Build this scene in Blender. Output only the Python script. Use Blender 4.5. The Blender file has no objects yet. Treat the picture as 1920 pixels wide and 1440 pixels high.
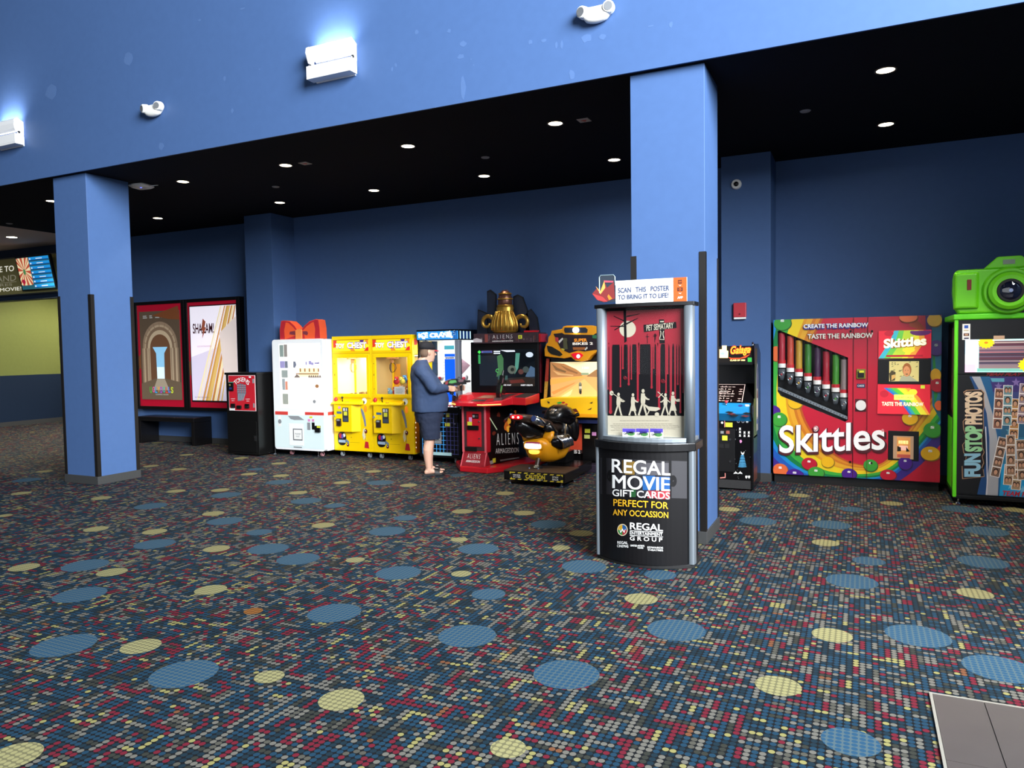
import bpy, bmesh, math, random
from mathutils import Vector, Matrix, noise
PI = math.pi
rnd = random.Random(7)
scene = bpy.context.scene
COL = scene.collection

# ------------------------------------------------------------------ camera
FPX, CX, CY, EYE = 1382.278, 960.0, 720.0, 1.65
def cam_axes(pitch, roll, yaw):
    fwd = Vector((math.sin(yaw)*math.cos(pitch), math.cos(yaw)*math.cos(pitch), math.sin(pitch)))
    right = Vector((math.cos(yaw), -math.sin(yaw), 0)); up = right.cross(fwd)
    return right*math.cos(roll)+up*math.sin(roll), up*math.cos(roll)-right*math.sin(roll), fwd
AR, AU, AF = cam_axes(-0.0468012, -0.0154318, -0.4427681)
cam_data = bpy.data.cameras.new('camera'); cam = bpy.data.objects.new('camera', cam_data); COL.objects.link(cam)
cam.matrix_world = Matrix(((AR.x, AU.x, -AF.x, 0), (AR.y, AU.y, -AF.y, 0), (AR.z, AU.z, -AF.z, EYE), (0, 0, 0, 1)))
cam_data.sensor_fit = 'HORIZONTAL'; cam_data.sensor_width = 36.0; cam_data.lens = 36.0*FPX/1920.0
cam_data.clip_start = 0.05; cam_data.clip_end = 200
scene.camera = cam

# ------------------------------------------------------------------ world, daylight, exposure
world = bpy.data.worlds.new('world'); scene.world = world; world.use_nodes = True
bg = world.node_tree.nodes['Background']; bg.inputs[0].default_value = (0.62, 0.78, 1.0, 1); bg.inputs[1].default_value = 0.04
def area(name, loc, target, sx, sy, power, color):
    l = bpy.data.lights.new(name, 'AREA'); l.shape = 'RECTANGLE'; l.size = sx; l.size_y = sy; l.energy = power; l.color = color
    o = bpy.data.objects.new(name, l); COL.objects.link(o); o.location = loc
    d = Vector(target)-Vector(loc); o.rotation_euler = d.to_track_quat('-Z', 'Y').to_euler()
    return o
# tall glass front of the lobby, behind and to the right of the camera
area('daylight_glass_front', (8.2, -1.6, 7.8), (-3.0, 8.0, 2.0), 8.0, 7.0, 9700, (0.90, 0.95, 1.0))
area('daylight_glass_back', (-3.0, -9.0, 3.4), (-4.0, 8.0, 2.0), 12, 5, 300, (0.90, 0.95, 1.0))
vs = scene.view_settings
vs.view_transform = 'Standard'; vs.look = 'None'; vs.gamma = 1.0; vs.exposure = 0.0; vs.use_curve_mapping = False

# ------------------------------------------------------------------ points on real planes
def ray(px, py): return AR*((px-CX)/FPX) + AU*(-(py-CY)/FPX) + AF
def W(px, py, Y):
    d = ray(px, py); return Vector((0, 0, EYE)) + d*(Y/d.y)
def WX(px, py, X):
    d = ray(px, py); return Vector((0, 0, EYE)) + d*(X/d.x)
def WF(px, py, Z=0.0):
    d = ray(px, py); return Vector((0, 0, EYE)) + d*((Z-EYE)/d.z)

# ------------------------------------------------------------------ materials
_M = {}
def lin(h):
    h = h.lstrip('#'); out = []
    for i in (0, 2, 4):
        c = int(h[i:i+2], 16)/255
        out.append(c/12.92 if c <= 0.04045 else ((c+0.055)/1.055)**2.4)
    return tuple(out)
def mat(name, hexc, rough=0.5, metal=0.0, emit=0.0, spec=0.5, trans=0.0, alpha=1.0, coat=0.0, vary=0.0, bump=0.0, scale=40.0, emit_hex=None):
    if name in _M: return _M[name]
    m = bpy.data.materials.new(name); m.use_nodes = True; nt = m.node_tree; b = nt.nodes['Principled BSDF']
    c = (*lin(hexc), 1)
    b.inputs['Base Color'].default_value = c; b.inputs['Roughness'].default_value = rough; b.inputs['Metallic'].default_value = metal
    b.inputs['Specular IOR Level'].default_value = spec
    if trans: b.inputs['Transmission Weight'].default_value = trans
    if alpha < 1: b.inputs['Alpha'].default_value = alpha
    if coat: b.inputs['Coat Weight'].default_value = coat
    if emit:
        b.inputs['Emission Color'].default_value = (*lin(emit_hex or hexc), 1); b.inputs['Emission Strength'].default_value = emit
    if vary or bump:
        tc = nt.nodes.new('ShaderNodeTexCoord'); nz = nt.nodes.new('ShaderNodeTexNoise'); nz.inputs['Scale'].default_value = scale; nz.inputs['Detail'].default_value = 4
        nt.links.new(tc.outputs['Object'], nz.inputs['Vector'])
        if vary:
            mx = nt.nodes.new('ShaderNodeMix'); mx.data_type = 'RGBA'; mx.inputs[6].default_value = (*[x*(1-vary) for x in c[:3]], 1); mx.inputs[7].default_value = (*[min(1, x*(1+vary)) for x in c[:3]], 1)
            nt.links.new(nz.outputs['Fac'], mx.inputs[0]); nt.links.new(mx.outputs[2], b.inputs['Base Color'])
        if bump:
            bp = nt.nodes.new('ShaderNodeBump'); bp.inputs['Strength'].default_value = bump; bp.inputs['Distance'].default_value = 0.01
            nt.links.new(nz.outputs['Fac'], bp.inputs['Height']); nt.links.new(bp.outputs[0], b.inputs['Normal'])
    _M[name] = m; return m
def glow(name, hexc, strength): return mat(name, hexc, rough=0.6, emit=strength)
def pane(name, tint='#ffffff', alpha=0.1, rough=0.05):
    return mat(name, '#05070a', rough=rough, alpha=alpha, spec=0.8)

# ------------------------------------------------------------------ mesh builder
_TXT = {}
def text_data(body, bold):
    k = (body, bold)
    if k not in _TXT:
        cu = bpy.data.curves.new('lettering', 'FONT'); cu.body = body; cu.align_x = 'LEFT'; cu.offset = bold; cu.resolution_u = 3 if len(body) > 9 else 5
        o = bpy.data.objects.new('lettering', cu); COL.objects.link(o)
        dg = bpy.context.evaluated_depsgraph_get(); me = bpy.data.meshes.new_from_object(o.evaluated_get(dg))
        v = [(p.co.x, p.co.y) for p in me.vertices]; f = [tuple(p.vertices) for p in me.polygons]
        bpy.data.meshes.remove(me); bpy.data.objects.remove(o); bpy.data.curves.remove(cu)
        xs = [p[0] for p in v]; ys = [p[1] for p in v]
        x0, x1, y0, y1 = min(xs), max(xs), min(ys), max(ys)
        par = list(range(len(v)))
        def root(i):
            while par[i] != i: i = par[i]
            return i
        for q in f:
            for i in q[1:]: par[root(i)] = root(q[0])
        order = {}; 
        for i in sorted(range(len(v)), key=lambda i: v[i][0]): order.setdefault(root(i), len(order))
        _TXT[k] = ([((a-x0)/(x1-x0), (b-y0)/max(y1-y0, 1e-6), order[root(i)] % 3) for i, (a, b) in enumerate(v)], f)
    return _TXT[k]

class MB:
    def __init__(s): s.v = []; s.f = []; s.k = []; s.mats = []
    def mi(s, m):
        if m not in s.mats: s.mats.append(m)
        return s.mats.index(m)
    def add(s, vs, fs, m):
        n = len(s.v); k = s.mi(m); s.v += [tuple(p) for p in vs]
        for f in fs: s.f.append(tuple(i+n for i in f)); s.k.append(k)
        return s
    def box(s, x0, y0, z0, x1, y1, z1, m):
        vs = [(x, y, z) for z in (z0, z1) for y in (y0, y1) for x in (x0, x1)]
        return s.add(vs, [(0, 2, 3, 1), (4, 5, 7, 6), (0, 1, 5, 4), (1, 3, 7, 5), (3, 2, 6, 7), (2, 0, 4, 6)], m)
    def prism(s, bot, top, m):
        n = len(bot); vs = list(bot)+list(top)
        return s.add(vs, [tuple(range(n))[::-1], tuple(range(n, 2*n))]+[(i, (i+1) % n, n+(i+1) % n, n+i) for i in range(n)], m)
    def pxz(s, pts, y0, y1, m): return s.prism([(x, y0, z) for x, z in pts], [(x, y1, z) for x, z in pts], m)
    def pyz(s, pts, x0, x1, m): return s.prism([(x0, y, z) for y, z in pts], [(x1, y, z) for y, z in pts], m)
    def pxy(s, pts, z0, z1, m): return s.prism([(x, y, z0) for x, y in pts], [(x, y, z1) for x, y in pts], m)
    # shapes lying on a vertical plane Y = const (th: how far they stand proud of it, towards -Y)
    def pp(s, pts, Y, m, th=0.002):
        q = [W(a, b, Y) for a, b in pts]
        return s.prism([(p.x, Y, p.z) for p in q], [(p.x, Y-th, p.z) for p in q], m)
    def pr(s, a0, b0, a1, b1, Y, m, th=0.002):
        p = W(a0, b0, Y); q = W(a1, b1, Y); return s.box(min(p.x, q.x), Y-th, min(p.z, q.z), max(p.x, q.x), Y, max(p.z, q.z), m)
    def disc(s, x, z, Y, rx, rz, m, th=0.002, n=20, a0=0, a1=2*PI):
        pts = [(x+rx*math.cos(a0+(a1-a0)*i/n), z+rz*math.sin(a0+(a1-a0)*i/n)) for i in range(n if a1-a0 > 6.28 else n+1)]
        return s.pxz(pts, Y, Y-th, m)
    def pd(s, a, b, Y, ra, rb, m, th=0.002, n=20):
        c = W(a, b, Y); e = W(a+ra, b, Y); u = W(a, b-rb, Y); return s.disc(c.x, c.z, Y, abs(e.x-c.x), abs(u.z-c.z), m, th, n)
    def text(s, body, x0, z0, x1, z1, Y, m, bold=0.0):
        v, f = text_data(body, bold); return s.add([(x0+(x1-x0)*a, Y-.00025*w, z0+(z1-z0)*b) for a, b, w in v], f, m)
    def ptext(s, body, a0, b0, a1, b1, Y, m, bold=0.0, off=0.004):   # lower-left and upper-right corner
        p = W(a0, b0, Y); q = W(a1, b1, Y); return s.text(body, p.x, p.z, q.x, q.z, Y-off, m, bold)
    def textq(s, body, o, ux, uz, m, bold=0.0):                        # origin, width vector, height vector
        v, f = text_data(body, bold); o, ux, uz = Vector(o), Vector(ux), Vector(uz)
        n = ux.cross(uz).normalized()*.00025; return s.add([o+ux*a+uz*b+n*w for a, b, w in v], f, m)
    def ring(s, pts, rad, m, n=8, closed=False, caps=True):
        pts = [Vector(p) for p in pts]; rad = rad if isinstance(rad, (list, tuple)) else [rad]*len(pts); L = len(pts); vs = []
        prev = None
        for i, p in enumerate(pts):
            if closed: t = pts[(i+1) % L]-pts[i-1]
            else: t = pts[min(i+1, L-1)]-pts[max(i-1, 0)]
            t.normalize()
            if prev is None: a = t.orthogonal().normalized()
            else:
                a = prev-t*prev.dot(t); a = a.normalized() if a.length > 1e-6 else t.orthogonal().normalized()
            prev = a; b = t.cross(a)
            vs += [p+(a*math.cos(2*PI*j/n)+b*math.sin(2*PI*j/n))*rad[i] for j in range(n)]
        fs = []
        for i in range(L if closed else L-1):
            for j in range(n): fs.append((i*n+j, i*n+(j+1) % n, ((i+1) % L)*n+(j+1) % n, ((i+1) % L)*n+j))
        if caps and not closed: fs += [tuple(range(n))[::-1], tuple(range((L-1)*n, L*n))]
        return s.add(vs, fs, m)
    def cyl(s, p0, p1, r0, r1, m, n=16): return s.ring([p0, p1], [r0, r1], m, n)
    # a loft through ellipses: (centre, axis_a vector, axis_b vector)
    def loft(s, secs, m, n=16, power=2.0):
        vs = []
        for c, a, b in secs:
            c, a, b = Vector(c), Vector(a), Vector(b)
            for j in range(n):
                t = 2*PI*j/n; ct, st = math.cos(t), math.sin(t)
                ca = math.copysign(abs(ct)**(2/power), ct); sa = math.copysign(abs(st)**(2/power), st)
                vs.append(c+a*ca+b*sa)
        L = len(secs); fs = [(i*n+j, i*n+(j+1) % n, (i+1)*n+(j+1) % n, (i+1)*n+j) for i in range(L-1) for j in range(n)]
        fs += [tuple(range(n))[::-1], tuple(range((L-1)*n, L*n))]
        return s.add(vs, fs, m)
    def ball(s, c, rx, ry, rz, m, nu=14, nv=8):
        c = Vector(c); vs = [c+Vector((0, 0, -rz))]
        for i in range(1, nv):
            t = -PI/2+PI*i/nv
            vs += [c+Vector((rx*math.cos(t)*math.cos(2*PI*j/nu), ry*math.cos(t)*math.sin(2*PI*j/nu), rz*math.sin(t))) for j in range(nu)]
        vs.append(c+Vector((0, 0, rz))); N = len(vs)-1
        fs = [(0, 1+(j+1) % nu, 1+j) for j in range(nu)]
        for i in range(nv-2): fs += [(1+i*nu+j, 1+i*nu+(j+1) % nu, 1+(i+1)*nu+(j+1) % nu, 1+(i+1)*nu+j) for j in range(nu)]
        fs += [(N, 1+(nv-2)*nu+j, 1+(nv-2)*nu+(j+1) % nu) for j in range(nu)]
        return s.add(vs, fs, m)
    def xform(s, fn): s.v = [tuple(fn(Vector(p))) for p in s.v]; return s
    def build(s, name, parent=None, label=None, smooth=False, bevel=0.0, seg=2, ang=35):
        if name == 'sticker' and len(s.f) > 6 and len(s.v)*6 == len(s.f)*8:   # several labels: each one its own part
            for i in range(0, len(s.v), 8):
                c = MB(); c.v = s.v[i:i+8]; c.f = [tuple(q-i for q in f) for f in s.f[i*6//8:i*6//8+6]]; c.mats = [s.mats[s.k[i*6//8]]]; c.k = [0]*6; o = c.build('sticker', parent)
            return o
        org = ORG.get(parent.name, Vector((0, 0, 0))) if parent is not None else Vector((0, 0, 0))
        me = bpy.data.meshes.new(name); me.from_pydata([tuple(Vector(p)-org) for p in s.v], [], s.f)
        for m in s.mats: me.materials.append(m)
        me.polygons.foreach_set('material_index', s.k); me.update()
        if smooth: me.polygons.foreach_set('use_smooth', [True]*len(me.polygons))
        bm = bmesh.new(); bm.from_mesh(me); bmesh.ops.recalc_face_normals(bm, faces=bm.faces); bm.to_mesh(me); bm.free()
        o = bpy.data.objects.new(name, me); COL.objects.link(o)
        if parent is not None: o.parent = parent; ORG[o.name] = org
        if bevel:
            b = o.modifiers.new('edges', 'BEVEL'); b.width = bevel; b.segments = seg; b.limit_method = 'ANGLE'; b.angle_limit = math.radians(ang)
        if label: o['label'] = label
        return o
ORG = {}
def thing(name, label, cat, loc=(0, 0, 0), group=None):
    o = bpy.data.objects.new(name, None); COL.objects.link(o); o.location = loc; o.empty_display_size = 0.1
    o['label'] = label; o['category'] = cat
    if group: o['group'] = group
    ORG[o.name] = Vector(loc); return o
def tag(o, label, cat, group=None, kind=None):
    o['label'] = label; o['category'] = cat
    if group: o['group'] = group
    if kind: o['kind'] = kind
    return o
def struct(o, label=None):
    o['kind'] = 'structure'
    if label: o['label'] = label
    return o
def dup(root, loc, label=None):
    r = root.copy(); COL.objects.link(r); r.location = loc
    if label: r['label'] = label
    for ch in list(root.children):
        c = ch.copy(); COL.objects.link(c); c.parent = r
        for g in list(ch.children):
            d = g.copy(); COL.objects.link(d); d.parent = c
    return r
# ------------------------------------------------------------------ the setting
PAINT = '#3a5a88'
def wall_paint(name, hexc, rough=0.55):
    return mat(name, hexc, rough=rough, spec=0.25, vary=0.06, bump=0.03, scale=14)
m_wall = wall_paint('blue wall paint', '#45618f')
m_patch = wall_paint('touched up blue paint', '#4f6b99')
m_ceil = mat('dark ceiling paint', '#12131a', rough=0.9, spec=0.1, vary=0.1, scale=8)
m_rubber = mat('dark corner guard', '#14110f', rough=0.45)
m_base = mat('grey rubber baseboard', '#383939', rough=0.6, vary=0.05)
m_beige = mat('beige ceiling paint', '#d6c3b4', rough=0.9)
m_green = wall_paint('olive green wall paint', '#777e44')
m_dark = mat('black laminate', '#0b0b0d', rough=0.35)
m_matte = mat('matt black', '#08080a', rough=0.7)
m_white = mat('white plastic', '#e9e9e6', rough=0.4)
m_chrome = mat('chrome', '#c8ccd2', rough=0.15, metal=1)
m_alu = mat('brushed aluminium', '#a7b0b8', rough=0.38, metal=0.85)
m_steel = mat('steel', '#8d9196', rough=0.3, metal=1)
m_glass = pane('clear glass', '#dfe8ee', 0.10, 0.03)
m_yel = mat('sticker yellow', '#d9d93a', rough=0.6)
m_pink = mat('sticker pink', '#d98fc0', rough=0.6)
m_wht = mat('printed white', '#f2f2ee', rough=0.6)
m_blk = mat('printed black', '#0c0c0e', rough=0.6)
m_red = mat('printed red', '#c3202c', rough=0.5)
m_grey = mat('printed grey', '#8b8f92', rough=0.6)
m_green_st = mat('sticker green', '#2fb043', rough=0.6)

def carpet_material():
    m = bpy.data.materials.new('dotted carpet'); m.use_nodes = True; nt = m.node_tree; N = nt.nodes; L = nt.links; b = N['Principled BSDF']
    def math_(op, a, c=None, d=None):
        n = N.new('ShaderNodeMath'); n.operation = op
        for i, x in enumerate((a, c, d)):
            if x is None: continue
            if isinstance(x, (int, float)): n.inputs[i].default_value = x
            else: L.new(x, n.inputs[i])
        return n.outputs[0]
    def white(a, c):
        cb = N.new('ShaderNodeCombineXYZ'); L.new(a, cb.inputs[0]); L.new(c, cb.inputs[1])
        w = N.new('ShaderNodeTexWhiteNoise'); w.noise_dimensions = '2D'; L.new(cb.outputs[0], w.inputs['Vector']); return w.outputs['Value']
    tc = N.new('ShaderNodeTexCoord'); sp = N.new('ShaderNodeSeparateXYZ'); L.new(tc.outputs['Object'], sp.inputs[0])
    u = math_('DIVIDE', sp.outputs[0], 0.0305); v = math_('DIVIDE', sp.outputs[1], 0.0310)
    iu = math_('FLOOR', u); iv = math_('FLOOR', v); fu = math_('SUBTRACT', u, iu); fv = math_('SUBTRACT', v, iv)
    dx = math_('MULTIPLY', math_('SUBTRACT', fu, 0.5), 2.2); dy = math_('MULTIPLY', math_('SUBTRACT', fv, 0.5), 2.2)
    r2 = math_('ADD', math_('MULTIPLY', dx, dx), math_('MULTIPLY', dy, dy))
    dot = math_('LESS_THAN', r2, 1.0)
    a = white(math_('FLOOR', math_('DIVIDE', iu, 2)), iv); c = white(math_('ADD', iu, 91.0), math_('FLOOR', math_('DIVIDE', iv, 3)))
    e = white(math_('ADD', iu, 17.0), math_('ADD', iv, 53.0))
    pick = white(math_('FLOOR', math_('DIVIDE', iu, 3)), math_('ADD', math_('FLOOR', math_('DIVIDE', iv, 3)), 7.0))
    s1 = math_('LESS_THAN', pick, 0.38); s2 = math_('GREATER_THAN', pick, 0.72)
    def mixf(f, x, y): return math_('ADD', math_('MULTIPLY', f, y), math_('MULTIPLY', math_('SUBTRACT', 1.0, f), x))
    val = mixf(s2, mixf(s1, e, a), c)
    cr = N.new('ShaderNodeValToRGB'); cr.color_ramp.interpolation = 'CONSTANT'
    stops = [(0, '#173345'), (0.30, '#13252f'), (0.47, '#2b2d28'), (0.56, '#5c5a53'), (0.755, '#5c1825'), (0.895, '#45443d'), (0.945, '#7b7649'), (0.990, '#65402a')]
    els = cr.color_ramp.elements
    while len(els) < len(stops): els.new(0.5)
    for el, (p, h) in zip(els, stops): el.position = p; el.color = (*lin(h), 1)
    L.new(val, cr.inputs[0])
    mx = N.new('ShaderNodeMix'); mx.data_type = 'RGBA'; L.new(dot, mx.inputs[0]); mx.inputs[6].default_value = (*lin('#0e1114'), 1); L.new(cr.outputs[0], mx.inputs[7])
    L.new(mx.outputs[2], b.inputs['Base Color']); b.inputs['Roughness'].default_value = 0.85; b.inputs['Specular IOR Level'].default_value = 0.14
    def disc_mat(name, h1, h2):
        q = bpy.data.materials.new(name); q.use_nodes = True; n2 = q.node_tree; bb = n2.nodes['Principled BSDF']
        t = n2.nodes.new('ShaderNodeTexCoord'); mp = n2.nodes.new('ShaderNodeMapping'); mp.inputs['Scale'].default_value = (1/0.0305, 1/0.0310, 0)
        n2.links.new(t.outputs['Object'], mp.inputs[0])
        fr = n2.nodes.new('ShaderNodeVectorMath'); fr.operation = 'FRACTION'; n2.links.new(mp.outputs[0], fr.inputs[0])
        sb = n2.nodes.new('ShaderNodeVectorMath'); sb.operation = 'SUBTRACT'; sb.inputs[1].default_value = (0.5, 0.5, 0); n2.links.new(fr.outputs[0], sb.inputs[0])
        ln = n2.nodes.new('ShaderNodeVectorMath'); ln.operation = 'LENGTH'; n2.links.new(sb.outputs[0], ln.inputs[0])
        lt = n2.nodes.new('ShaderNodeMath'); lt.operation = 'LESS_THAN'; lt.inputs[1].default_value = 0.42; n2.links.new(ln.outputs['Value'], lt.inputs[0])
        x = n2.nodes.new('ShaderNodeMix'); x.data_type = 'RGBA'; x.inputs[6].default_value = (*lin(h2), 1); x.inputs[7].default_value = (*lin(h1), 1); n2.links.new(lt.outputs[0], x.inputs[0])
        n2.links.new(x.outputs[2], bb.inputs['Base Color']); bb.inputs['Roughness'].default_value = 0.9; bb.inputs['Specular IOR Level'].default_value = 0.08
        return q
    return m, disc_mat('pale carpet disc', '#848059', '#625f45'), disc_mat('blue carpet disc', '#24435a', '#42535a'), disc_mat('rust carpet disc', '#7a4f26', '#5a3a20')
m_carpet, m_pale, m_bluedisc, m_rust = carpet_material()
PALE = [(413,919),(559,924),(642,905),(766,910),(867,959),(947,925),(983,962),(606,985),(861,1012),(666,1050),(865,1076),(406,1029),(400,963),(395,1106),(505,1269),(640,1312),(953,1403),
 (1498,929),(1367,955),(1672,944),(1903,956),(1548,1018),(1828,1113),(1560,1191),(1459,1286),(1202,1123),(1052,1027),(264,1212),(210,1073),(45,1064),(8,967),(25,1418),(83,884),(190,934),(180,992),(290,997),
 (296,830),(350,853),(283,874),(335,880),(452,859),(523,869),(467,889),(527,892),(40,925),(330,921),(700,884),(1090,1000)]
BLUE = [(424,928),(574,939),(627,948),(713,905),(422,977),(486,998),(503,1029),(559,1048),(726,996),(760,971),(747,1074),(897,1029),(916,1114),(627,1149),(876,1192),(524,904),
 (1412,929),(1421,977),(1558,984),(1597,955),(1802,955),(1850,996),(1843,1054),(1629,1052),(1597,1090),(1721,1192),(1875,1254),(1595,1391),
 (345,1263),(120,1210),(160,1060),(150,1115),(290,1020),(283,949),(1028,983),(1095,1062),(1062,1264),(1238,1078),(1268,1181),(50,900),(860,891),(480,880)]
def floor_mesh():
    b = MB(); b.add([(-24, -10, 0), (6, -10, 0), (6, 18, 0), (-24, 18, 0)], [(0, 1, 2, 3)], m_carpet)
    def dsc(px, py, r, m, z):
        c = WF(px, py); n = 28; b.add([(c.x+r*math.cos(2*PI*i/n), c.y+r*math.sin(2*PI*i/n), z) for i in range(n)], [tuple(range(n))], m)
    for i, p in enumerate(PALE): dsc(*p, 0.075 if p[0] in (505, 953, 666, 861, 865, 1052, 8) else 0.108, m_pale, 0.0012)
    for i, p in enumerate(BLUE): dsc(*p, 0.115 if p[0] in (916, 486, 760, 627, 1629, 1595, 1238, 1597, 860, 480) and p != (627, 1149) and p != (1597, 1090) else 0.168, m_bluedisc, 0.0008)
    dsc(475, 1146, 0.06, m_rust, 0.0014)
    o = b.build('floor'); return struct(o, 'dark carpet with rows of small coloured dots and larger pale and blue discs')
floor_mesh()

# grey stone tiles that start at the bottom corner
m_tile = mat('grey stone tile', '#453f3d', rough=0.45, vary=0.12, bump=0.05, scale=6)
m_edge = mat('tile edge strip', '#99958b', rough=0.4, metal=0.3)
m_grout = mat('grout', '#3c3a3a', rough=0.9)
tile = MB()
tile.box(0.30, 0.6, 0.0, 3.2, 3.905, 0.004, m_grout)
for i in range(5):
    for j in range(6):
        x = 0.312+i*0.206; y = 3.89-j*0.61
        tile.box(x, y-0.606, 0.004, x+0.202, y, 0.008, m_tile)
tile.box(0.298, 0.6, 0, 0.310, 3.905, 0.0095, m_edge)
tile.box(0.298, 3.893, 0, 3.2, 3.905, 0.0085, m_edge)
struct(tile.build('floor_tiles'), 'grey stone floor tiles with a pale edge strip')

# wall above the opening (front of the dropped ceiling)
FY = 6.12
wf = MB(); wf.box(-24, FY, 3.95, 6, FY+.02, 8.0, m_wall)
patches = [(781,60,7,11),(842,58,8,9),(868,82,14,12),(864,106,14,11),(742,122,5,9),(735,130,4,9),(868,165,11,48),(994,79,10,10),(1020,76,12,8),(1043,85,6,16),(1053,84,6,18),(1099,72,22,18),(1130,69,15,12),(1258,46,8,14),
           (1220,49,14,3),(1072,140,10,24),(240,110,22,26),(95,172,24,30),(421,147,6,10),(435,208,6,10),(302,275,10,16),(374,38,7,4),(455,16,10,4),(486,130,3,4),(883,111,3,3),(888,122,3,3)]
for i, (px, py, w, h) in enumerate(patches):
    c = W(px, py, FY); e = W(px+w/2, py, FY); t = W(px, py-h/2, FY); rx = abs(e.x-c.x); rz = abs(t.z-c.z); n = 9; r = random.Random(i)
    wf.pxz([(c.x+rx*r.uniform(.65, 1.1)*math.cos(2*PI*k/n), c.z+rz*r.uniform(.65, 1.1)*math.sin(2*PI*k/n)) for k in range(n)], FY, FY-0.0008, m_patch)
struct(wf.build('wall_front'), 'blue upper wall over the arcade opening with pale touch-up patches')
ce = MB(); ce.box(-13.65, FY+.021, 3.952, 4.5, 11.0, 4.3, m_ceil)
struct(ce.build('ceiling'), 'nearly black dropped ceiling of the arcade area')
cb = MB(); cb.box(-24, FY+.021, 3.97, -13.65, 17, 4.3, m_beige)
struct(cb.build('ceiling_left'), 'beige ceiling beyond the dark one')
BY = 9.9
wb = MB(); wb.box(-13.7, BY, 0, 4.5, 10.3, 3.955, m_wall)
struct(wb.build('wall_back'), 'blue back wall behind the arcade machines')
hd = MB(); hd.box(-24, BY, 2.88, -13.7, 10.15, 3.97, wall_paint('dark header paint', '#27364f'))
struct(hd.build('wall_header'), 'dark blue header over the passage opening')
wl = MB(); wl.box(-18.8, 10.15, 1.21, -18.5, 17, 3.97, m_green); wl.box(-18.8, 10.15, 0.0, -18.49, 17, 1.21, wall_paint('navy wainscot paint', '#18273d'))
wl.box(-18.49, 10.15, 0, -18.48, 17, 0.1, m_base)
struct(wl.build('wall_left'), 'olive green passage wall with a navy lower part')
we = MB(); we.box(-24, 17, 0, 4.5, 17.3, 3.97, m_green)
struct(we.build('wall_far'), 'far passage wall')
wr = MB(); wr.box(2.6, 4.0, 0, 2.9, 9.9, 3.95, m_wall)  # out of view; near end run forward to cast shade on the right
struct(wr.build('wall_right'), 'unseen blue side wall, run forward to shade the right end of the arcade')
bs = MB()
for a, c in ((-13.7, -9.36), (-8.77, -1.56), (-0.985, 2.6)): bs.box(a, BY-0.012, 0, c, BY, 0.1, m_base)
struct(bs.build('baseboard_back'), 'grey rubber baseboard along the back wall')

# free-standing pillars and the half pillars on the back wall
def pillar(name, x0, x1, y0, y1, label, guards=True):
    b = MB(); b.box(x0, y0, 0, x1, y1, 3.95, m_wall)
    o = struct(b.build(name, bevel=0.004), label); ORG[o.name] = Vector((0, 0, 0))
    k = MB(); t = 0.012; k.box(x0-t, y0-t, 0, x1+t, y1 if not guards else y1+t, 0.105, m_base)
    k.build('baseboard', o, bevel=0.003)
    if guards:
        for cx, cy, sx, sy in ((x0, y0, 1, 1), (x1, y0, -1, 1), (x0, y1, 1, -1), (x1, y1, -1, -1)):
            g = MB(); w = 0.045; t = 0.006
            ox, oy = cx-sx*t, cy-sy*t
            g.pxy([(ox, oy), (cx+sx*w, oy), (cx+sx*w, cy), (cx, cy), (cx, cy+sy*w), (ox, cy+sy*w)], 0.107, 2.43, m_rubber)
            g.build('corner_guard', o)
    return o
pillar('pillar', -9.455, -8.815, 6.19, 6.79, 'square blue pillar with black corner guards in front of the poster wall')
pillar('pillar', -1.785, -1.165, 6.19, 6.79, 'square blue pillar with black corner guards behind the gift card kiosk')
pillar('half_pillar', -9.36, -8.77, 9.36, 9.9, 'blue half pillar on the back wall beside the posters', False)
pillar('half_pillar', -1.56, -0.985, 9.33, 9.9, 'blue half pillar on the back wall carrying the camera and red alarm', False)
# ------------------------------------------------------------------ lights and small fittings on wall and ceiling
CZ = 3.952
m_bulb = glow('warm lamp lens', '#fff0cf', 9.0)
m_ringw = mat('dark lamp trim', '#5a4a36', rough=0.4)
def downlight(x, y, label):
    t = thing('ceiling_downlight', label, 'ceiling light', (x, y, CZ), 'recessed lamps in the dark ceiling')
    b = MB(); n = 24
    vs = []; 
    for r, z in ((0.088, CZ), (0.088, CZ-0.006), (0.074, CZ-0.006), (0.070, CZ-0.001)): vs += [(x+r*math.cos(2*PI*i/n), y+r*math.sin(2*PI*i/n), z) for i in range(n)]
    b.add(vs, [(k*n+i, k*n+(i+1) % n, (k+1)*n+(i+1) % n, (k+1)*n+i) for k in range(3) for i in range(n)], m_ringw); b.build('trim_ring', t, smooth=True)
    c = MB(); c.cyl((x, y, CZ), (x, y, CZ-0.003), 0.072, 0.072, m_bulb, 24); c.build('lamp_lens', t)
    l = bpy.data.lights.new('downlight_beam', 'SPOT'); l.energy = (420 if x > 0 else 190 if x > -8 else 50) if y < 8 else 120; l.color = (1, 0.84, 0.66); l.spot_size = 1.62 if y < 8 else 1.1; l.spot_blend = 0.35; l.shadow_soft_size = 0.06
    lo = bpy.data.objects.new('downlight_beam', l); COL.objects.link(lo); lo.parent = t; lo.location = (0, 0, -0.012)
    return t
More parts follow.
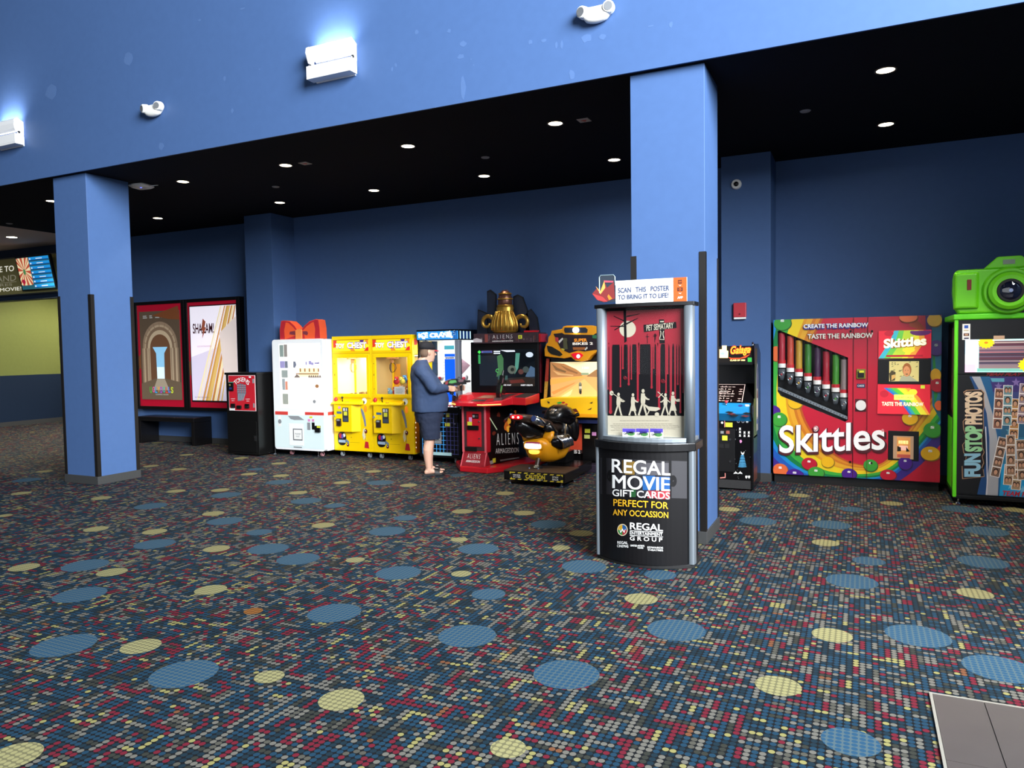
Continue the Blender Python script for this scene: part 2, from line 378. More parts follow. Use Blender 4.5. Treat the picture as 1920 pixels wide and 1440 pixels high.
where = [(-10.85, 7.07, 'recessed lamp partly hidden by the blue pillar near the poster wall'), (-8.18, 7.12, 'front row recessed lamp nearest the poster wall pillar'),
 (-6.40, 7.11, 'front row recessed lamp above the yellow claw machines'), (-4.62, 7.11, 'front row recessed lamp above the gun game'), (-2.84, 7.12, 'front row recessed lamp beside the gift card kiosk pillar'),
 (0.17, 7.08, 'front row recessed lamp over the candy vending machine, largest of all'),
 (1.95, 7.08, 'front row recessed lamp over the photo booth'),
 (-10.72, 8.79, 'rear row recessed lamp above the movie posters'), (-8.06, 8.80, 'rear row recessed lamp above the token machine'), (-6.31, 8.80, 'rear row recessed lamp above the two claw machines'),
 (-4.53, 8.79, 'rear row recessed lamp above the gun game'), (-2.75, 8.82, 'rear row recessed lamp above the motorbike game'), (0.22, 8.80, 'rear row recessed lamp over the candy vending machine')]
for a in where: downlight(*a)
t = thing('ceiling_downlight', 'recessed lamp in the beige ceiling above the ticket lobby sign', 'ceiling light', (*WF(22, 444, 3.97).xy, 3.97), 'recessed lamps in the dark ceiling')
p = WF(22, 444, 3.97); b = MB(); b.cyl((p.x, p.y, 3.97), (p.x, p.y, 3.962), 0.10, 0.095, m_ringw, 24); b.build('trim_ring', t)
b = MB(); b.cyl((p.x, p.y, 3.962), (p.x, p.y, 3.958), 0.088, 0.088, m_bulb, 24); b.build('lamp_lens', t)
l = bpy.data.lights.new('downlight_beam', 'SPOT'); l.energy = 600; l.color = (1, 0.85, 0.62); l.spot_size = 2.0; l.spot_blend = 0.8
lo = bpy.data.objects.new('downlight_beam', l); COL.objects.link(lo); lo.parent = t; lo.location = (0, 0, -0.03)

for px_, py_ in ((-16.6, 11.6), (-16.6, 14.2)):  # unseen lamps, put in to brighten the green passage wall
    t = thing('added_passage_lamp', 'unseen lamp added in the beige passage ceiling behind the sign board', 'ceiling light', (px_, py_, 3.97), 'added passage lamps'); b = MB(); b.cyl((px_, py_, 3.97), (px_, py_, 3.962), .10, .095, m_ringw, 20); b.build('trim_ring', t)
    b = MB(); b.cyl((px_, py_, 3.962), (px_, py_, 3.958), .085, .085, m_bulb, 20); b.build('lamp_lens', t)
    l = bpy.data.lights.new('added_passage_beam', 'SPOT'); l.energy = 420; l.color = (1, .93, .78); l.spot_size = 2.6; l.spot_blend = .5; lo = bpy.data.objects.new('added_passage_beam', l); COL.objects.link(lo); lo.parent = t; lo.location = (0, 0, -.03)
m_det = mat('grey detector plastic', '#8e8e92', rough=0.6)
for px, py, lab in ((1510, 208, 'round grey sprinkler cover in the ceiling beside the kiosk pillar'), (910, 295, 'round grey sprinkler cover in the ceiling above the gun game'),
                    (517, 350, 'round grey sprinkler cover in the ceiling above the token machine'), (60/3.43, 400+65/3.43, 'round sprinkler cover at the dark ceiling edge over the lobby sign')):
    p = WF(px, py, CZ); t = thing('sprinkler_cover', lab, 'sprinkler', (p.x, p.y, CZ), 'sprinkler covers')
    b = MB(); b.cyl((p.x, p.y, CZ), (p.x, p.y, CZ-0.008), 0.052, 0.046, m_det, 20); b.build('cover_plate', t, smooth=False)
    b = MB(); b.cyl((p.x, p.y, CZ-0.008), (p.x, p.y, CZ-0.012), 0.03, 0.026, m_det, 16); b.build('cap', t)
for px, py, lab in ((1095, 225, 'square white exit light plate in the ceiling beside the front lamp near the kiosk pillar'), (572, 306, 'square white plate in the ceiling beside the lamp above the claw machines')):
    p = WF(px, py, CZ); t = thing('ceiling_plate', lab, 'sensor', (p.x, p.y, CZ), 'square ceiling plates')
    b = MB(); b.box(p.x-0.06, p.y-0.06, CZ-0.006, p.x+0.06, p.y+0.06, CZ, mat('plate white', '#a9a29e', rough=0.6)); b.build('plate', t, bevel=0.002)
    b = MB(); b.pxy([(p.x-0.03, p.y-0.02), (p.x+0.035, p.y-0.02), (p.x, p.y+0.04)], CZ-0.008, CZ-0.006, mat('plate red mark', '#b5493c', rough=0.6)); b.build('red_mark', t)

# wireless access point with a short aerial, on the ceiling by the pillar
p = WF(265, 347, CZ); t = thing('access_point', 'flat white wireless box with blue light on the ceiling beside the blue pillar', 'router', (p.x, p.y, CZ))
b = MB(); b.loft([((p.x, p.y, CZ), (0.13, 0.02, 0), (-0.02, 0.12, 0)), ((p.x, p.y, CZ-0.02), (0.135, 0.02, 0), (-0.02, 0.125, 0)), ((p.x, p.y, CZ-0.042), (0.10, 0.015, 0), (-0.015, 0.09, 0))], m_white, 20, 5); b.build('housing', t, bevel=0.004)
b = MB(); b.cyl((p.x+0.03, p.y-0.03, CZ-0.042), (p.x+0.03, p.y-0.03, CZ-0.045), 0.012, 0.012, glow('blue led', '#5560ff', 4), 12); b.build('status_light', t)
b = MB(); b.cyl((p.x+0.12, p.y+0.02, CZ-0.02), (p.x+0.26, p.y+0.05, CZ-0.02), 0.007, 0.005, m_white, 8); b.build('aerial', t, smooth=True)

# wall lights above the opening
m_sc = mat('white enamel', '#f0f0f0', rough=0.35)
def sconce(xl, label, other=None):
    x0, x1 = xl, xl+0.545; y0 = 5.985
    t = thing('wall_light', label, 'wall light', ((x0+x1)/2, FY, 4.37), 'white wall lights over the opening')
    b = MB(); b.box(x0+0.03, FY-0.02, 4.40, x1-0.03, FY, 4.52, m_sc); b.box(x0+0.03, FY-0.02, 4.60, x1-0.03, FY, 4.70, m_sc); b.build('back_plate', t)
    b = MB(); b.box(x0, y0, 4.405, x1, FY-0.02, 4.425, m_sc); b.box(x0, y0, 4.425, x1, y0+0.012, 4.535, m_sc); b.box(x0, y0+0.012, 4.425, x0+0.012, FY-0.02, 4.535, m_sc); b.box(x1-0.012, y0+0.012, 4.425, x1, FY-0.02, 4.535, m_sc)
    b.build('lower_box', t, bevel=0.004)
    b = MB(); prof = [(y0+0.02, 4.568), (y0+0.005, 4.60), (y0-0.005, 4.66), (y0+0.0, 4.71), (y0+0.03, 4.735), (y0+0.035, 4.725), (y0+0.012, 4.70), (y0+0.008, 4.66), (y0+0.018, 4.61), (y0+0.035, 4.575)]
    b.pyz(prof, x0+0.012, x1-0.012, m_sc); b.build('upper_reflector', t)
    for xa in (x0, x1-0.012):
        b = MB(); b.pyz([(FY-0.02, 4.535), (y0+0.03, 4.535), (y0+0.045, 4.57), (y0+0.01, 4.62), (y0-0.005, 4.67), (y0+0.005, 4.72), (y0+0.035, 4.74), (FY-0.02, 4.70)], xa, xa+0.012, m_sc)
        c = b.build('side_cheek', t)
        h = MB(); h.cyl((xa-0.001, y0+0.055, 4.558), (xa+0.013, y0+0.055, 4.558), 0.016, 0.016, m_matte, 14); h.build('round_hole', c)
    b = MB(); b.cyl((x0+0.05, FY-0.065, 4.66), (x1-0.05, FY-0.065, 4.66), 0.016, 0.016, glow('cool lamp tube', '#dfe6ff', 14), 12); b.build('lamp_tube', t, smooth=True)
    l = bpy.data.lights.new('sconce_uplight', 'AREA'); l.shape = 'RECTANGLE'; l.size = 0.44; l.size_y = 0.07; l.energy = 8; l.color = (1.0, 0.95, 0.92); l.spread = 2.2
    lo = bpy.data.objects.new('sconce_uplight', l); COL.objects.link(lo); lo.parent = t; lo.location = (0, -0.075, 0.325); lo.rotation_euler = (PI, 0, 0)
    return t
sconce(-5.085, 'white wall light nearer the middle of the blue upper wall')
sconce(-10.41, 'white wall light partly cut off by the edge of the view')

m_em = mat('cream plastic', '#efeee8', rough=0.35)
def emergency(px, py, label, s=1.0):
    p = W(px, py, FY); t = thing('emergency_light', label, 'emergency light', (p.x, FY, p.z), 'twin head emergency lights')
    b = MB(); secs = []
    for k in range(9):
        u = -1+k/4; w = 0.046+0.022*(1-u*u)**0.5 if abs(u) < 1 else 0.03
        secs.append(((p.x+u*0.12*s, FY-0.045, p.z-0.01-0.02*(1-u*u)), (0, 0.045, 0), (0, 0, w)))
    b.loft(secs, m_em, 16, 2.6); b.build('housing', t, smooth=True)
    for sx in (-1, 1):
        b = MB(); b.cyl((p.x+sx*0.105*s, FY-0.03, p.z+0.006), (p.x+sx*0.122*s, FY-0.098, p.z+0.0), 0.056, 0.048, m_em, 20); h = b.build('lamp_head', t, bevel=0.012)
        c = MB(); q = Vector((p.x+sx*0.122*s, FY-0.098, p.z)); d = Vector((sx*0.017*s, -0.068, -0.006)).normalized(); c.cyl(q, q+d*0.003, 0.036, 0.036, mat('lamp reflector', '#b9bdc2', rough=0.2, metal=0.7), 16); c.build('lens', h)
    return t
emergency(1121, 25, 'white twin lamp emergency light high on the upper wall beside the kiosk pillar')
emergency(293, 205, 'white twin lamp emergency light above the pillar by the poster wall')

# dome camera and fire alarm on the half pillar
p = W(1381, 346, 9.33); t = thing('security_camera', 'small round white dome camera on the blue half pillar', 'camera', (p.x, 9.33, p.z))
b = MB(); b.cyl((p.x, 9.33, p.z), (p.x, 9.295, p.z), 0.062, 0.055, m_white, 24); b.build('dome_housing', t, bevel=0.004)
b = MB(); b.ball((p.x, 9.295, p.z), 0.03, 0.022, 0.03, mat('dark lens', '#0a0b10', rough=0.1)); b.build('dome_lens', t, smooth=True)
p = W(1388, 582, 9.33); t = thing('fire_alarm', 'red fire alarm box on the blue half pillar above the retro cabinet', 'fire alarm', (p.x, 9.33, p.z))
b = MB(); b.box(p.x-0.075, 9.28, p.z-0.085, p.x+0.075, 9.33, p.z+0.09, mat('alarm red', '#b3303c', rough=0.4)); b.build('housing', t, bevel=0.008)
b = MB(); b.box(p.x-0.07, 9.282, p.z-0.108, p.x+0.07, 9.33, p.z-0.085, m_white); b.build('base_plate', t, bevel=0.003)
b = MB(); b.cyl((p.x, 9.28, p.z-0.045), (p.x, 9.272, p.z-0.045), 0.01, 0.01, mat('alarm dark red', '#6a1820', rough=0.4), 10); b.build('button', t)

# ------------------------------------------------------------------ lobby sign and screen over the passage
Y = BY
t = thing('lobby_sign', 'olive welcome sign board over the passage beyond the pillar', 'sign', (-17, Y, 3.0))
b = MB(); b.box(-19.4, Y-0.06, 3.0, -15.05, Y, 3.77, mat('olive sign board', '#bdb678', rough=0.6)); b.build('sign_board', t, bevel=0.006)
b = MB(); b.box(-19.42, Y-0.075, 3.77, -15.03, Y, 3.79, m_steel); b.box(-19.42, Y-0.075, 2.975, -15.03, Y, 3.0, m_steel); b.build('metal_edge', t)
b = MB(); ml = mat('sign lettering white', '#f4f3ec', rough=0.5, emit=0.75); mo = mat('sign lettering outline', '#cfcab0', rough=0.5, emit=0.2)
b.text('WELCOME TO', -18.05, 3.50, -16.46, 3.62, Y-0.063, ml, 0.004)
b.text('STAR GRAND', -18.35, 3.29, -16.40, 3.42, Y-0.063, mo)
b.box(-18.35, Y-0.063, 3.265, -16.40, Y-0.06, 3.272, mo)
b.text('THEATRES', -17.9, 3.19, -16.55, 3.245, Y-0.063, mo)
b.text('ENJOY THE MOVIE!', -18.3, 3.055, -16.24, 3.155, Y-0.063, ml)
b.build('lettering', t, label='white lettering')
t = thing('menu_screen', 'tilted screen with blue showtime rows mounted on the lobby sign', 'screen', (-15.75, Y-0.2, 3.0))
x0, x1, z0, z1 = -16.06, -14.92, 3.04, 3.74; tilt = 0.13
def tl(u, v, d=0.0): return Vector((x0+(x1-x0)*u, Y-0.15-tilt*v-d*0.98, z0+(z1-z0)*v-d*0.15))
b = MB(); b.prism([tl(0, 0), tl(1, 0), tl(1, 1), tl(0, 1)], [tl(0, 0, -0.05), tl(1, 0, -0.05), tl(1, 1, -0.05), tl(0, 1, -0.05)], m_dark); b.build('screen_case', t, bevel=0.004)
b = MB(); b.prism([tl(.3, .3, -.05), tl(.7, .3, -.05), tl(.7, .7, -.05), tl(.3, .7, -.05)], [Vector((x0+.3*(x1-x0), Y-0.06, 3.25)), Vector((x0+.7*(x1-x0), Y-0.06, 3.25)), Vector((x0+.7*(x1-x0), Y-0.06, 3.53)), Vector((x0+.3*(x1-x0), Y-0.06, 3.53))], m_steel); b.build('wall_bracket', t)
b = MB()
def tq(u0, v0, u1, v1, m, d): b.add([tl(u0, v0, d), tl(u1, v0, d), tl(u1, v1, d), tl(u0, v1, d)], [(0, 1, 2, 3)], m)
tq(.03, .04, .97, .96, glow('screen teal', '#2f6f80', 0.5), .003)
gb = glow('screen blue', '#1f8fd8', 0.9); gd = glow('screen dark blue', '#0d4f9a', 0.6); gw = glow('screen white', '#dfeef5', 0.8)
for i in range(7):
    v = .955-.131*i; tq(.40, v-.10, .96, v, gb, .004); tq(.40, v-.10, .96, v-.075, gd, .005); tq(.60, v-.062, .78, v-.04, gw, .005); tq(.41, v-.07, .45, v-.03, gw, .005)
gr = glow('screen ray red', '#c8553e', 0.7); gc = glow('screen ray cream', '#f1dcae', 0.8)
for i in range(28):
    a0, a1 = 2*PI*i/28, 2*PI*(i+1)/28; cu, cv = .2, .58; P = [(cu, cv)]
    for a in (a0, a1): P.append((max(.03, min(.38, cu+.3*math.cos(a))), max(.16, min(.955, cv+.5*math.sin(a)))))
    b.add([tl(u, v, .004) for u, v in P], [(0, 1, 2)], gr if i % 2 else gc)
b.add([tl(.2+.035*math.cos(2*PI*i/14), .55+.09*math.sin(2*PI*i/14), .006) for i in range(14)], [tuple(range(14))], glow('screen green', '#4b8a55', 0.7))
b.add([tl(.12+.05*math.cos(2*PI*i/14), .27+.07*math.sin(2*PI*i/14), .006) for i in range(14)], [tuple(range(14))], glow('screen crimson', '#b32040', 0.7))
b.build('display', t, label='lit display with blue rows and a red sunburst')
# ------------------------------------------------------------------ poster light boxes
m_fr = mat('black poster frame', '#0d0c0d', rough=0.3)
m_pred = mat('red poster mat', '#b8122f', rough=0.35, emit=0.25)
PY0, PY1 = 9.78, 9.9
PZ0, PZ1 = 0.61, 2.665
def poster_case(x0, x1, label):
    t = thing('poster_case', label, 'poster', ((x0+x1)/2, PY1, PZ0), 'lit movie poster cases')
    b = MB(); w = 0.075; b.box(x0, PY0+0.03, PZ0, x1, PY1, PZ1, m_fr); b.build('case', t)
    b = MB(); b.box(x0, PY0, PZ0, x0+w, PY0+0.03, PZ1, m_fr); b.box(x1-w, PY0, PZ0, x1, PY0+0.03, PZ1, m_fr); b.box(x0+w, PY0, PZ0, x1-w, PY0+0.03, PZ0+w*.8, m_fr); b.box(x0+w, PY0, PZ1-w*.8, x1-w, PY0+0.03, PZ1, m_fr); b.build('frame', t, bevel=0.004)
    b = MB(); b.box(x0+w, PY0+0.024, PZ0+w*.8, x1-w, PY0+0.03, PZ1-w*.8, m_pred); b.build('red_mat', t, label='glossy red border')
    b = MB(); b.box(x0+w, PY0+0.008, PZ0+w*.8, x1-w, PY0+0.011, PZ1-w*.8, pane('poster glass', '#ffffff', 0.06, 0.04)); b.build('glass', t)
    return t, PY0+0.024
t1, yp = poster_case(-12.70, -11.34, 'lit poster case with a stone arch and UGLYDOLLS title, half hidden by the blue pillar')
t2, yp = poster_case(-11.34, -9.96, 'lit poster case with white SHAZAM poster and golden streaks')
def lit(name, h, e=0.45, r=0.5): return mat(name, h, rough=r, emit=e)
# arch poster
x0, x1, z0, z1 = -12.56, -11.48, 0.80, 2.48
b = MB(); b.box(x0, yp-0.006, z0, x1, yp, z1, lit('arch poster brown', '#57483a'))
cx = -12.02
st = [lit('arch stone a', '#8a7560'), lit('arch stone b', '#a8937a'), lit('arch stone c', '#7a6450'), lit('arch stone d', '#b8a488'), lit('arch inner', '#6b4a34')]
def arch(hw, ztop, zb, m, y):
    zs = ztop-hw; pts = [(cx-hw, zb), (cx+hw, zb)]+[(cx+hw*math.cos(PI*i/20), zs+hw*math.sin(PI*i/20)) for i in range(21)]; b.pxz(pts, yp-0.006, yp-0.006-y, m)
for i, (hw, zt) in enumerate(((0.47, 2.28), (0.42, 2.22), (0.385, 2.18), (0.33, 2.12), (0.27, 2.04))): arch(hw, zt, 1.12, st[i % 4 if i < 4 else 4], 0.0005*(i+1))
for k in range(9):
    a = PI*(k+.5)/9; r0, r1 = .34, .46; c, s = math.cos(a), math.sin(a); zs = 2.28-.47
    b.pxz([(cx+r0*c-.006*s, zs+r0*s+.006*c), (cx+r1*c-.006*s, zs+r1*s+.006*c), (cx+r1*c+.006*s, zs+r1*s-.006*c), (cx+r0*c+.006*s, zs+r0*s-.006*c)], yp-0.0085, yp-0.009, st[2])
b.pxz([(cx-.2, 1.80), (cx+.2, 1.80), (cx+.11, 1.68), (cx+.10, 1.2), (cx-.10, 1.2), (cx-.11, 1.68)], yp-0.009, yp-0.0095, lit('arch sky', '#8cc4e8', 0.7))
b.pxz([(cx-.10, 1.42), (cx+.10, 1.42), (cx+.10, 1.2), (cx-.10, 1.2)], yp-0.0095, yp-0.0098, lit('arch sky low', '#d9eef6', 0.8))
for s in (-1, 1):
    for k in range(5): b.box(cx+s*(.30+.045*k)-.012, yp-0.0092, 1.12, cx+s*(.30+.045*k)+.012, yp-0.0088, 1.78, st[k % 4])
b.pxz([(x0, z0), (x1, z0), (x1, 1.13), (cx+.15, 1.20), (cx-.15, 1.20), (x0, 1.10)], yp-0.0095, yp-0.01, lit('arch floor', '#6a5a48'))
b.pxz([(cx-.10, 1.2), (cx+.10, 1.2), (cx+.22, .98), (cx-.22, .98)], yp-0.01, yp-0.0103, lit('arch floor light', '#a89a86'))
for i, (x, w) in enumerate(((-12.46, .10), (-12.28, .07), (-12.12, .10), (-11.96, .10), (-11.78, .10))):
    for dz, ww in ((2.385, w), (2.352, w*1.15)): b.box(x, yp-0.0072, dz, x+ww, yp-0.0068, dz+.018, m_wht)
cols = ['#4fae3a', '#e05a9a', '#3a9ad6', '#e8a23a', '#a24fc0', '#3ab6a0', '#d6483a', '#5a7ae0', '#c8d83a']
W_ = 'UGLYDOLLS'
for i, ch in enumerate(W_):
    xa = cx-.32+.072*i; b.text(ch, xa, .925+(i % 2)*.01, xa+.062, 1.045, yp-0.0108, lit('doll letter '+ch+str(i), cols[i], 0.5), 0.03)
b.text('COMING SOON', cx-.16, .885, cx+.18, .91, yp-0.0108, m_wht)
b.build('poster_sheet', t1, label='brown stone arch poster')
b = MB(); b.pxz([(-12.2, 2.40), (-11.5, 2.56), (-11.46, 2.3), (-11.75, 2.32)], yp-0.0125, yp-0.013, mat('painted orange reflection', '#a4603a', rough=0.2)); b.build('corner_reflection', t1)  # orange reflection in the case glass, painted as a flat patch
# white poster with golden streaks (the figure is left out)
x0, x1, z0, z1 = -11.205, -10.06, 0.80, 2.525
b = MB(); b.box(x0-.02, yp-0.004, z0-.03, x1+.02, yp, z1+.02, lit('poster back', '#1c1216', .05)); b.box(x0, yp-0.006, z0, x1, yp-.004, z1, lit('poster white', '#ece6f2', 0.75))
b.pxz([(x0, 1.6), (x1, 1.9), (x1, z0), (x0, z0)], yp-0.006, yp-0.0063, lit('poster lilac', '#dcd4ea', 0.6))
r = random.Random(3); gcs = [lit('gold streak a', '#d79a4a'), lit('gold streak b', '#e8c070'), lit('gold streak c', '#c87838'), lit('gold streak d', '#f3e2b8', .6)]
for i in range(20):
    f = r.random(); w = r.uniform(.006, .035); xb = x0+.10+.62*f; xt = x1-.42+.42*min(1, f+.1)
    b.pxz([(xb, z0), (xb+w*1.6, z0), (min(x1, xt+w), z1-.01), (xt, z1-.01)], yp-0.0063, yp-0.0066-.0001*i, gcs[i % 4])
b.pxz([(x1-.42, z1-.5), (x1, z1-.2), (x1, z0+.35), (x1-.30, z0+.2)], yp-.0088, yp-.009, lit('poster haze', '#e4d5cf', .55))
b.text('SHAZAM!', x0+.07, 2.03, x0+.60, 2.215, yp-0.0095, lit('title maroon', '#4a1a22', .15), 0.02)
b.pxz([(x0+.33, 2.30), (x0+.40, 2.24), (x0+.355, 2.16), (x0+.40, 2.13), (x0+.30, 1.93), (x0+.325, 2.07), (x0+.285, 2.10)], yp-.0097, yp-.0099, lit('bolt red', '#a8583f', .3))
b.text('JUST SAY THE WORD', x0+.17, 1.77, x0+.52, 1.81, yp-.0095, lit('title rose', '#b5748f', .3))
b.text('IN THEATERS APRIL 5', x0+.07, .845, x0+.42, .87, yp-.0095, lit('title grey', '#8d7f90', .2))
b.build('poster_sheet', t2, label='white poster with golden streaks')
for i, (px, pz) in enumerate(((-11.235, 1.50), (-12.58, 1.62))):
    b = MB(); b.pxz([(px-.05, pz), (px+.02, pz+.05), (px+.06, pz), (px+.03, pz-.22), (px-.04, pz-.25)], yp-0.001, yp-0.002, mat('painted orange reflection', '#a4603a')); b.build('reflection_patch', t2 if i == 0 else t1)  # smaller orange reflections, also painted as flat patches

# ------------------------------------------------------------------ bench
m_bench = mat('black bench laminate', '#0e0d0e', rough=0.22, spec=0.6)
t = thing('bench', 'low black slab bench under the movie posters', 'bench', (-11.5, 9.7, 0))
b = MB(); b.box(-12.30, 9.47, 0.42, -10.83, 9.88, 0.505, m_bench); b.build('seat', t, bevel=0.012)
for a in (-12.30, -10.90):
    b = MB(); b.box(a, 9.475, 0, a+.07, 9.875, 0.42, m_bench); b.build('leg', t, bevel=0.006)

# ------------------------------------------------------------------ token machine
Y = 8.87; x0, x1 = -9.375, -8.705
t = thing('token_machine', 'black token machine with red hand panel between bench and white prize machine', 'token machine', (-9.04, 9.1, 0))
m_tk = mat('token machine black', '#131313', rough=0.3, metal=0.3, vary=0.1, scale=5)
b = MB(); b.box(x0, Y, 0.02, x1, 9.345, 1.34, m_tk); b.build('cabinet', t, bevel=0.006)
b = MB(); b.box(x0-.01, Y-.02, 1.31, x1+.01, 9.35, 1.345, m_tk); b.build('top', t, bevel=0.004)
b = MB(); b.box(x0+.03, Y-.012, .06, x1-.03, Y, .56, m_tk); d = b.build('door', t, bevel=0.005)
b = MB(); b.pr(477, 817, 481, 827, Y-.012, m_chrome, .012); b.build('lock', d)
b = MB(); p = W(428.5, 703.5, Y); q = W(480.5, 771, Y); X0, X1, Z0, Z1 = p.x, q.x, q.z, p.z
m_tr = mat('token panel red', '#c2222f', rough=0.35); m_tw = mat('token panel edge', '#e8c8c8', rough=0.4)
b.box(X0, Y-.008, Z0, X1, Y, Z1, m_tw); b.box(X0+.008, Y-.0095, Z0+.008, X1-.008, Y, Z1-.008, m_tr)
def U(u): return X0+(X1-X0)*u
def V(v): return Z0+(Z1-Z0)*v
word = 'TOKENS'
for i, ch in enumerate(word):
    a = math.radians(128-15.2*i); c = Vector((U(.51), 0, V(.49))); R_ = .18
    o = Vector((c.x+R_*math.cos(a)*1.02, Y-.0105, c.z+R_*math.sin(a)*1.05)); tx = Vector((math.sin(a), 0, -math.cos(a))); tz = Vector((math.cos(a), 0, math.sin(a)))
    b.textq(ch, o-tx*.032, tx*.064, tz*.07, m_wht, .008)
m_hand = mat('hand print grey', '#6a6d78', rough=0.5); m_hl = mat('hand print line', '#b9bcc8', rough=0.5)
for k in range(4):
    xa = U(.33+.085*k); b.box(xa, Y-.0105, V(.50), xa+.040, Y-.0095, V(.775-.02*abs(k-1.2)), m_hand)
    for j in range(4): b.box(xa, Y-.0112, V(.53+.06*j), xa+.040, Y-.0105, V(.537+.06*j), m_hl)
b.pxz([(U(.33), V(.50)), (U(.66), V(.50)), (U(.60), V(.40)), (U(.50), V(.29)), (U(.34), V(.27)), (U(.33), V(.38))], Y-.0095, Y-.0105, m_hand)
for j in range(5): b.pxz([(U(.35+.05*j), V(.29)), (U(.362+.05*j), V(.29)), (U(.40+.055*j), V(.49)), (U(.388+.055*j), V(.49))], Y-.0105, Y-.0112, m_hl)
for u in (.15, .71): b.text('INSERT', U(u-.07), V(.325), U(u+.09), V(.345), Y-.0105, m_wht, .02); b.text('BILLS', U(u-.04), V(.27), U(u+.06), V(.29), Y-.0105, m_wht, .02)
b.build('panel', t, label='red panel with TOKENS and a grey hand')
for u in (.10, .63):
    b = MB(); b.box(U(u), Y-.03, V(.08), U(u+.14), Y-.0095, V(.20), m_dark); b.box(U(u+.01), Y-.034, V(.09), U(u+.13), Y-.03, V(.135), m_chrome); b.build('bill_slot', t, bevel=.003)
b = MB(); b.box(U(.32), Y-.035, V(.06), U(.48), Y-.0095, V(.155), m_dark); b.build('coin_tray', t, bevel=.006)
b = MB(); b.box(U(.03), Y-.012, V(.79), U(.21), Y-.0095, V(.81), mat('teal sticker', '#3fa38a')); b.box(U(.04), Y-.03, V(.56), U(.20), Y-.0095, V(.79), m_dark); b.box(U(.06), Y-.032, V(.70), U(.12), Y-.03, V(.75), mat('reader gold', '#8d7f4a')); b.box(U(.06), Y-.032, V(.60), U(.16), Y-.03, V(.66), mat('reader navy', '#24306a')); b.build('card_reader', t, bevel=.003)
b = MB(); b.box(U(.78), Y-.0108, V(.93), U(.86), Y-.0095, V(.97), m_wht); b.box(U(.91), Y-.0108, V(.78), U(.975), Y-.0095, V(.9), m_grey); b.box(U(.91), Y-.0108, V(.10), U(.965), Y-.0095, V(.22), m_grey); b.box(U(.02), Y-.0108, V(.005), U(.22), Y-.0095, V(.075), m_wht); b.build('sticker', t)

# ------------------------------------------------------------------ white prize machine with a bow on top
m_pw = mat('glossy white panel', '#f4f6f6', rough=0.25); m_pt = mat('pale mint panel', '#dff0f0', rough=0.25)
m_in = mat('lit white interior', '#fffdf6', rough=0.6, emit=1.0)
t = thing('prize_machine', 'white prize machine with red bow on top beside the token machine', 'prize machine', (-8.06, 9.4, 0))
x0, x1, Y, yb = -8.585, -7.565, 9.1, 9.86
def rrect(xa, xb, za, zb, r, n=5):
    P = []
    for cx_, cz_, a0 in ((xb-r, zb-r, 0), (xa+r, zb-r, PI/2), (xa+r, za+r, PI), (xb-r, za+r, 1.5*PI)):
        P += [(cx_+r*math.cos(a0+PI/2*i/n), cz_+r*math.sin(a0+PI/2*i/n)) for i in range(n+1)]
    return P
b = MB(); b.pxz(rrect(x0, x1, 0.10, 1.865, .05), Y, Y+.075, m_pw)
b.box(x0+.01, Y-.002, .13, x1-.01, Y, .66, m_pt)
b.build('front_panel', t, bevel=.004)
b = MB(); b.box(x0+.02, Y+.075, .10, x1, yb, 1.86, m_pw); b.build('cabinet', t, bevel=.006)
b = MB(); b.box(x1, Y+.08, .10, x1+.001, Y+.083, 1.86, m_grey); b.build('side_seam', t)
m_strp = mat('coral stripe', '#d8433c', rough=0.3)
b = MB(); zs0, zs1 = .665, .715
b.pr(516, 771, 540, 778, Y, m_strp, .003); b.pr(572, 772.5, 607.5, 779, Y, m_strp, .003); b.box(x1, Y+.09, zs0-.005, x1+.003, yb, zs1-.002, m_strp)
b.build('stripe', t, label='coral red stripe')
def inner(name, polys, **kw):
    b = MB()
    for a in polys: b.pr(*a)
    return b.build(name, t, **kw)
# glass front with what shows through it
b = MB(); p = W(523, 645, Y); q = W(603, 767, Y)
b.box(p.x, Y-.0015, q.z, q.x, Y, p.z, m_in); b.build('window', t, label='bright lit window')
gw1, gw2 = mat('grey prize box', '#8f9f98', rough=.6), mat('violet prize box', '#a79fd0', rough=.6)
for nm, rc, m in (('prize_box', (524, 647, 532, 669), gw1), ('prize_box', (532, 646, 539, 669), mat('taupe prize box', '#9a938d')), ('prize_box', (525, 677, 534, 690), gw2), ('prize_box', (534, 677, 540, 690), mat('slate prize box', '#7f8494')),
                  ('prize_box', (528, 694, 540, 708), mat('grey green box', '#a4ada8')), ('prize_box', (529, 710, 535, 731), mat('pale grey box', '#aab0b2')), ('prize_box', (535, 715, 540, 731), mat('salmon prize box', '#eb9a80')), ('prize_box', (530, 738, 541, 758), mat('ash prize box', '#a9aca0'))):
    inner(nm, [(*rc, Y-.002, m, .003)])
b = MB(); m_gold = mat('pale gold', '#e7c96a', rough=.5, emit=.4); m_brn = mat('light brown', '#a9764a', rough=.6); m_tp = mat('taupe print', '#8a7a70', rough=.6)
b.pr(560, 690, 598, 707, Y-.0015, mat('cream shelf', '#f6e6b4', rough=.6, emit=.5), .001)
b.pr(555, 700, 598, 702, Y-.003, m_brn, .002)
for i in range(5): b.pr(562+i*8.5, 691, 564.5+i*8.5, 697, Y-.003, m_brn, .002)
for i in range(6): a = 578+i*4; b.pp([(a, 708), (a+4, 708), (a+3, 703.5), (a+1, 703.5)], Y-.003, m_tp, .002)
b.pp([(551, 708), (563, 708), (559, 703), (556, 702)], Y-.003, m_tp, .002); b.build('key_row', t, label='gold lock row behind the glass')
b = MB()
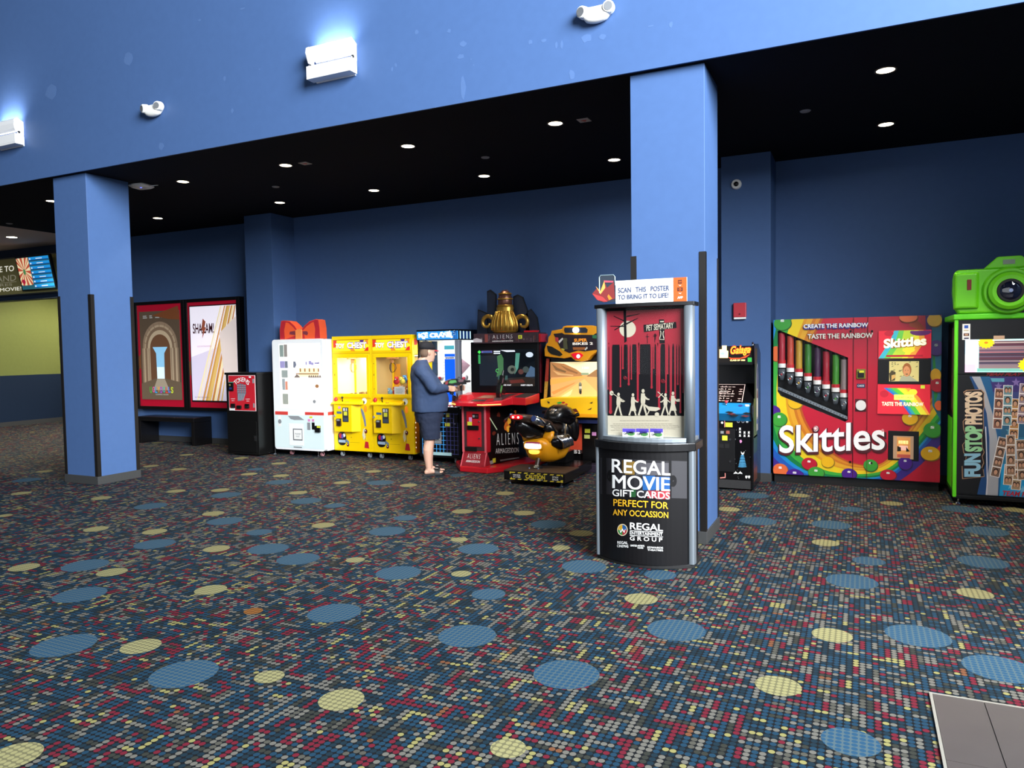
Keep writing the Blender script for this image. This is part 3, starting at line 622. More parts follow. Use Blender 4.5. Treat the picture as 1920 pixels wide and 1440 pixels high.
for px, py, w, h in ((579, 680, 5, 7), (584, 682, 4, 5), (590, 681, 7, 3), (573, 681, 2.5, 6), (596, 680.5, 3, 3)): b.pr(px, py-h/2, px+w, py+h/2, Y-.003, gw2, .002)
b.pp([(550, 677), (554, 678), (556, 684), (553, 690), (550, 689)], Y-.003, mat('slate prize box', '#7f8494'), .002); b.build('price_print', t)
b = MB(); b.pd(594.5, 724, Y-.002, 3.5, 3.5, m_brn); b.pd(589.5, 753, Y-.002, 3, 3.4, m_grey); b.build('round_knob', t)
b = MB(); b.pp([(540, 779.5), (560, 780), (571, 787.5), (552, 787.5), (545, 785.5)], Y, mat('shade grey', '#8e9296', rough=.5), .003); b.build('prize_chute', t)
b = MB(); b.pr(542, 794, 570, 836, Y, m_pw, .006); d = b.build('prize_door', t, bevel=.004)
b = MB(); b.pr(549.5, 803.5, 567.5, 826, Y-.006, mat('notice frame', '#6d6f72', rough=.5), .004); b.pr(551, 805.5, 566, 824, Y-.01, m_wht, .002)
b.ptext('PLEASE', 553.5, 814.5, 564, 812.3, Y-.012, m_grey); b.ptext('WAIT', 555, 819.5, 562, 817, Y-.012, m_grey); b.build('notice', d)
b = MB(); b.pr(551, 837, 566.5, 840, Y, m_grey, .005); b.build('maker_plate', t)
b = MB(); b.pr(580.5, 780.5, 586, 784, Y, m_yel, .005); b.build('sticker', t); b = MB(); b.pr(577.5, 785.5, 582, 790.5, Y, m_pink, .005); b.build('sticker', t); b = MB(); b.pr(585, 785.5, 589.5, 790.5, Y, m_pink, .005); b.build('sticker', t)
b = MB(); b.pr(576.5, 792, 582.5, 806, Y, m_grey, .008); b.build('coin_mech', t, bevel=.002)
b = MB(); b.pr(585, 792, 590.5, 805.5, Y, m_dark, .008); b.build('card_reader', t, bevel=.002)
b = MB(); b.pr(592.5, 798, 601.5, 810.5, Y, m_dark, .03); b.pr(594, 798.5, 600.5, 802.5, Y-.03, m_yel, .002); b.build('bill_slot', t, bevel=.003)
b = MB(); b.pr(521.5, 779.5, 527.5, 799, Y, m_wht, .003); b.pd(525, 790, Y-.003, 3, 4, m_grey, .006); b.build('key_lock', t)
for px, py in ((530, 849), (614, 853)):
    p = WF(px, py); b = MB(); b.cyl((p.x, 9.17, 0), (p.x, 9.17, .018), .028, .022, m_chrome, 12); b.cyl((p.x, 9.17, .018), (p.x, 9.17, .10), .009, .009, m_chrome, 8); b.build('levelling_foot', t)
def caster(t, x, y, m=None, h=.10):
    b = MB(); b.box(x-.02, y-.02, h-.012, x+.02, y+.02, h, m_steel); b.pyz([(y-.012, h-.012), (y+.012, h-.012), (y+.035, .03), (y+.02, .028)], x-.022, x-.019, m_steel); b.pyz([(y-.012, h-.012), (y+.012, h-.012), (y+.035, .03), (y+.02, .028)], x+.019, x+.022, m_steel); c = b.build('caster', t)
    w = MB()
    for s in (-1, 1): w.cyl((x+s*.004, y+.025, .036), (x+s*.018, y+.025, .036), .036, .036, m or mat('caster grey', '#8f959a', rough=.5), 18)
    w.cyl((x-.024, y+.025, .036), (x+.024, y+.025, .036), .008, .008, m_chrome, 8)
    w.build('wheel', c, bevel=.003)
mpk = mat('caster pink', '#c58a90', rough=.5)
for x in (-8.36, -7.74): caster(t, x, 9.22, mpk)
for x in (-8.36, -7.74): caster(t, x, 9.74, mpk)
# bow
prize = t
m_bo = mat('bow orange', '#e8592f', rough=.5); m_br = mat('bow crimson', '#b32430', rough=.5); m_bd = mat('bow dark print', '#7a3240', rough=.5); m_bl = mat('bow light orange', '#f08a4a', rough=.5)
Yb = 9.16; zb = 1.866
def bp(pts): return [(W(a, b_, Yb).x, zb if b_ >= 627 else zb+(W(a, b_, Yb).z-1.895)*1.03) for a, b_ in pts]
L_ = bp([(525, 630), (524.5, 615), (527, 599.5), (532, 598.5), (543, 600), (552, 608), (557, 615), (557, 629), (545, 631)])
Rr = bp([(565, 615), (571, 608), (580, 600), (592, 596), (597, 597), (599.5, 612), (600.5, 629), (575, 629), (565, 627)])
zb = 1.866
L_ = [(x, max(z, zb)) for x, z in L_]; Rr = [(x, max(z, zb)) for x, z in Rr]
b = MB(); b.pxz([(x, max(z, zb)) for x, z in bp([(555, 616), (560, 614), (567, 615), (567, 629), (555, 630)])], Yb-.02, Yb+.14, m_bl); bow = b.build('bow_topper', prize, bevel=.006, label='orange red bow sign')

for nm, P, inn in (('left', L_, [(534, 629), (533, 616), (536, 602), (541, 603), (550, 611), (555, 617), (554, 626)]), ('right', Rr, [(568, 617), (575, 609), (585, 602), (588, 601), (591, 614), (590, 627), (572, 627)])):
    b = MB(); b.pxz(P, Yb, Yb+.16, m_bo); b.pxz([(x*.97+.03*sum(p[0] for p in P)/len(P), z*.97+.03*sum(p[1] for p in P)/len(P)) for x, z in P], Yb-.002, Yb, m_br)
    b.pxz([(x, max(z, zb)) for x, z in bp(inn)], Yb-.004, Yb-.002, m_bo); b.build('bow_loop', bow, bevel=.002)
b = MB(); b.pxz([(x, max(z, zb)) for x, z in bp([(543, 624), (544, 619), (553, 617.5), (554, 625)])], Yb-.004, Yb-.006, m_bd); b.pxz(bp([(568, 618), (576, 618), (578, 622), (576, 625.5), (568, 623)]), Yb-.004, Yb-.006, m_bd); b.build('loop_print', bow)

# ------------------------------------------------------------------ yellow claw machines
m_cy = mat('claw yellow', '#ffd400', rough=.3, vary=.03, scale=3); m_cyd = mat('claw yellow seam', '#b98a08', rough=.5); m_cor = mat('claw orange side', '#ef8a1c', rough=.35)
m_cin = mat('claw interior lit cream', '#e8dcae', rough=.6, emit=.35); m_cin2 = mat('claw interior dim tan', '#b59a62', rough=.6, emit=.05); m_lamp = glow('claw lamp', '#fff6dc', 6)  # chamber light put into the interior colours: one bright and glowing, one dim
m_prp = mat('banner purple', '#4a2a8c', rough=.5, emit=.15); m_bor = mat('banner orange', '#f08a1e', rough=.5, emit=.35); m_byl = mat('banner yellow', '#ffd91c', rough=.5, emit=.6); m_brd = mat('banner red', '#d4301f', rough=.5, emit=.35); m_bwh = mat('banner white', '#fff6e0', rough=.5, emit=.8)
CY0, CYB = 9.3, 9.86
M_CIN = [m_cin, m_cin2]
def claw_machine(x0, label, k):
    m_cin = M_CIN[k]
    x1 = x0+.745; Y = CY0; z0, z1 = .10, 1.895
    t = thing('claw_machine', label, 'claw machine', ((x0+x1)/2, 9.58, 0), 'yellow claw machines')
    wz0, wz1 = 1.0, 1.56
    b = MB()                                                             # cabinet with a hollow glass chamber
    b.box(x0, Y, z0, x1, CYB, .96, m_cy); b.box(x0, Y, 1.60, x1, CYB, z1, m_cy)
    for a in (x0, x1-.05):
        b.box(a, Y, .96, a+.05, Y+.06, 1.60, m_cy); b.box(a, CYB-.05, .96, a+.05, CYB, 1.60, m_cy)
    b.box(x0+.05, CYB-.03, .96, x1-.05, CYB, 1.60, m_cin)
    b.box(x0+.05, Y+.02, .955, x1-.05, CYB-.03, .965, mat('claw bed', '#d8c890', rough=.7)); b.box(x0+.05, Y+.02, 1.585, x1-.05, CYB-.03, 1.6, m_cin)
    if k == 0: b.box(x0+.01, Y+.06, .96, x0+.03, CYB-.05, 1.60, m_cin); b.box(x1-.03, Y+.06, .96, x1-.01, CYB-.05, 1.60, m_cin)
    else: b.box(x0+.01, Y+.06, .96, x0+.03, CYB-.05, 1.60, m_cin)
    b.build('cabinet', t, bevel=.004)
    b = MB(); w = .05
    b.box(x0+.035, Y-.012, wz1, x1-.035, Y, 1.61, m_cy); b.box(x0+.035, Y-.012, .945, x1-.035, Y, wz0, m_cy); b.box(x0+.035, Y-.012, wz0, x0+.085, Y, wz1, m_cy); b.box(x1-.085, Y-.012, wz0, x1-.035, Y, wz1, m_cy)
    f = b.build('window_frame', t, bevel=.004)
    for zz in (1.46, 1.28, 1.07):
        h = MB(); h.box(x0+.045, Y-.016, zz, x0+.058, Y-.012, zz+(.03 if zz == 1.28 else .015), m_cyd); h.build('hinge', f)
    b = MB(); b.box(x0+.085, Y-.007, wz0, x1-.085, Y-.003, wz1, pane('claw glass', '#ffffff', .07, .03)); b.build('glass', f)
    b = MB(); b.box(x0+.02, Y-.003, 1.625, x1-.02, Y, 1.63, m_cyd); b.box(x0+.02, Y-.003, .925, x1-.02, Y, .93, m_cyd); b.build('seam', t)
    # banner
    bx0, bx1, bz0, bz1 = x0+.035, x1-.035, 1.665, 1.83
    b = MB(); b.box(bx0, Y-.008, bz0, bx1, Y, bz1, m_byl); w = bx1-bx0
    b.pxz([(bx0, bz1), (bx0+.10*w, bz1), (bx0+.07*w, bz0+.06), (bx0, bz0+.05)], Y-.008, Y-.009, m_brd); b.pxz([(bx1, bz0), (bx1-.13*w, bz0), (bx1-.06*w, bz0+.05), (bx1, bz0+.06)], Y-.008, Y-.009, m_brd)
    b.pxz([(bx0+.5*w, bz0), (bx0+.62*w, bz0), (bx0+.58*w, bz0+.045), (bx0+.47*w, bz0+.05)], Y-.008, Y-.009, m_bor); b.pxz([(bx0+.75*w, bz1), (bx0+.88*w, bz1), (bx0+.84*w, bz1-.035), (bx0+.77*w, bz1-.03)], Y-.008, Y-.009, m_prp); b.pxz([(bx1, bz1), (bx1-.10*w, bz1), (bx1-.06*w, bz1-.05), (bx1, bz1-.08)], Y-.008, Y-.009, m_bor)
    b.text('TOY', bx0+.06*w, bz0+.035, bx0+.33*w, bz0+.125, Y-.0095, m_prp, .05); b.text('TOY', bx0+.07*w, bz0+.045, bx0+.32*w, bz0+.118, Y-.0102, m_bwh, .03)
    b.text('CHEST', bx0+.39*w, bz0+.03, bx0+.95*w, bz0+.142, Y-.0095, m_prp, .09); b.text('CHEST', bx0+.40*w, bz0+.042, bx0+.94*w, bz0+.132, Y-.0102, m_bwh, .03)
    b.box(bx0, Y-.012, bz1, bx1, Y, bz1+.012, m_cyd); b.build('banner', t, label='TOY CHEST banner')
    # crane
    b = MB(); b.box(x0+.06, Y+.20, 1.555, x1-.06, Y+.225, 1.575, m_steel); b.box(x0+.16, Y+.16, 1.535, x0+.32, Y+.27, 1.575, mat('crane carriage', '#a06a3a', rough=.5)); b.cyl((x0+.24, Y+.2, 1.535), (x0+.24, Y+.2, 1.47), .03, .026, m_brn, 12)
    c = b.build('crane', t)
    cx_, cz_ = x0+.24, 1.475
    for a in (0.5, 0.5+2*PI/3, 0.5+4*PI/3):
        d = Vector((math.cos(a), math.sin(a), 0)); o = Vector((cx_, Y+.2, cz_)); g = MB()
        g.ring([o+d*.02, o+d*.055+Vector((0, 0, -.03)), o+d*.06+Vector((0, 0, -.09)), o+d*.035+Vector((0, 0, -.135)), o+d*.008+Vector((0, 0, -.15))], .006, m_brn if k == 0 else mat('claw dark metal', '#4a4038', rough=.4, metal=.6), 6); g.build('claw_arm', c, smooth=True)
    b = MB(); b.box(x0+.10, Y+.035, 1.578, x0+.28, Y+.055, 1.584, m_lamp); b.box(x1-.28, Y+.10, 1.578, x1-.10, Y+.45, 1.584, m_lamp); b.build('lamp_strip', t)
    l = bpy.data.lights.new('chamber_light', 'AREA'); l.size = .4; l.energy = 9 if k == 0 else 2.5; l.color = (1, .95, .82); lo = bpy.data.objects.new('chamber_light', l); COL.objects.link(lo); lo.parent = t; lo.location = ((x0+x1)/2-(x0+x1)/2, 0, 1.57)
    b = MB(); xc = x0+(.40 if k == 0 else .36); b.cyl((xc, CYB-.10, .965), (xc, CYB-.10, 1.575), .024, .024, m_tp if k == 0 else mat('orange post', '#c98a2e', rough=.5), 12); b.build('post', t, smooth=True)
    if k == 1:
        b = MB(); b.box(x1-.26, CYB-.04, 1.15, x1-.09, CYB-.032, 1.50, m_grey); b.box(x0+.06, CYB-.04, 1.0, x0+.17, CYB-.032, 1.45, mat('orange back panel', '#e9a63a', rough=.6)); b.build('back_panel', t)
    # control shelf
    b = MB(); b.pyz([(Y, .90), (Y-.10, .855), (Y-.10, .835), (Y, .835)], x0+.03, x1-.16, m_cy); s = b.build('control_shelf', t, bevel=.003)
    b = MB(); jx = x0+.22; b.cyl((jx, Y-.05, .878), (jx, Y-.055, .935), .008, .007, m_dark, 8); b.ball((jx, Y-.056, .94), .017, .017, .02, m_dark, 10, 6); b.build('joystick', s, smooth=True)
    b = MB(); b.ball((x0+.075, Y-.03, .905), .033, .03, .04, mat('red push button', '#c9343c', rough=.25), 14, 8); b.build('red_button', s, smooth=True)
    for q in (.30, .335): b = MB(); b.cyl((x0+q, Y-.06, .868), (x0+q, Y-.062, .88), .010, .010, m_brn, 8); b.build('button', s)
    # coin box
    cx0, cx1 = x0+.075, x0+.52; cz0, cz1 = .41, .835
    b = MB(); b.pxy([(cx0, Y), (cx0, Y-.085), (x0+.41, Y-.085), (cx1, Y-.0)], cz0, cz1, m_cy); cb_ = b.build('coin_box', t, bevel=.004)
    yc = Y-.085
    b = MB(); b.box(x0+.245, yc-.006, .565, x0+.355, yc, .79, mat('coin plate', '#33343a', rough=.4)); 
    for q in (.262, .285, .32): b.box(x0+q, yc-.0075, .735, x0+q+.014, yc-.006, .78, m_wht)
    b.box(x0+.27, yc-.0075, .665, x0+.335, yc-.006, .725, m_yel); b.box(x0+.255, yc-.0075, .575, x0+.345, yc-.006, .63, mat('coin plate blue', '#3c4a5a', rough=.4)); b.build('coin_plate', cb_)
    b = MB(); b.box(x0+.14, yc-.03, .50, x0+.215, yc, .615, mat('bill acceptor', '#2a1c1a', rough=.4)); b.box(x0+.15, yc-.033, .58, x0+.205, yc-.03, .608, m_grey); b.build('bill_slot', cb_, bevel=.003)
    b = MB(); b.box(x0+.13, yc-.002, .69, x0+.225, yc, .725, mat('blue tag', '#3f5f8a', rough=.5)); (b.box(x0+.16, yc-.002, .765, x0+.205, yc, .805, m_pink) if k == 0 else b.box(x0+.16, yc-.002, .635, x0+.19, yc, .665, m_yel)); b.build('sticker', cb_)
    b = MB(); b.cyl((x0+.085, yc-.012, .655), (x0+.085, yc, .655), .018, .02, m_grey, 12); b.cyl((x0+.10, yc-.004, .58), (x0+.10, yc, .58), .008, .008, m_brn, 8); b.build('lock', cb_)
    # prize door and printed decals (plain balls and ribbons)
    b = MB(); b.pxz(rrect(x0+.075, x0+.235, .185, .395, .07), Y, Y-.006, m_dark); d = b.build('prize_door', t)
    b = MB(); P = (x0+.09, .27); b.pxz([(P[0], P[1]), (P[0]+.13, P[1]), (P[0]+.14, P[1]-.045), (P[0], P[1]-.04)], Y-.006, Y-.008, mat('decal pale blue', '#9fb6cc', rough=.5)); b.pxz([(P[0]+.14, P[1]+.02), (P[0]+.20, P[1]-.02), (P[0]+.20, P[1]-.06), (P[0]+.14, P[1]-.02)], Y-.004, Y-.007, mat('decal slate', '#6a7f96', rough=.5)); b.disc(x0+.13, .335, Y-.006, .03, .04, m_red); b.disc(x0+.165, .325, Y-.007, .022, .035, mat('decal violet', '#5a4aa8', rough=.5)); b.disc(x0+.20, .345, Y-.006, .024, .03, m_wht); b.build('door_print', d)
    b = MB(); b.disc(x0+.265, .195, Y, .024, .028, mat('decal maroon', '#6a1f24', rough=.4), .004); b.disc(x0+.262, .203, Y-.004, .008, .009, m_wht)
    b.disc(x0+.60, .89, Y, .045, .05, m_wht, .003); b.disc(x0+.585, .87, Y-.003, .02, .025, m_blk)
    b.pxz([(x0+.535, .78), (x0+.565, .75), (x0+.59, .70), (x0+.615, .60), (x0+.625, .50), (x0+.60, .49), (x0+.575, .60), (x0+.545, .69), (x0+.53, .74)], Y, Y-.003, mat('decal steel', '#7e86a0', rough=.5))
    b.disc(x0+.618, .77, Y, .03, .055, m_bor, .002); b.pxz([(x0+.565, .45), (x0+.60, .47), (x0+.585, .40), (x0+.60, .33), (x0+.57, .28), (x0+.545, .36)], Y, Y-.002, mat('decal cream', '#e6dfc0', rough=.5)); b.box(x0+.605, Y-.002, .28, x0+.611, Y, .40, m_grey)
    b.disc(x0+.615, .42, Y, .026, .034, mat('decal maroon', '#6a1f24', rough=.4), .004); b.disc(x0+.61, .43, Y-.004, .008, .01, m_wht); b.pxz([(x0+.58, .16), (x0+.67, .155), (x0+.655, .255), (x0+.60, .262)], Y, Y-.003, m_red)
    b.build('printed_decals', t)
    b = MB(); b.box(x0+.33, Y-.002, .37, x0+.336, Y, .40, m_cyd); b.disc(x0+.333, .315, Y, .008, .01, m_cyd); b.box(x0+.30, Y-.002, .235, x0+.49, Y, .239, m_cyd); b.build('lower_seam', t)
    for a in (x0+.10, x1-.12):
        caster(t, a, Y+.05); caster(t, a, CYB-.10)
    if k == 1:                                                            # the side that shows
        b = MB(); b.box(x1, Y+.03, .12, x1+.003, CYB-.03, .85, m_cor)
        for i in range(9): b.add([(x1+.0035, Y+.035+.0+.02*math.cos(2*PI*j/8)*.5+.01, .2+.075*i+.012*math.sin(2*PI*j/8)) for j in range(8)], [tuple(range(8))], m_bwh)
        b.build('side_panel', t, label='orange side panel with pale dots')
        b = MB(); b.box(x1, Y+.04, 1.665, x1+.006, CYB-.05, 1.83, m_byl); b.add([(x1+.0065, Y+.04, 1.83), (x1+.0065, Y+.16, 1.83), (x1+.0065, Y+.12, 1.74), (x1+.0065, Y+.04, 1.74)], [(0, 1, 2, 3)], m_brd); b.build('side_banner', t)
    return t
claw_machine(-7.54, 'yellow claw machine with nearly empty brown prize bed next to the white machine', 0)
claw_machine(-6.79, 'yellow claw machine with plush toys heaped inside, beside the standing man', 1)
# what lies in the claw machines
r = random.Random(11)
x0 = -7.54
for i in range(26):
    cx_ = x0+.22+.44*(i % 13)/12+r.uniform(-.008, .008); cy_ = CY0+.10+.16*(i//13); h = .03+.045*((i % 13)/12)
    b = MB(); b.loft([((cx_, cy_, .966), (.018, 0, 0), (0, .018, 0)), ((cx_+r.uniform(-.008, .008), cy_, .966+h), (.014, .003, 0), (0, .014, 0))], [mat('caramel prize', '#8a6a48', rough=.6), mat('cream prize', '#d9c3a0', rough=.6), mat('brown prize', '#6f5238', rough=.6)][r.randrange(3)], 8)
    tag(b.build('small_prize', smooth=True), 'small brown striped prize on the bed of the claw machine beside the white machine', 'prize', 'small prizes in the nearly empty claw machine')
toys = [(.245, .10, 1.02, .042, '#7fb0c8', 'sky blue plush toy by the chute of the claw machine'), (.345, .10, 1.025, .05, '#d23a44', 'red plush toy low in the claw machine heap'), (.465, .10, 1.025, .05, '#e08a3a', 'orange plush toy behind the paper notice'),
        (.60, .10, 1.025, .05, '#6a8a4a', 'green plush toy at the bottom of the claw machine heap'), (.37, .235, 1.03, .055, '#e8e0d8', 'white plush toy behind the red ones'), (.50, .235, 1.03, .055, '#b0563a', 'rust brown plush toy at the back of the heap'), (.63, .235, 1.03, .055, '#8a6ab0', 'violet plush toy at the back of the heap'),
        (.355, .11, 1.185, .048, '#c8323c', 'crimson plush toy at the middle of the claw machine heap'), (.465, .11, 1.185, .046, '#d8c84a', 'yellow green plush toy in the claw machine heap'), (.60, .11, 1.185, .05, '#c8343a', 'dark red plush toy against the claw machine glass'),
        (.42, .235, 1.20, .05, '#4a90d0', 'bright blue plush toy near the top of the claw machine heap'), (.54, .235, 1.20, .05, '#9fb8e8', 'pale blue plush toy on top of the claw machine heap'), (.645, .235, 1.20, .05, '#c9a8d8', 'lilac plush toy on top of the claw machine heap')]
for dx, dy, z, s, h, lab in toys:
    c = Vector((-6.79+dx, CY0+dy+.03, z)); m = mat('plush '+h, h, rough=.9, bump=.3, scale=120); ml_ = mat('plush muzzle', '#efe3cf', rough=.9)
    t = thing('plush_toy', lab, 'plush toy', (c.x, c.y, c.z-s), 'plush toys heaped in the claw machine')
    b = MB(); b.ball(c, s, s*.9, s*.95, m, 12, 8); b.build('body', t, smooth=True)
    hd_ = c+Vector((r.uniform(-.3, .3)*s, -.4*s, .95*s)); b = MB(); b.ball(hd_, s*.68, s*.62, s*.62, m, 12, 8); ho = b.build('head', t, smooth=True)
    b = MB(); b.ball(hd_+Vector((0, -.5*s, -.15*s)), s*.3, s*.22, s*.22, ml_, 8, 6); b.build('muzzle', ho, smooth=True)
    for sx in (-1, 1): b = MB(); b.ball(hd_+Vector((sx*.5*s, .05*s, .5*s)), s*.22, s*.14, s*.22, m, 8, 6); b.build('ear', ho, smooth=True)
b = MB(); p, q = W(739, 725, CY0+.02), W(759, 740, CY0+.02); q.z = .97; b.box(p.x, CY0+.02, q.z, q.x, CY0+.023, p.z, m_wht)
for i in range(4): b.box(p.x+.03, CY0+.0185, q.z+.02+.028*i, q.x-.03-.01*(i % 2), CY0+.02, q.z+.026+.028*i, mat('notice print', '#5f8f8f', rough=.6))
b.box(p.x+.01, CY0+.023, .97, q.x-.01, CY0+.03, p.z-.01, m_grey)
tag(b.build('paper_notice'), 'white printed notice standing inside the claw machine with plush toys', 'notice')

# ------------------------------------------------------------------ blue crane machine behind the man
t = thing('crane_game', 'black and blue crane machine with wire grid and icy lit marquee behind the man', 'claw machine', (-5.56, 9.6, 0))
x0, x1, Y, yb = -5.93, -5.235, 9.27, 9.86
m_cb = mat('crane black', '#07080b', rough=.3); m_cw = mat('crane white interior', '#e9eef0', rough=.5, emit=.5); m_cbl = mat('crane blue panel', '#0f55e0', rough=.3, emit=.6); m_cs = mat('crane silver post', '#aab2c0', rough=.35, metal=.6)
b = MB(); b.box(x0, Y, .08, x1, yb, .80, m_cb); b.box(x0, yb-.03, .80, x1, yb, 1.80, m_cw); b.box(x0, Y, 1.795, x1, yb, 1.80, m_cw); b.box(x0, Y, .80, x1, yb-.03, .815, mat('crane bed', '#c9d3da', rough=.6)); b.build('cabinet', t, bevel=.003)
b = MB(); b.box(x0-.01, Y-.01, 1.80, x1+.01, yb, 1.955, m_cb); b.build('top', t, bevel=.004)
# marquee
b = MB(); zc = 1.805; X0, X1 = x0+.0, x1-.0; zt = 1.94
ml = [mat('marquee ice', '#bfe6f5', rough=.4, emit=.9), mat('marquee blue', '#2f86d0', rough=.4, emit=.7), mat('marquee navy', '#123a80', rough=.4, emit=.3), mat('marquee white', '#f4fbff', rough=.4, emit=1.0)]
b.box(X0, Y-.014, zc+.008, X1, Y-.01, zt-.008, ml[1]); r = random.Random(5)
for i in range(34):
    u = X0+.01+r.random()*(X1-X0-.08); z = zc+.02+r.random()*.09; w, h = r.uniform(.02, .06), r.uniform(.01, .035); b.pxz([(u, z), (u+w, z+r.uniform(-.01, .01)), (u+w*.9, z+h), (u+.01, z+h*.8)], Y-.0145-.0001*i, Y-.0148-.0001*i, ml[(0, 3, 0, 2)[i % 4]])
b.text('ICE CRANE', X0+.03, zc+.035, X1-.10, zc+.105, Y-.0195, ml[3], .05)
for k in range(4): b.box(X1-.085+.02*k, Y-.0195, zc+.012, X1-.075+.02*k, Y-.019, zt-.012, ml[2])
b.build('marquee', t, label='icy blue lit marquee')
b = MB()
for k in range(7): b.box(x1+.01, Y+.02+.05*k, zc+.012, x1+.013, Y+.045+.05*k, zt-.012, ml[2 if k % 2 else 0])
b.build('side_marquee', t)
b = MB(); b.box(x1-.065, Y, .80, x1, Y+.07, 1.80, m_cs); b.build('corner_post', t, bevel=.004)
b = MB(); b.box(x1-.004, Y+.07, .80, x1+.001, Y+.085, 1.80, m_cb); b.box(x0, Y, .80, x0+.03, Y+.04, 1.80, m_cb); b.box(x1-.03, yb-.06, .80, x1, yb, 1.80, m_cb); b.build('dark_post', t)
p, q = W(833, 641, Y), W(853.5, 715, Y)
b = MB(); b.box(p.x-.025, Y+.005, .86, q.x, Y+.02, 1.79, m_cw); b.box(p.x, Y+.002, .90, q.x, Y+.005, q.z*0+1.60, m_cbl); b.box(p.x, Y, 1.525, q.x, Y+.002, 1.56, m_wht); b.box(p.x, Y+.0, 1.665, q.x-.01, Y+.005, 1.72, mat('teal print', '#49a6b4', rough=.5, emit=.3))
b.text('BARBER', p.x+.02, 1.533, q.x-.01, 1.553, Y-.001, mat('navy print', '#1b2f6a', rough=.5), .03)
for i in range(12): b.disc(p.x-.014, 1.48-.045*i, Y+.005, .006, .007, m_grey, .001, 8)
b.build('front_board', t, label='bright blue front board')
b = MB(); b.box(x0+.03, Y+.02, .80, p.x-.03, Y+.024, 1.79, m_glass); b.build('glass', t)
b = MB(); b.box(x1-.001, Y+.09, .83, x1+.001, yb-.07, 1.79, m_glass); b.build('side_glass', t)
b = MB()
for zz in (1.18, 1.45): b.box(x0+.05, Y+.25, zz, x1-.05, yb-.05, zz+.01, m_glass)
for xx in (x0+.34, x0+.42): b.cyl((xx, Y+.2, .815), (xx, Y+.2, 1.79), .009, .009, m_chrome, 8)
b.build('inner_shelf', t)
b = MB(); b.pxz([(x1-.30, 1.25), (x1-.12, 1.42), (x1-.30, 1.55)], yb-.034, yb-.03, mat('mauve print', '#8c6f7c', rough=.6)); b.build('back_print', t)
l = bpy.data.lights.new('chamber_light', 'AREA'); l.size = .35; l.energy = 10; lo = bpy.data.objects.new('chamber_light', l); COL.objects.link(lo); lo.parent = t; lo.location = (0, -.05, 1.78)
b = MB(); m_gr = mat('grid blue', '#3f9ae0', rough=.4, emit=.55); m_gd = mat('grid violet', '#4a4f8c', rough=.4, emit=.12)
for i in range(11): xx = x0+.05+.06*i; b.box(xx, Y-.006, .13, xx+.006, Y-.003, .74, m_gr if i < 7 else m_gd)
for i in range(10): zz = .14+.065*i; b.box(x0+.05, Y-.006, zz, x0+.45, Y-.003, zz+.006, m_gr); b.box(x0+.45, Y-.006, zz, x1-.03, Y-.003, zz+.006, m_gd)
b.build('wire_grid', t, label='blue wire grid over the lower front')
b = MB(); b.box(x0+.06, Y-.01, .115, x1-.15, Y-.004, .16, mat('pale print strip', '#9fc4c8', rough=.5, emit=.2)); b.build('printed_strip', t)
b = MB(); p, q = W(806, 809, Y), W(828.5, 832, Y); b.box(p.x-.1, Y-.012, q.z, q.x, Y-.006, p.z, m_grey); b.text('OVER', p.x-.02, q.z+.045, q.x-.03, q.z+.09, Y-.0125, m_blk, .03); b.build('notice_plate', t)
b = MB(); b.pr(836.5, 774.5, 843, 782, Y, m_yel, .004); b.pr(834.5, 792, 844, 799.5, Y, m_yel, .004); b.pr(850, 786, 854, 796, Y, m_grey, .004); b.build('sticker', t)
b = MB(); b.box(x1-.085, Y-.03, .60, x1-.025, Y, .72, m_cb); b.build('coin_slot', t, bevel=.003)
b = MB(); b.box(x0, Y-.07, .80, x1, Y, .83, m_cb); b.build('control_shelf', t, bevel=.004)
for a in (x0+.08, x1-.09):
    caster(t, a, Y+.02, None, .08); caster(t, a, yb-.10, None, .08)
for i in range(9):
    c = Vector((x0+.20+.052*i, Y+.16+.05*(i % 3), .845+.02*(i % 2))); h = ['#d86a7c', '#e8e4ea', '#b03a4a', '#9fb0d0'][i % 4]; m = mat('plush '+h, h, rough=.9)
    t2_ = thing('ball_prize', 'small pink white or grey plush ball in the icy crane machine', 'prize', (c.x, c.y, c.z-.03), 'plush balls in the icy crane machine'); b = MB(); b.ball(c, .03, .03, .03, m, 10, 7); b.build('ball', t2_, smooth=True)
for k, (px, py) in enumerate(((826, 693), (884, 693))):
    p = W(px, py, Y+.3); p.x = min(p.x, x1-.08); t2_ = thing('plush_ball', ('pink and white plush on the inner shelf behind the arm of the man', 'white plush on the inner shelf near the black monitor')[k], 'plush toy', (p.x, Y+.3, 1.19))
    b = MB(); b.ball((p.x, Y+.3, 1.245), .055, .05, .055, mat('plush #e8e4ea', '#e8e4ea', rough=.9), 12, 8); b.build('body', t2_, smooth=True)
    b = MB(); b.ball((p.x+.01, Y+.26, 1.235), .03, .02, .025, mat('plush #b03a4a', '#b03a4a', rough=.9), 10, 6); b.build('face_patch', t2_, smooth=True)
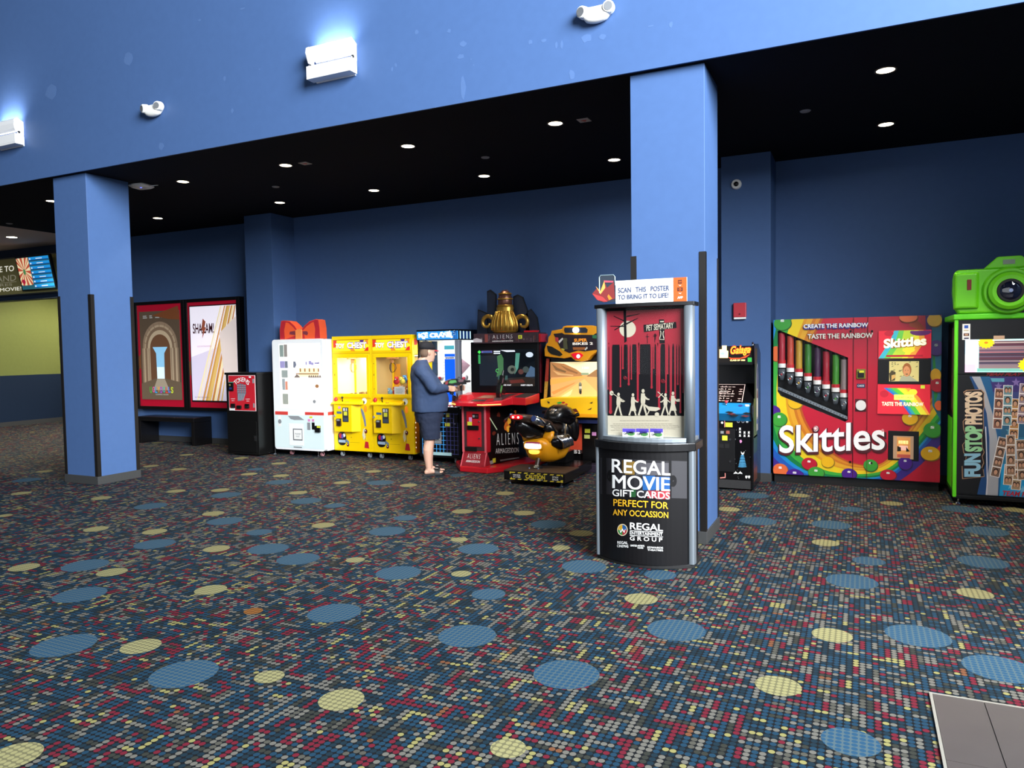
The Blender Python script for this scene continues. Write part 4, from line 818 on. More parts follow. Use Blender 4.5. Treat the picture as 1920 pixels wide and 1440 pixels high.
# ------------------------------------------------------------------ gun game cabinet
def WP(px, py, P0, P1):                                                   # point on the vertical plane through two floor points
    P0, P1 = Vector((*P0, 0)), Vector((*P1, 0)); n = (P1-P0).cross(Vector((0, 0, 1))); d = ray(px, py); e = Vector((0, 0, EYE)); return e+d*((P0-e).dot(n)/d.dot(n))
m_gr_ = mat('gun game red', '#c01a26', rough=.28, coat=.3); m_gr2 = mat('gun game red edge', '#d9606a', rough=.3); m_gk = mat('gun game black', '#0a0a0c', rough=.3); m_gd2 = mat('worn dark panel', '#3a2226', rough=.6, vary=.5, scale=60)
m_amber = glow('amber strip light', '#ffb05a', 2.2); m_gw = mat('game lettering', '#e9e6e2', rough=.5); m_art = mat('dark fiery art', '#140d0c', rough=.35, vary=.8, scale=18)
t = gun = thing('gun_game', 'red and black gun game cabinet with big dark monitor where the man plays', 'arcade machine', (-4.65, 9.3, 0))
b = MB(); b.pxy([(-5.22, 9.10), (-4.93, 8.70), (-4.49, 8.66), (-4.30, 8.95), (-4.12, 9.45), (-4.12, 9.80), (-5.22, 9.80)], 0, .075, m_gr_); b.build('base', t, bevel=.012)
b = MB(); b.prism([(-4.945, 8.745, .075), (-4.575, 8.72, .075), (-4.575, 9.0, .075), (-4.945, 9.0, .075)], [(-4.93, 8.83, .255), (-4.59, 8.815, .255), (-4.59, 9.0, .255), (-4.93, 9.0, .255)], mat('worn red panel', '#8e1c28', rough=.45, vary=.35, scale=30))
for xa in (-4.945, -4.59): b.prism([(xa, 8.735, .075), (xa+.015, 8.735, .075), (xa+.015, 8.76, .075), (xa, 8.76, .075)], [(xa+.0, 8.82, .255), (xa+.015, 8.82, .255), (xa+.015, 8.84, .255), (xa, 8.84, .255)], m_gr2)
kp = b.build('kick_plate', t, bevel=.003)
def slope(z): return 8.7405+(z-.075)/.18*.085-.006
b = MB(); b.textq('A L I E N S', (-4.86, slope(.175), .175), (.2, -.01, 0), (0, .030, .062), m_gw, -.005); b.textq('ARMAGEDDON', (-4.87, slope(.125), .125), (.22, -.01, 0), (0, .014, .03), m_gw, .02); b.build('lettering', kp, label='white ALIENS ARMAGEDDON lettering')
# pedestal with coin door
b = MB(); b.box(-4.945, 8.82, .255, -4.575, 9.0, .90, m_gr_); b.box(-4.915, 8.812, .28, -4.605, 8.82, .875, m_gd2); b.build('pedestal', t, bevel=.006)
b = MB()
for xa in (-4.945, -4.602): b.box(xa, 8.803, .255, xa+.027, 8.82, .90, m_gr2)
b.build('pedestal_edge', t, bevel=.003)
b = MB(); b.box(-4.87, 8.80, .335, -4.645, 8.812, .815, m_gr_); d = b.build('coin_door', t, bevel=.004)
b = MB(); b.box(-4.775, 8.795, .72, -4.68, 8.80, .785, m_gk); b.box(-4.77, 8.792, .735, -4.74, 8.795, .77, m_grey); b.box(-4.735, 8.792, .735, -4.69, 8.795, .77, m_gd2); b.build('coin_slot', d)
b = MB(); b.box(-4.85, 8.78, .565, -4.68, 8.80, .625, m_gk); b.build('bill_slot', d, bevel=.004)
b = MB(); b.box(-4.83, 8.797, .675, -4.785, 8.80, .735, m_pink); b.box(-4.855, 8.797, .625, -4.785, 8.80, .675, m_yel); b.build('sticker', d)
for z in (.68, .45): b = MB(); b.cyl((-4.675, 8.79, z), (-4.675, 8.80, z), .011, .012, m_chrome, 10); b.build('lock', d)
b = MB(); b.box(-4.90, 8.80, .27, -4.72, 8.812, .325, m_gk); b.build('coin_return', t, bevel=.004)
b = MB(); b.box(-4.83, 8.805, .84, -4.71, 8.815, .868, m_gk); b.build('speaker_slot', t)
# black lower body and its printed side
P0, P1 = (-4.585, 8.90), (-4.44, 9.56)
b = MB(); b.pxy([(-4.93, 8.9), P0, P1, (-4.44, 9.8), (-5.0, 9.8), (-5.0, 9.5)], .075, .93, m_gk); b.build('lower_body', t)
b = MB(); n = Vector((P1[0]-P0[0], P1[1]-P0[1], 0)).cross(Vector((0, 0, 1))).normalized()
def sp(px, py, k=.004): return WP(px, py, P0, P1)+n*k
def quad(pts, m, k=.004): b.add([sp(x, y, k) for x, y in pts], [tuple(range(len(pts)))], m)
quad([(914, 770), (972, 760), (973, 858), (915, 871)], m_art, .002)
quad([(913.5, 771), (917.5, 770), (916, 847), (912.5, 848)], mat('side strip grey', '#c9ccd4', rough=.5), .003)
r = random.Random(2)
fl_ = [mat('flame orange', '#c4601c', rough=.5, emit=.15), mat('flame yellow', '#e0a030', rough=.5, emit=.2), mat('flame dark', '#6a2414', rough=.5), mat('art green', '#4a5a2a', rough=.5)]
for cx_, cy_, rx, ry, k in ((950, 800, 6.5, 11, 0), (952, 804, 4, 7, 1), (954, 790, 4, 7, 1), (947, 789, 3, 6, 2), (934, 778, 4, 6, 2), (966, 772, 3, 5, 0), (926, 812, 4, 5, 2), (964, 793, 3, 7, 2), (958, 768, 4, 4, 3), (970, 800, 2, 6, 0)):
    quad([(cx_+rx*r.uniform(.5, 1.1)*math.cos(a*PI/5), cy_+ry*r.uniform(.5, 1.1)*math.sin(a*PI/5)) for a in range(10)], fl_[k], .004+.0003*k)
quad([(910.5, 773), (911.5, 772), (932, 805), (931, 806.5)], mat('art beam', '#b9c8a0', rough=.4, emit=.3), .005)
quad([(945, 786), (963, 774), (964, 776), (946, 788)], mat('art barrel', '#6a5a5a', rough=.5), .005)
quad([(917, 865), (925, 862), (925, 869), (918, 871)], m_grey, .004); quad([(923, 860), (929, 858.5), (929, 867), (924, 868)], m_yel, .005); quad([(937, 862), (973, 857), (973, 859), (938, 865)], m_grey, .004)
o = sp(930.5, 835, .006); e = sp(972, 832.5, .006); b.textq('A L I E N S', o, e-o, Vector((0, 0, .165)), m_gw, -.015)
o = sp(928.5, 850.5, .006); e = sp(972, 848, .006); b.textq('ARMAGEDDON', o, e-o, Vector((0, 0, .07)), m_gw, 0)
b.build('side_art', t, label='black side panel with ALIENS ARMAGEDDON and flames')
# control deck
def dz(y): return .945+(y-8.62)*.155
D = [(-5.05, 8.72), (-4.93, 8.62), (-4.52, 8.62), (-4.32, 8.80), (-4.27, 9.0), (-4.05, 8.95), (-3.98, 9.27), (-5.10, 9.27)]
b = MB(); b.prism([(x, y, .90 if y < 9.1 else .92) for x, y in D], [(x, y, dz(y)) for x, y in D], m_gr_); dk = b.build('control_deck', t, bevel=.006)
b = MB(); b.prism([(-4.25, 9.01, .90), (-4.06, 8.975, .90), (-4.0, 9.25, .93), (-4.19, 9.25, .93)], [(-4.25, 9.01, dz(9.01)+.004), (-4.06, 8.975, dz(8.975)+.004), (-4.0, 9.25, dz(9.25)+.004), (-4.19, 9.25, dz(9.25)+.004)], mat('wing grey', '#2a2626', rough=.5)); b.build('wing_panel', dk)
b = MB(); b.prism([(-5.04, 8.80, .94), (-4.93, 8.72, .94), (-4.83, 8.74, .94), (-4.80, 8.95, .97), (-5.03, 9.0, .97)], [(-4.99, 8.83, 1.035), (-4.93, 8.80, 1.04), (-4.86, 8.81, 1.04), (-4.85, 8.93, 1.045), (-4.98, 8.95, 1.045)], m_gr_); b.build('gun_rest', dk, bevel=.006)
b = MB(); b.box(-5.045, 8.72, .95, -4.985, 8.79, 1.03, m_gd2); b.build('holster', dk, bevel=.004)
b = MB(); b.ring([(-5.055, 8.715, .925), (-4.935, 8.612, .925)], .007, m_amber, 6); b.ring([(-4.60, 8.612, .922), (-4.515, 8.612, .922), (-4.33, 8.78, .922)], .007, m_amber, 6); b.build('amber_light', dk)
def top(pts, m, k=.003): return [(x, y, dz(y)+k) for x, y in pts]
b = MB()
for P, m in (([(-4.76, 8.72), (-4.55, 8.72), (-4.55, 8.83), (-4.74, 8.83)], m_gd2), ([(-4.77, 8.90), (-4.50, 8.90), (-4.52, 9.10), (-4.75, 9.10)], mat('deck print brown', '#8a4a3a', rough=.6, vary=.5, scale=70)), ([(-4.33, 9.05), (-4.27, 9.2), (-4.42, 9.2), (-4.42, 9.08)], m_gd2)):
    b.add(top(P, m), [tuple(range(len(P)))], m)
for i in range(5): b.add(top([(-4.74, 8.92+.035*i), (-4.54-.02*(i % 2), 8.92+.035*i), (-4.54-.02*(i % 2), 8.93+.035*i), (-4.74, 8.93+.035*i)], 0, .004), [(0, 1, 2, 3)], mat('deck print tan', '#c9a58a', rough=.6))
for i in range(3): b.add(top([(-4.74, 8.74+.03*i), (-4.66, 8.735+.03*i), (-4.66, 8.745+.03*i), (-4.74, 8.75+.03*i)], 0, .004), [(0, 1, 2, 3)], mat('deck print green', '#4a6a3a', rough=.6))
b.build('deck_print', dk)
b = MB(); b.prism([(-4.45, 8.78, dz(8.78)), (-4.33, 8.80, dz(8.8)), (-4.33, 9.05, dz(9.05)), (-4.45, 9.05, dz(9.05))], [(-4.44, 8.80, dz(8.8)+.03), (-4.34, 8.82, dz(8.82)+.03), (-4.34, 9.03, dz(9.03)+.03), (-4.44, 9.03, dz(9.03)+.03)], m_gd2); b.build('gun_cradle', dk, bevel=.004)
# monitor
b = MB(); b.box(-5.06, 9.30, 1.04, -4.0, 9.42, 1.76, m_gk); b.build('monitor', t, bevel=.01)
b = MB(); b.box(-4.95, 9.42, .93, -4.12, 9.86, 1.76, m_gk); b.build('cabinet', t)
b = MB(); b.box(-4.0, 9.33, 1.05, -3.985, 9.40, 1.75, mat('monitor side maroon', '#5a1420', rough=.3)); b.build('monitor_edge', t)
YS = 9.298
def em(n, h, e=.6): return mat('gun screen '+n, h, rough=.15, emit=e)
b = MB(); b.pr(898, 656, 1003.5, 724, YS, em('dark', '#10151a', .5), .002); b.pr(899, 667, 935, 723, YS, em('slate', '#1a2028', .6), .003)
b.pp([(932, 668), (940, 664), (944, 672), (944, 700), (946, 708), (931, 706), (934, 690)], YS, em('moss', '#3f6a44', .6), .0035)
b.pp([(967, 662), (975, 662), (972, 690), (965, 702)], YS, em('teal beam', '#4f8a7a', .6), .0035); b.pp([(975, 660), (1003, 660), (1003, 676), (990, 682), (980, 690), (975, 686)], YS, em('shadow', '#0a0f14', .5), .004)
b.pd(993, 665, YS, 7, 5, em('pale', '#c3d0dc', .8), .005); b.pp([(938, 656.5), (965, 656.5), (966, 659.5), (950, 660)], YS, em('lamp white', '#d6dce8', .8), .005)
b.pp([(1003, 690), (1003, 710), (985, 706), (995, 686)], YS, em('blue haze', '#48607a', .6), .0045)
for x, y, rr, h in ((960, 693, 8, '#5a6258'), (977, 697, 5, '#5a3a36'), (986, 693, 6, '#3f4a48'), (961, 693, 3.5, '#1e2428')): b.pd(x, y, YS, rr, rr, em('orb '+h, h, .5), .0055)
b.pp([(933, 710), (1003, 706), (1003, 724), (933, 724)], YS, em('ground', '#2a2420', .5), .0045); b.pp([(955, 713), (980, 711), (985, 717), (958, 719)], YS, em('rust', '#5a2a24', .6), .005)
b.pr(934, 704, 952, 712, YS, em('grille', '#34524f', .6), .005); b.pp([(896, 660), (899, 657), (902, 660), (899, 663.5)], YS, em('health green', '#3fd84a', 1.2), .006); b.pr(897, 665, 901, 682, YS, em('meter green', '#2f8a4a', .8), .006)
b.pr(903, 658, 923, 661.5, YS, em('bar violet', '#6a5a9a', .7), .006); b.pr(906, 659, 922, 661, YS, em('bar blue', '#244a7a', .7), .007)
for y in (658, 661.5): b.pr(926, y, 938, y+1.8, YS, em('hud white', '#d8e0ea', .9), .006)
b.ring([W(933+3.2*math.cos(a*PI/7), 695+3.2*math.sin(a*PI/7), YS-.006) for a in range(3, 13)], .003, em('sight green', '#4fc85a', 1), 5)
b.ptext('PLEASE WAIT', 940, 723, 959, 720.8, YS, em('hud text', '#e8ecf0', 1), .01, .007); b.ptext('INSERT CREDITS', 977, 723.5, 999, 720.8, YS, em('hud text', '#e8ecf0', 1), .01, .007)
b.build('screen', t, label='dark greenish game screen')
# marquee box and plain skyline topper
YM = 9.16; p, q = W(888, 626, YM), W(1009, 642, YM)
b = MB(); b.box(p.x, YM, q.z, q.x, 9.45, p.z, mat('marquee plum', '#3a2a30', rough=.4, vary=.5, scale=25)); b.box(q.x, YM+.02, q.z+.005, q.x+.035, 9.42, p.z-.02, m_gr_); mq = b.build('marquee', t, bevel=.004)
b = MB()
for i in range(26):
    rr = random.Random(i); a = 889+rr.random()*116; b.pr(a, 628+rr.random()*8, a+rr.uniform(1, 4), 636+rr.random()*5, YM, [mat('marquee grime a', '#54404a', rough=.6), mat('marquee grime b', '#2a1e22', rough=.6), mat('marquee grime c', '#6a5a5c', rough=.6), mat('marquee grime d', '#552a2a', rough=.6)][i % 4], .001+.0001*i)
b.pr(909, 627, 915, 641.5, YM, mat('marquee brick', '#7a3a34', rough=.5), .004); b.pp([(887.5, 636), (894, 634), (904, 637), (904, 642), (888, 642)], YM, mat('marquee ash', '#b9b2b4', rough=.5), .004)
b.pr(972, 628.5, 979, 635, YM, m_yel, .005); b.pr(973.5, 630, 977, 633.5, YM, mat('sticker olive', '#8a8f2a', rough=.6), .006)
b.ptext('A L I E N S', 924, 635, 961, 627.2, YM, m_gw, -.015, .006); b.ptext('ARMAGEDDON', 923, 641, 962, 638, YM, m_gw, .03, .006)
b.build('lettering', mq, label='pale ALIENS ARMAGEDDON lettering')
b = MB(); YT = 9.40; m_sky = mat('skyline navy', '#0f1a2e', rough=.5); m_skl = mat('skyline edge', '#05070c', rough=.4)
zt = W(950, 626, YT).z
for P in ([(896, 580), (914, 587), (916, 628), (894, 628)], [(913, 546), (919, 543), (930, 552), (930, 628), (914, 628)], [(962, 556), (970, 552), (980, 557), (992, 590), (996, 628), (962, 628)], [(984, 588), (995, 579), (1007, 595), (1012, 628), (984, 628)]):
    q = [W(x, y, YT) for x, y in P]; Z = [(v.x, max(v.z, p.z-.02)) for v in q]; b.pxz(Z, YT, YT+.03, m_skl); cx_ = sum(v[0] for v in Z)/len(Z); cz_ = sum(v[1] for v in Z)/len(Z); b.pxz([(cx_+(x-cx_)*.86, cz_+(z-cz_)*.90) for x, z in Z], YT-.003, YT, m_sky)
b.build('skyline_board', t, label='dark skyline cutouts')
b = MB(); b.pr(985, 620, 1011, 622.5, 9.395, m_gr_, .05); b.pr(985, 624, 1012, 625.5, 9.395, m_gr2, .05); b.build('red_rail', t)
# plain abstract gold sculpture fixed on the marquee (a fluted vase shape with scrolls)
m_gld = mat('gilded plaster', '#b98f3c', rough=.32, metal=.75, bump=.25, scale=9); m_brz = mat('bronze plaster', '#6a4436', rough=.3, metal=.5)
def S(px, py, Y=9.25): return W(px, py, Y)
u = Vector((1, 0, 0)); b = MB(); secs = []
for py, w, d in ((626, .15, .08), (621, .19, .10), (612, .20, .105), (602, .185, .105), (592, .15, .10), (583, .12, .09), (577, .125, .09), (573, .11, .085)):
    q = S(947, py); q.z = max(q.z, p.z); secs.append((q, u*w, Vector((0, d, 0))))
b.loft(secs, m_gld, 24, 2.2); gs_ = b.build('topper_sculpture', gun, smooth=True, label='plain gold and bronze vase shaped sculpture on top')
b = MB(); b.loft([(S(947, 575), u*.095, Vector((0, .08, 0))), (S(947, 568), u*.105, Vector((0, .09, 0))), (S(947, 558), u*.10, Vector((0, .085, 0))), (S(947, 549), u*.075, Vector((0, .07, 0))), (S(947, 544), u*.035, Vector((0, .035, 0)))], m_brz, 20); b.build('bronze_knob', gs_, smooth=True)
b = MB()
for py, w, d in ((573, .108, .092), (561, .108, .094), (551, .086, .082)): q = S(947, py); b.ring([q+Vector((w*math.cos(2*PI*k/24), d*math.sin(2*PI*k/24), 0)) for k in range(24)], .010, m_gld, 8, closed=True)
b.build('gold_band', gs_, smooth=True)
b = MB()
for k in range(-4, 5):
    q = [S(947, py)+Vector((w*math.sin(k*.33), -d*math.cos(k*.33), 0)) for py, w, d in ((619, .20, .112), (611, .208, .114), (602, .193, .113), (592, .158, .108), (584, .128, .098))]; b.ring(q, .014, m_gld, 8)
b.build('flute', gs_, smooth=True)
for sx in (-1, 1):
    o = S(947+sx*33, 606); pts = [o+Vector((sx*.0, 0, 0))]; pts = []
    for k in range(19): a = PI*.9+sx*0-k*.33; rr = .115-.0048*k; pts.append(o+Vector((-sx*rr*math.cos(a)*-1, 0, rr*math.sin(a))))
    for v in pts: v.z = max(v.z, p.z+.02)
    b = MB(); b.ring(pts, [.034-.001*k for k in range(19)], m_gld, 10); b.build('scroll', gs_, smooth=True)

# ------------------------------------------------------------------ toy guns
m_gun = mat('gun black', '#0c0d10', rough=.35); m_gung = mat('gun green light', '#4a8a4a', rough=.4, emit=.25); m_gunr = mat('gun red', '#8a2a34', rough=.4)
def light_gun(t, o, fx, up):                                               # o: grip top, fx: barrel direction, up
    fx = Vector(fx).normalized(); up = Vector(up).normalized(); sd = fx.cross(up).normalized()
    def P(a, h, s=0): return Vector(o)+fx*a+up*h+sd*s
    def slab(pts, s0, s1, m, name, parent, bev=.004):
        b = MB(); b.prism([P(a, h, s0) for a, h in pts], [P(a, h, s1) for a, h in pts], m); return b.build(name, parent, bevel=bev)
    body = slab([(-.10, .0), (-.10, .045), (-.05, .075), (.0, .085), (.08, .085), (.10, .06), (.2, .06), (.21, .0), (.10, -.005)], -.028, .028, m_gun, 'body', t)
    slab([(-.02, -.0), (.035, -.0), (.025, -.12), (-.025, -.12)], -.018, .018, m_gun, 'grip', t)
    slab([(.12, -.0), (.155, -.0), (.15, -.085), (.125, -.085)], -.017, .017, m_gun, 'fore_grip', t)
    b = MB(); b.cyl(P(.2, .035), P(.27, .035), .017, .014, m_gun, 12); b.build('barrel', t, smooth=False)
    slab([(-.045, .035), (-.02, .068), (.055, .068), (.07, .035), (.0, .025)], .028, .031, m_gung, 'green_panel', body, 0); slab([(-.095, .02), (-.085, .05), (-.05, .06), (-.06, .02)], .028, .031, m_gunr, 'red_panel', body, 0)
    b = MB(); b.ring([P(.115+.016*math.cos(a*PI/6), .085+.016*math.sin(a*PI/6)) for a in range(12)], .004, m_gun, 6, closed=True); b.build('ring_sight', body)
    slab([(.09, .055), (.13, .07), (.17, .055), (.16, .035), (.10, .035)], .028, .031, mat('gun mauve', '#6a4a54', rough=.5), 'side_panel', body, 0)
q = W(928, 742, 8.98)
t = thing('light_gun', 'black toy gun standing upright in the cradle of the red deck', 'toy gun', (-4.39, 8.92, 1.0))
fx = Vector((.12, .25, 1)); light_gun(t, (-4.39, 8.90, 1.10), fx, (.0, -1, .25))
b = MB(); b.cyl((-4.39, 8.93, 1.02), (-4.39, 8.93, .995), .02, .028, m_chrome, 12); b.build('chrome_stem', t)
# ------------------------------------------------------------------ the man
m_skin = mat('skin', '#d9ab93', rough=.55, vary=.05, bump=.05, scale=60); m_shirt = mat('navy cotton', '#314363', rough=.9, bump=.12, scale=25, vary=.05); m_short = mat('dark navy cotton', '#1b253c', rough=.9, bump=.15, scale=20); m_cap = mat('black cap cloth', '#17171d', rough=.85); m_capr = mat('red cap brim', '#b82233', rough=.7)
m_hair = mat('short grey brown hair', '#7a6250', rough=.9, bump=.4, scale=200); m_sand = mat('black sandal rubber', '#111113', rough=.5); m_sgrey = mat('sandal print', '#9a9088', rough=.6)
MO = WF(801, 889.5); MA = math.radians(43)
fx = Vector((math.cos(MA), math.sin(MA), 0)); fy = Vector((-math.sin(MA), math.cos(MA), 0))
def mp(v): return Vector((MO.x, MO.y, 0))+fx*v[0]+fy*v[1]+Vector((0, 0, v[2]))
man = thing('person', 'man in navy shirt, shorts and cap playing the gun game, holding a toy gun', 'person', (MO.x, MO.y, 0))
def E(x, y, z, a, b_, tilt=0.0):                                           # ellipse section: half depth a (along x), half width b (along y)
    return ((x, y, z), (a*math.cos(tilt), 0, a*math.sin(tilt)), (0, b_, 0))
def limb(b, pts, m, n=14):
    P = [Vector(p[:3]) for p in pts]; R_ = [p[3] for p in pts]; q, rs = [], []
    for i in range(len(P)-1):
        for k in range(3):
            f = k/3; q.append(P[i].lerp(P[i+1], f)); rs.append(R_[i]+(R_[i+1]-R_[i])*f)
    q.append(P[-1]); rs.append(R_[-1]); b.ring(q, rs, m, n); b.ball(P[0], R_[0], R_[0], R_[0], m, 12, 8); b.ball(P[-1], R_[-1], R_[-1], R_[-1], m, 12, 8)
def remesh(o, vox, sm=6):
    r_ = o.modifiers.new('one_surface', 'REMESH'); r_.mode = 'VOXEL'; r_.voxel_size = vox; r_.use_smooth_shade = True
    if sm: s_ = o.modifiers.new('soften', 'SMOOTH'); s_.iterations = sm; s_.factor = .5
    return o
b = MB()
# torso, neck, head
b.loft([E(.03, 0, .80, .13, .16), E(.05, 0, .92, .18, .19), E(.06, 0, 1.05, .195, .20), E(.02, 0, 1.20, .165, .20), E(-.03, 0, 1.35, .13, .20), E(-.05, 0, 1.44, .09, .15), E(-.045, 0, 1.50, .065, .075), E(-.02, 0, 1.56, .058, .062)], m_skin, 20)
HZ = 1.645; k_neck = len(b.v)
b.loft([E(.0, 0, HZ-.155, .045, .045), E(.035, 0, HZ-.135, .075, .055), E(.035, 0, HZ-.09, .095, .066), E(.025, 0, HZ-.03, .107, .075), E(.02, 0, HZ+.03, .108, .078), E(.012, 0, HZ+.085, .098, .073), E(.005, 0, HZ+.12, .06, .045)], m_skin, 20)
b.loft([((.135, 0, HZ-.02), (.012, 0, 0), (0, .012, 0)), ((.155, 0, HZ-.05), (.016, 0, 0), (0, .017, 0)), ((.125, 0, HZ-.062), (.012, 0, 0), (0, .015, 0))], m_skin, 10)      # nose
b.loft([((.10, 0, HZ-.085), (.03, 0, 0), (0, .026, 0)), ((.105, 0, HZ-.10), (.03, 0, 0), (0, .024, 0))], m_skin, 10)                                                           # lips
b.ball((.098, 0, HZ-.13), .022, .028, .018, m_skin, 10, 6)                                                                                                                       # chin
for s in (-1, 1):                                                                                                                                                                # ears, brow
    b.loft([((.0, s*.070, HZ-.055), (.014, 0, 0), (0, .012, 0)), ((.0, s*.083, HZ-.035), (.022, 0, 0), (0, .012, 0)), ((-.006, s*.088, HZ-.005), (.026, 0, 0), (0, .012, 0)), ((-.004, s*.084, HZ+.015), (.018, 0, 0), (0, .010, 0))], m_skin, 10)
    b.ball((.105, s*.032, HZ+.01), .016, .024, .010, m_skin, 8, 6)
k_head = len(b.v)
HT = math.radians(20)
def turn(v):                                                               # the head turns towards the screen
    v = Vector(v); c_, s_ = math.cos(HT), math.sin(HT); x, y = v.x*.95, v.y*.95; return Vector((x*c_-y*s_+.022, x*s_+y*c_, v.z))
b.v[k_neck:] = [tuple(turn(v)) for v in b.v[k_neck:]]
# legs and feet
for s in (-1, 1):
    ox = .0 if s < 0 else .055
    limb(b, [(.02+ox*.5, s*.10, .82, .105), (.03+ox, s*.105, .55, .078), (.022+ox, s*.105, .47, .063), (-.005+ox, s*.105, .34, .066), (-.003+ox, s*.105, .20, .050), (.005+ox, s*.105, .10, .040), (.005+ox, s*.105, .075, .042)], m_skin)
    b.loft([((-.055+ox, s*.105, .045), (0, .026, 0), (0, 0, .022)), ((-.03+ox, s*.105, .055), (0, .034, 0), (0, 0, .036)), ((.025+ox, s*.108, .062), (0, .037, 0), (0, 0, .042)), ((.075+ox, s*.112, .052), (0, .042, 0), (0, 0, .030)), ((.125+ox, s*.116, .042), (0, .047, 0), (0, 0, .019)), ((.155+ox, s*.118, .038), (0, .044, 0), (0, 0, .014))], m_skin, 14)
    for k in range(5):
        yy = s*(.080+.0185*k); L_ = (.052, .047, .042, .036, .028)[k]; rr = (.0125, .0095, .009, .0085, .008)[k]; b.ring([(.142+ox-.004*k, yy, .038), (.158+ox-.004*k+L_*.45, yy, .040), (.154+ox-.004*k+L_*.9, yy, .033)], [rr, rr, rr*.8], m_skin, 8)
# arms with hands; fingers close round the grips
def arm(s, sh, el, wr): limb(b, [(*sh, .062), (*[sh[i]*.4+el[i]*.6 for i in range(3)], .050), (*el, .045), (*[el[i]*.6+wr[i]*.4 for i in range(3)], .043), (*wr, .029)], m_skin)
RS, RE, RW = (-.085, -.20, 1.40), (.055, -.315, 1.165), (.255, -.165, 1.155)
LS, LE, LW = (-.06, .19, 1.395), (.14, .25, 1.14), (.44, .055, 1.125)
arm(-1, RS, RE, RW); arm(1, LS, LE, LW)
GO = Vector((.335, -.075, 1.185)); gx = Vector((.985, .10, .05)).normalized(); gu = Vector((-.05, 0, 1)).normalized(); gs = gx.cross(gu).normalized()   # gs: to his right
def G(a, h, s): return GO+gx*a+gu*h+gs*s
def hand(wr, a0, h0, side, la):                                             # palm beside the grip at a0; fingers wrap round its front
    wr = Vector(wr); pc = G(a0-.010, h0, side*.035); d = (pc-wr)
    b.loft([(wr, gs*.020, gu*.028), (wr.lerp(pc, .55), gs*.021, gu*.040), (pc, gs*.016, gu*.042)], m_skin, 12, 2.5)
    for k in range(4):
        hh = h0+.030-.020*k; L_ = (.94, 1.0, .96, .82)[k]; rr = (.0088, .009, .0086, .0078)[k]
        pts = [G(a0-.005, hh, side*.035), G(a0+.028*L_, hh-.002, side*.034), G(a0+.046*L_, hh-.004, side*.015), G(a0+.046*L_, hh-.006, -side*.012), G(a0+.030*L_, hh-.007, -side*.028)]
        b.ring(pts, [rr*1.05, rr*1.05, rr, rr*.95, rr*.85], m_skin, 8)
    th = [G(a0-.028, h0+.012, side*.028), G(a0-.034, h0+.034, side*.008), G(a0-.022, h0+.042, -side*.016), G(a0-.002, h0+.042, -side*.027)]; b.ring(th, [.0125, .0115, .0105, .009], m_skin, 8)
hand(RW, .005, -.045, 1, 0); hand(LW, .138, -.045, -1, 0)
b.xform(mp); body = remesh(b.build('body', man, smooth=True), .0045, 3)
# hair: short back and sides below the cap
b = MB(); b.loft([E(-.035, 0, HZ-.075, .045, .062), E(-.028, 0, HZ-.03, .066, .0765), E(-.025, 0, HZ+.03, .07, .081), E(-.02, 0, HZ+.05, .07, .08)], m_hair, 18); b.xform(turn); b.xform(mp); b.build('hair', man, smooth=True)
# cap
b = MB(); ct = -.06
b.loft([E(.012, 0, HZ+.022, .122, .092, ct), E(.010, 0, HZ+.06, .120, .091, ct), E(.004, 0, HZ+.095, .106, .082, ct), E(-.002, 0, HZ+.122, .075, .06, ct), E(-.004, 0, HZ+.135, .03, .025, ct)], m_cap, 22); b.xform(turn); b.xform(mp); cp = b.build('cap', man, smooth=True)
b = MB(); n = 14; vs = []
for ly in (0, 1):
    for i in range(n+1):
        a = -PI*.5+PI*i/n; y_ = .082*math.sin(a); e = math.cos(a)
        for ex in (0, 1): vs.append((.085+.035*e+ex*(.075*e+.002), y_, HZ+.022-.016*ex*e-.02*(y_/.082)**2-ly*.006))
m_ = 2*(n+1); fs = []
for i in range(n):
    fs += [(2*i, 2*i+1, 2*i+3, 2*i+2), (m_+2*i, m_+2*i+2, m_+2*i+3, m_+2*i+1), (2*i+1, m_+2*i+1, m_+2*i+3, 2*i+3), (2*i, 2*i+2, m_+2*i+2, m_+2*i)]
b.add(vs, fs, m_capr); b.xform(turn); b.xform(mp); b.build('brim', cp, smooth=True, label='red cap brim')
b = MB(); b.ball((-.004, 0, HZ+.137), .009, .009, .006, m_cap, 8, 5); b.xform(turn); b.xform(mp); b.build('button', cp, smooth=True)
# shirt
b = MB()
b.loft([E(.05, 0, .845, .235, .235), E(.058, 0, .95, .245, .245), E(.058, 0, 1.06, .24, .245), E(.02, 0, 1.20, .205, .240), E(-.03, 0, 1.33, .165, .235), E(-.055, 0, 1.43, .125, .20), E(-.05, 0, 1.495, .088, .125), E(-.04, 0, 1.532, .072, .080)], m_shirt, 28, 2.2)
limb(b, [(RS[0]+.0, RS[1]+.02, RS[2]-.01, .090), (RS[0]*.5+RE[0]*.5, RS[1]*.5+RE[1]*.5, RS[2]*.5+RE[2]*.5, .083), (*RE, .074), (RE[0]*.55+RW[0]*.45, RE[1]*.55+RW[1]*.45, RE[2]*.55+RW[2]*.45, .066), (RW[0]*.90+RE[0]*.10, RW[1]*.9+RE[1]*.1, RW[2]*.9+RE[2]*.1, .047)], m_shirt, 18)
limb(b, [(LS[0], LS[1]-.02, LS[2]-.01, .088), (*[LS[i]*.5+LE[i]*.5 for i in range(3)], .08), (*LE, .072), (*[LE[i]*.55+LW[i]*.45 for i in range(3)], .064), (*[LE[i]*.12+LW[i]*.88 for i in range(3)], .047)], m_shirt, 18)
b.xform(mp); sh = remesh(b.build('shirt', man, smooth=True, label='navy long sleeved shirt'), .009, 5)
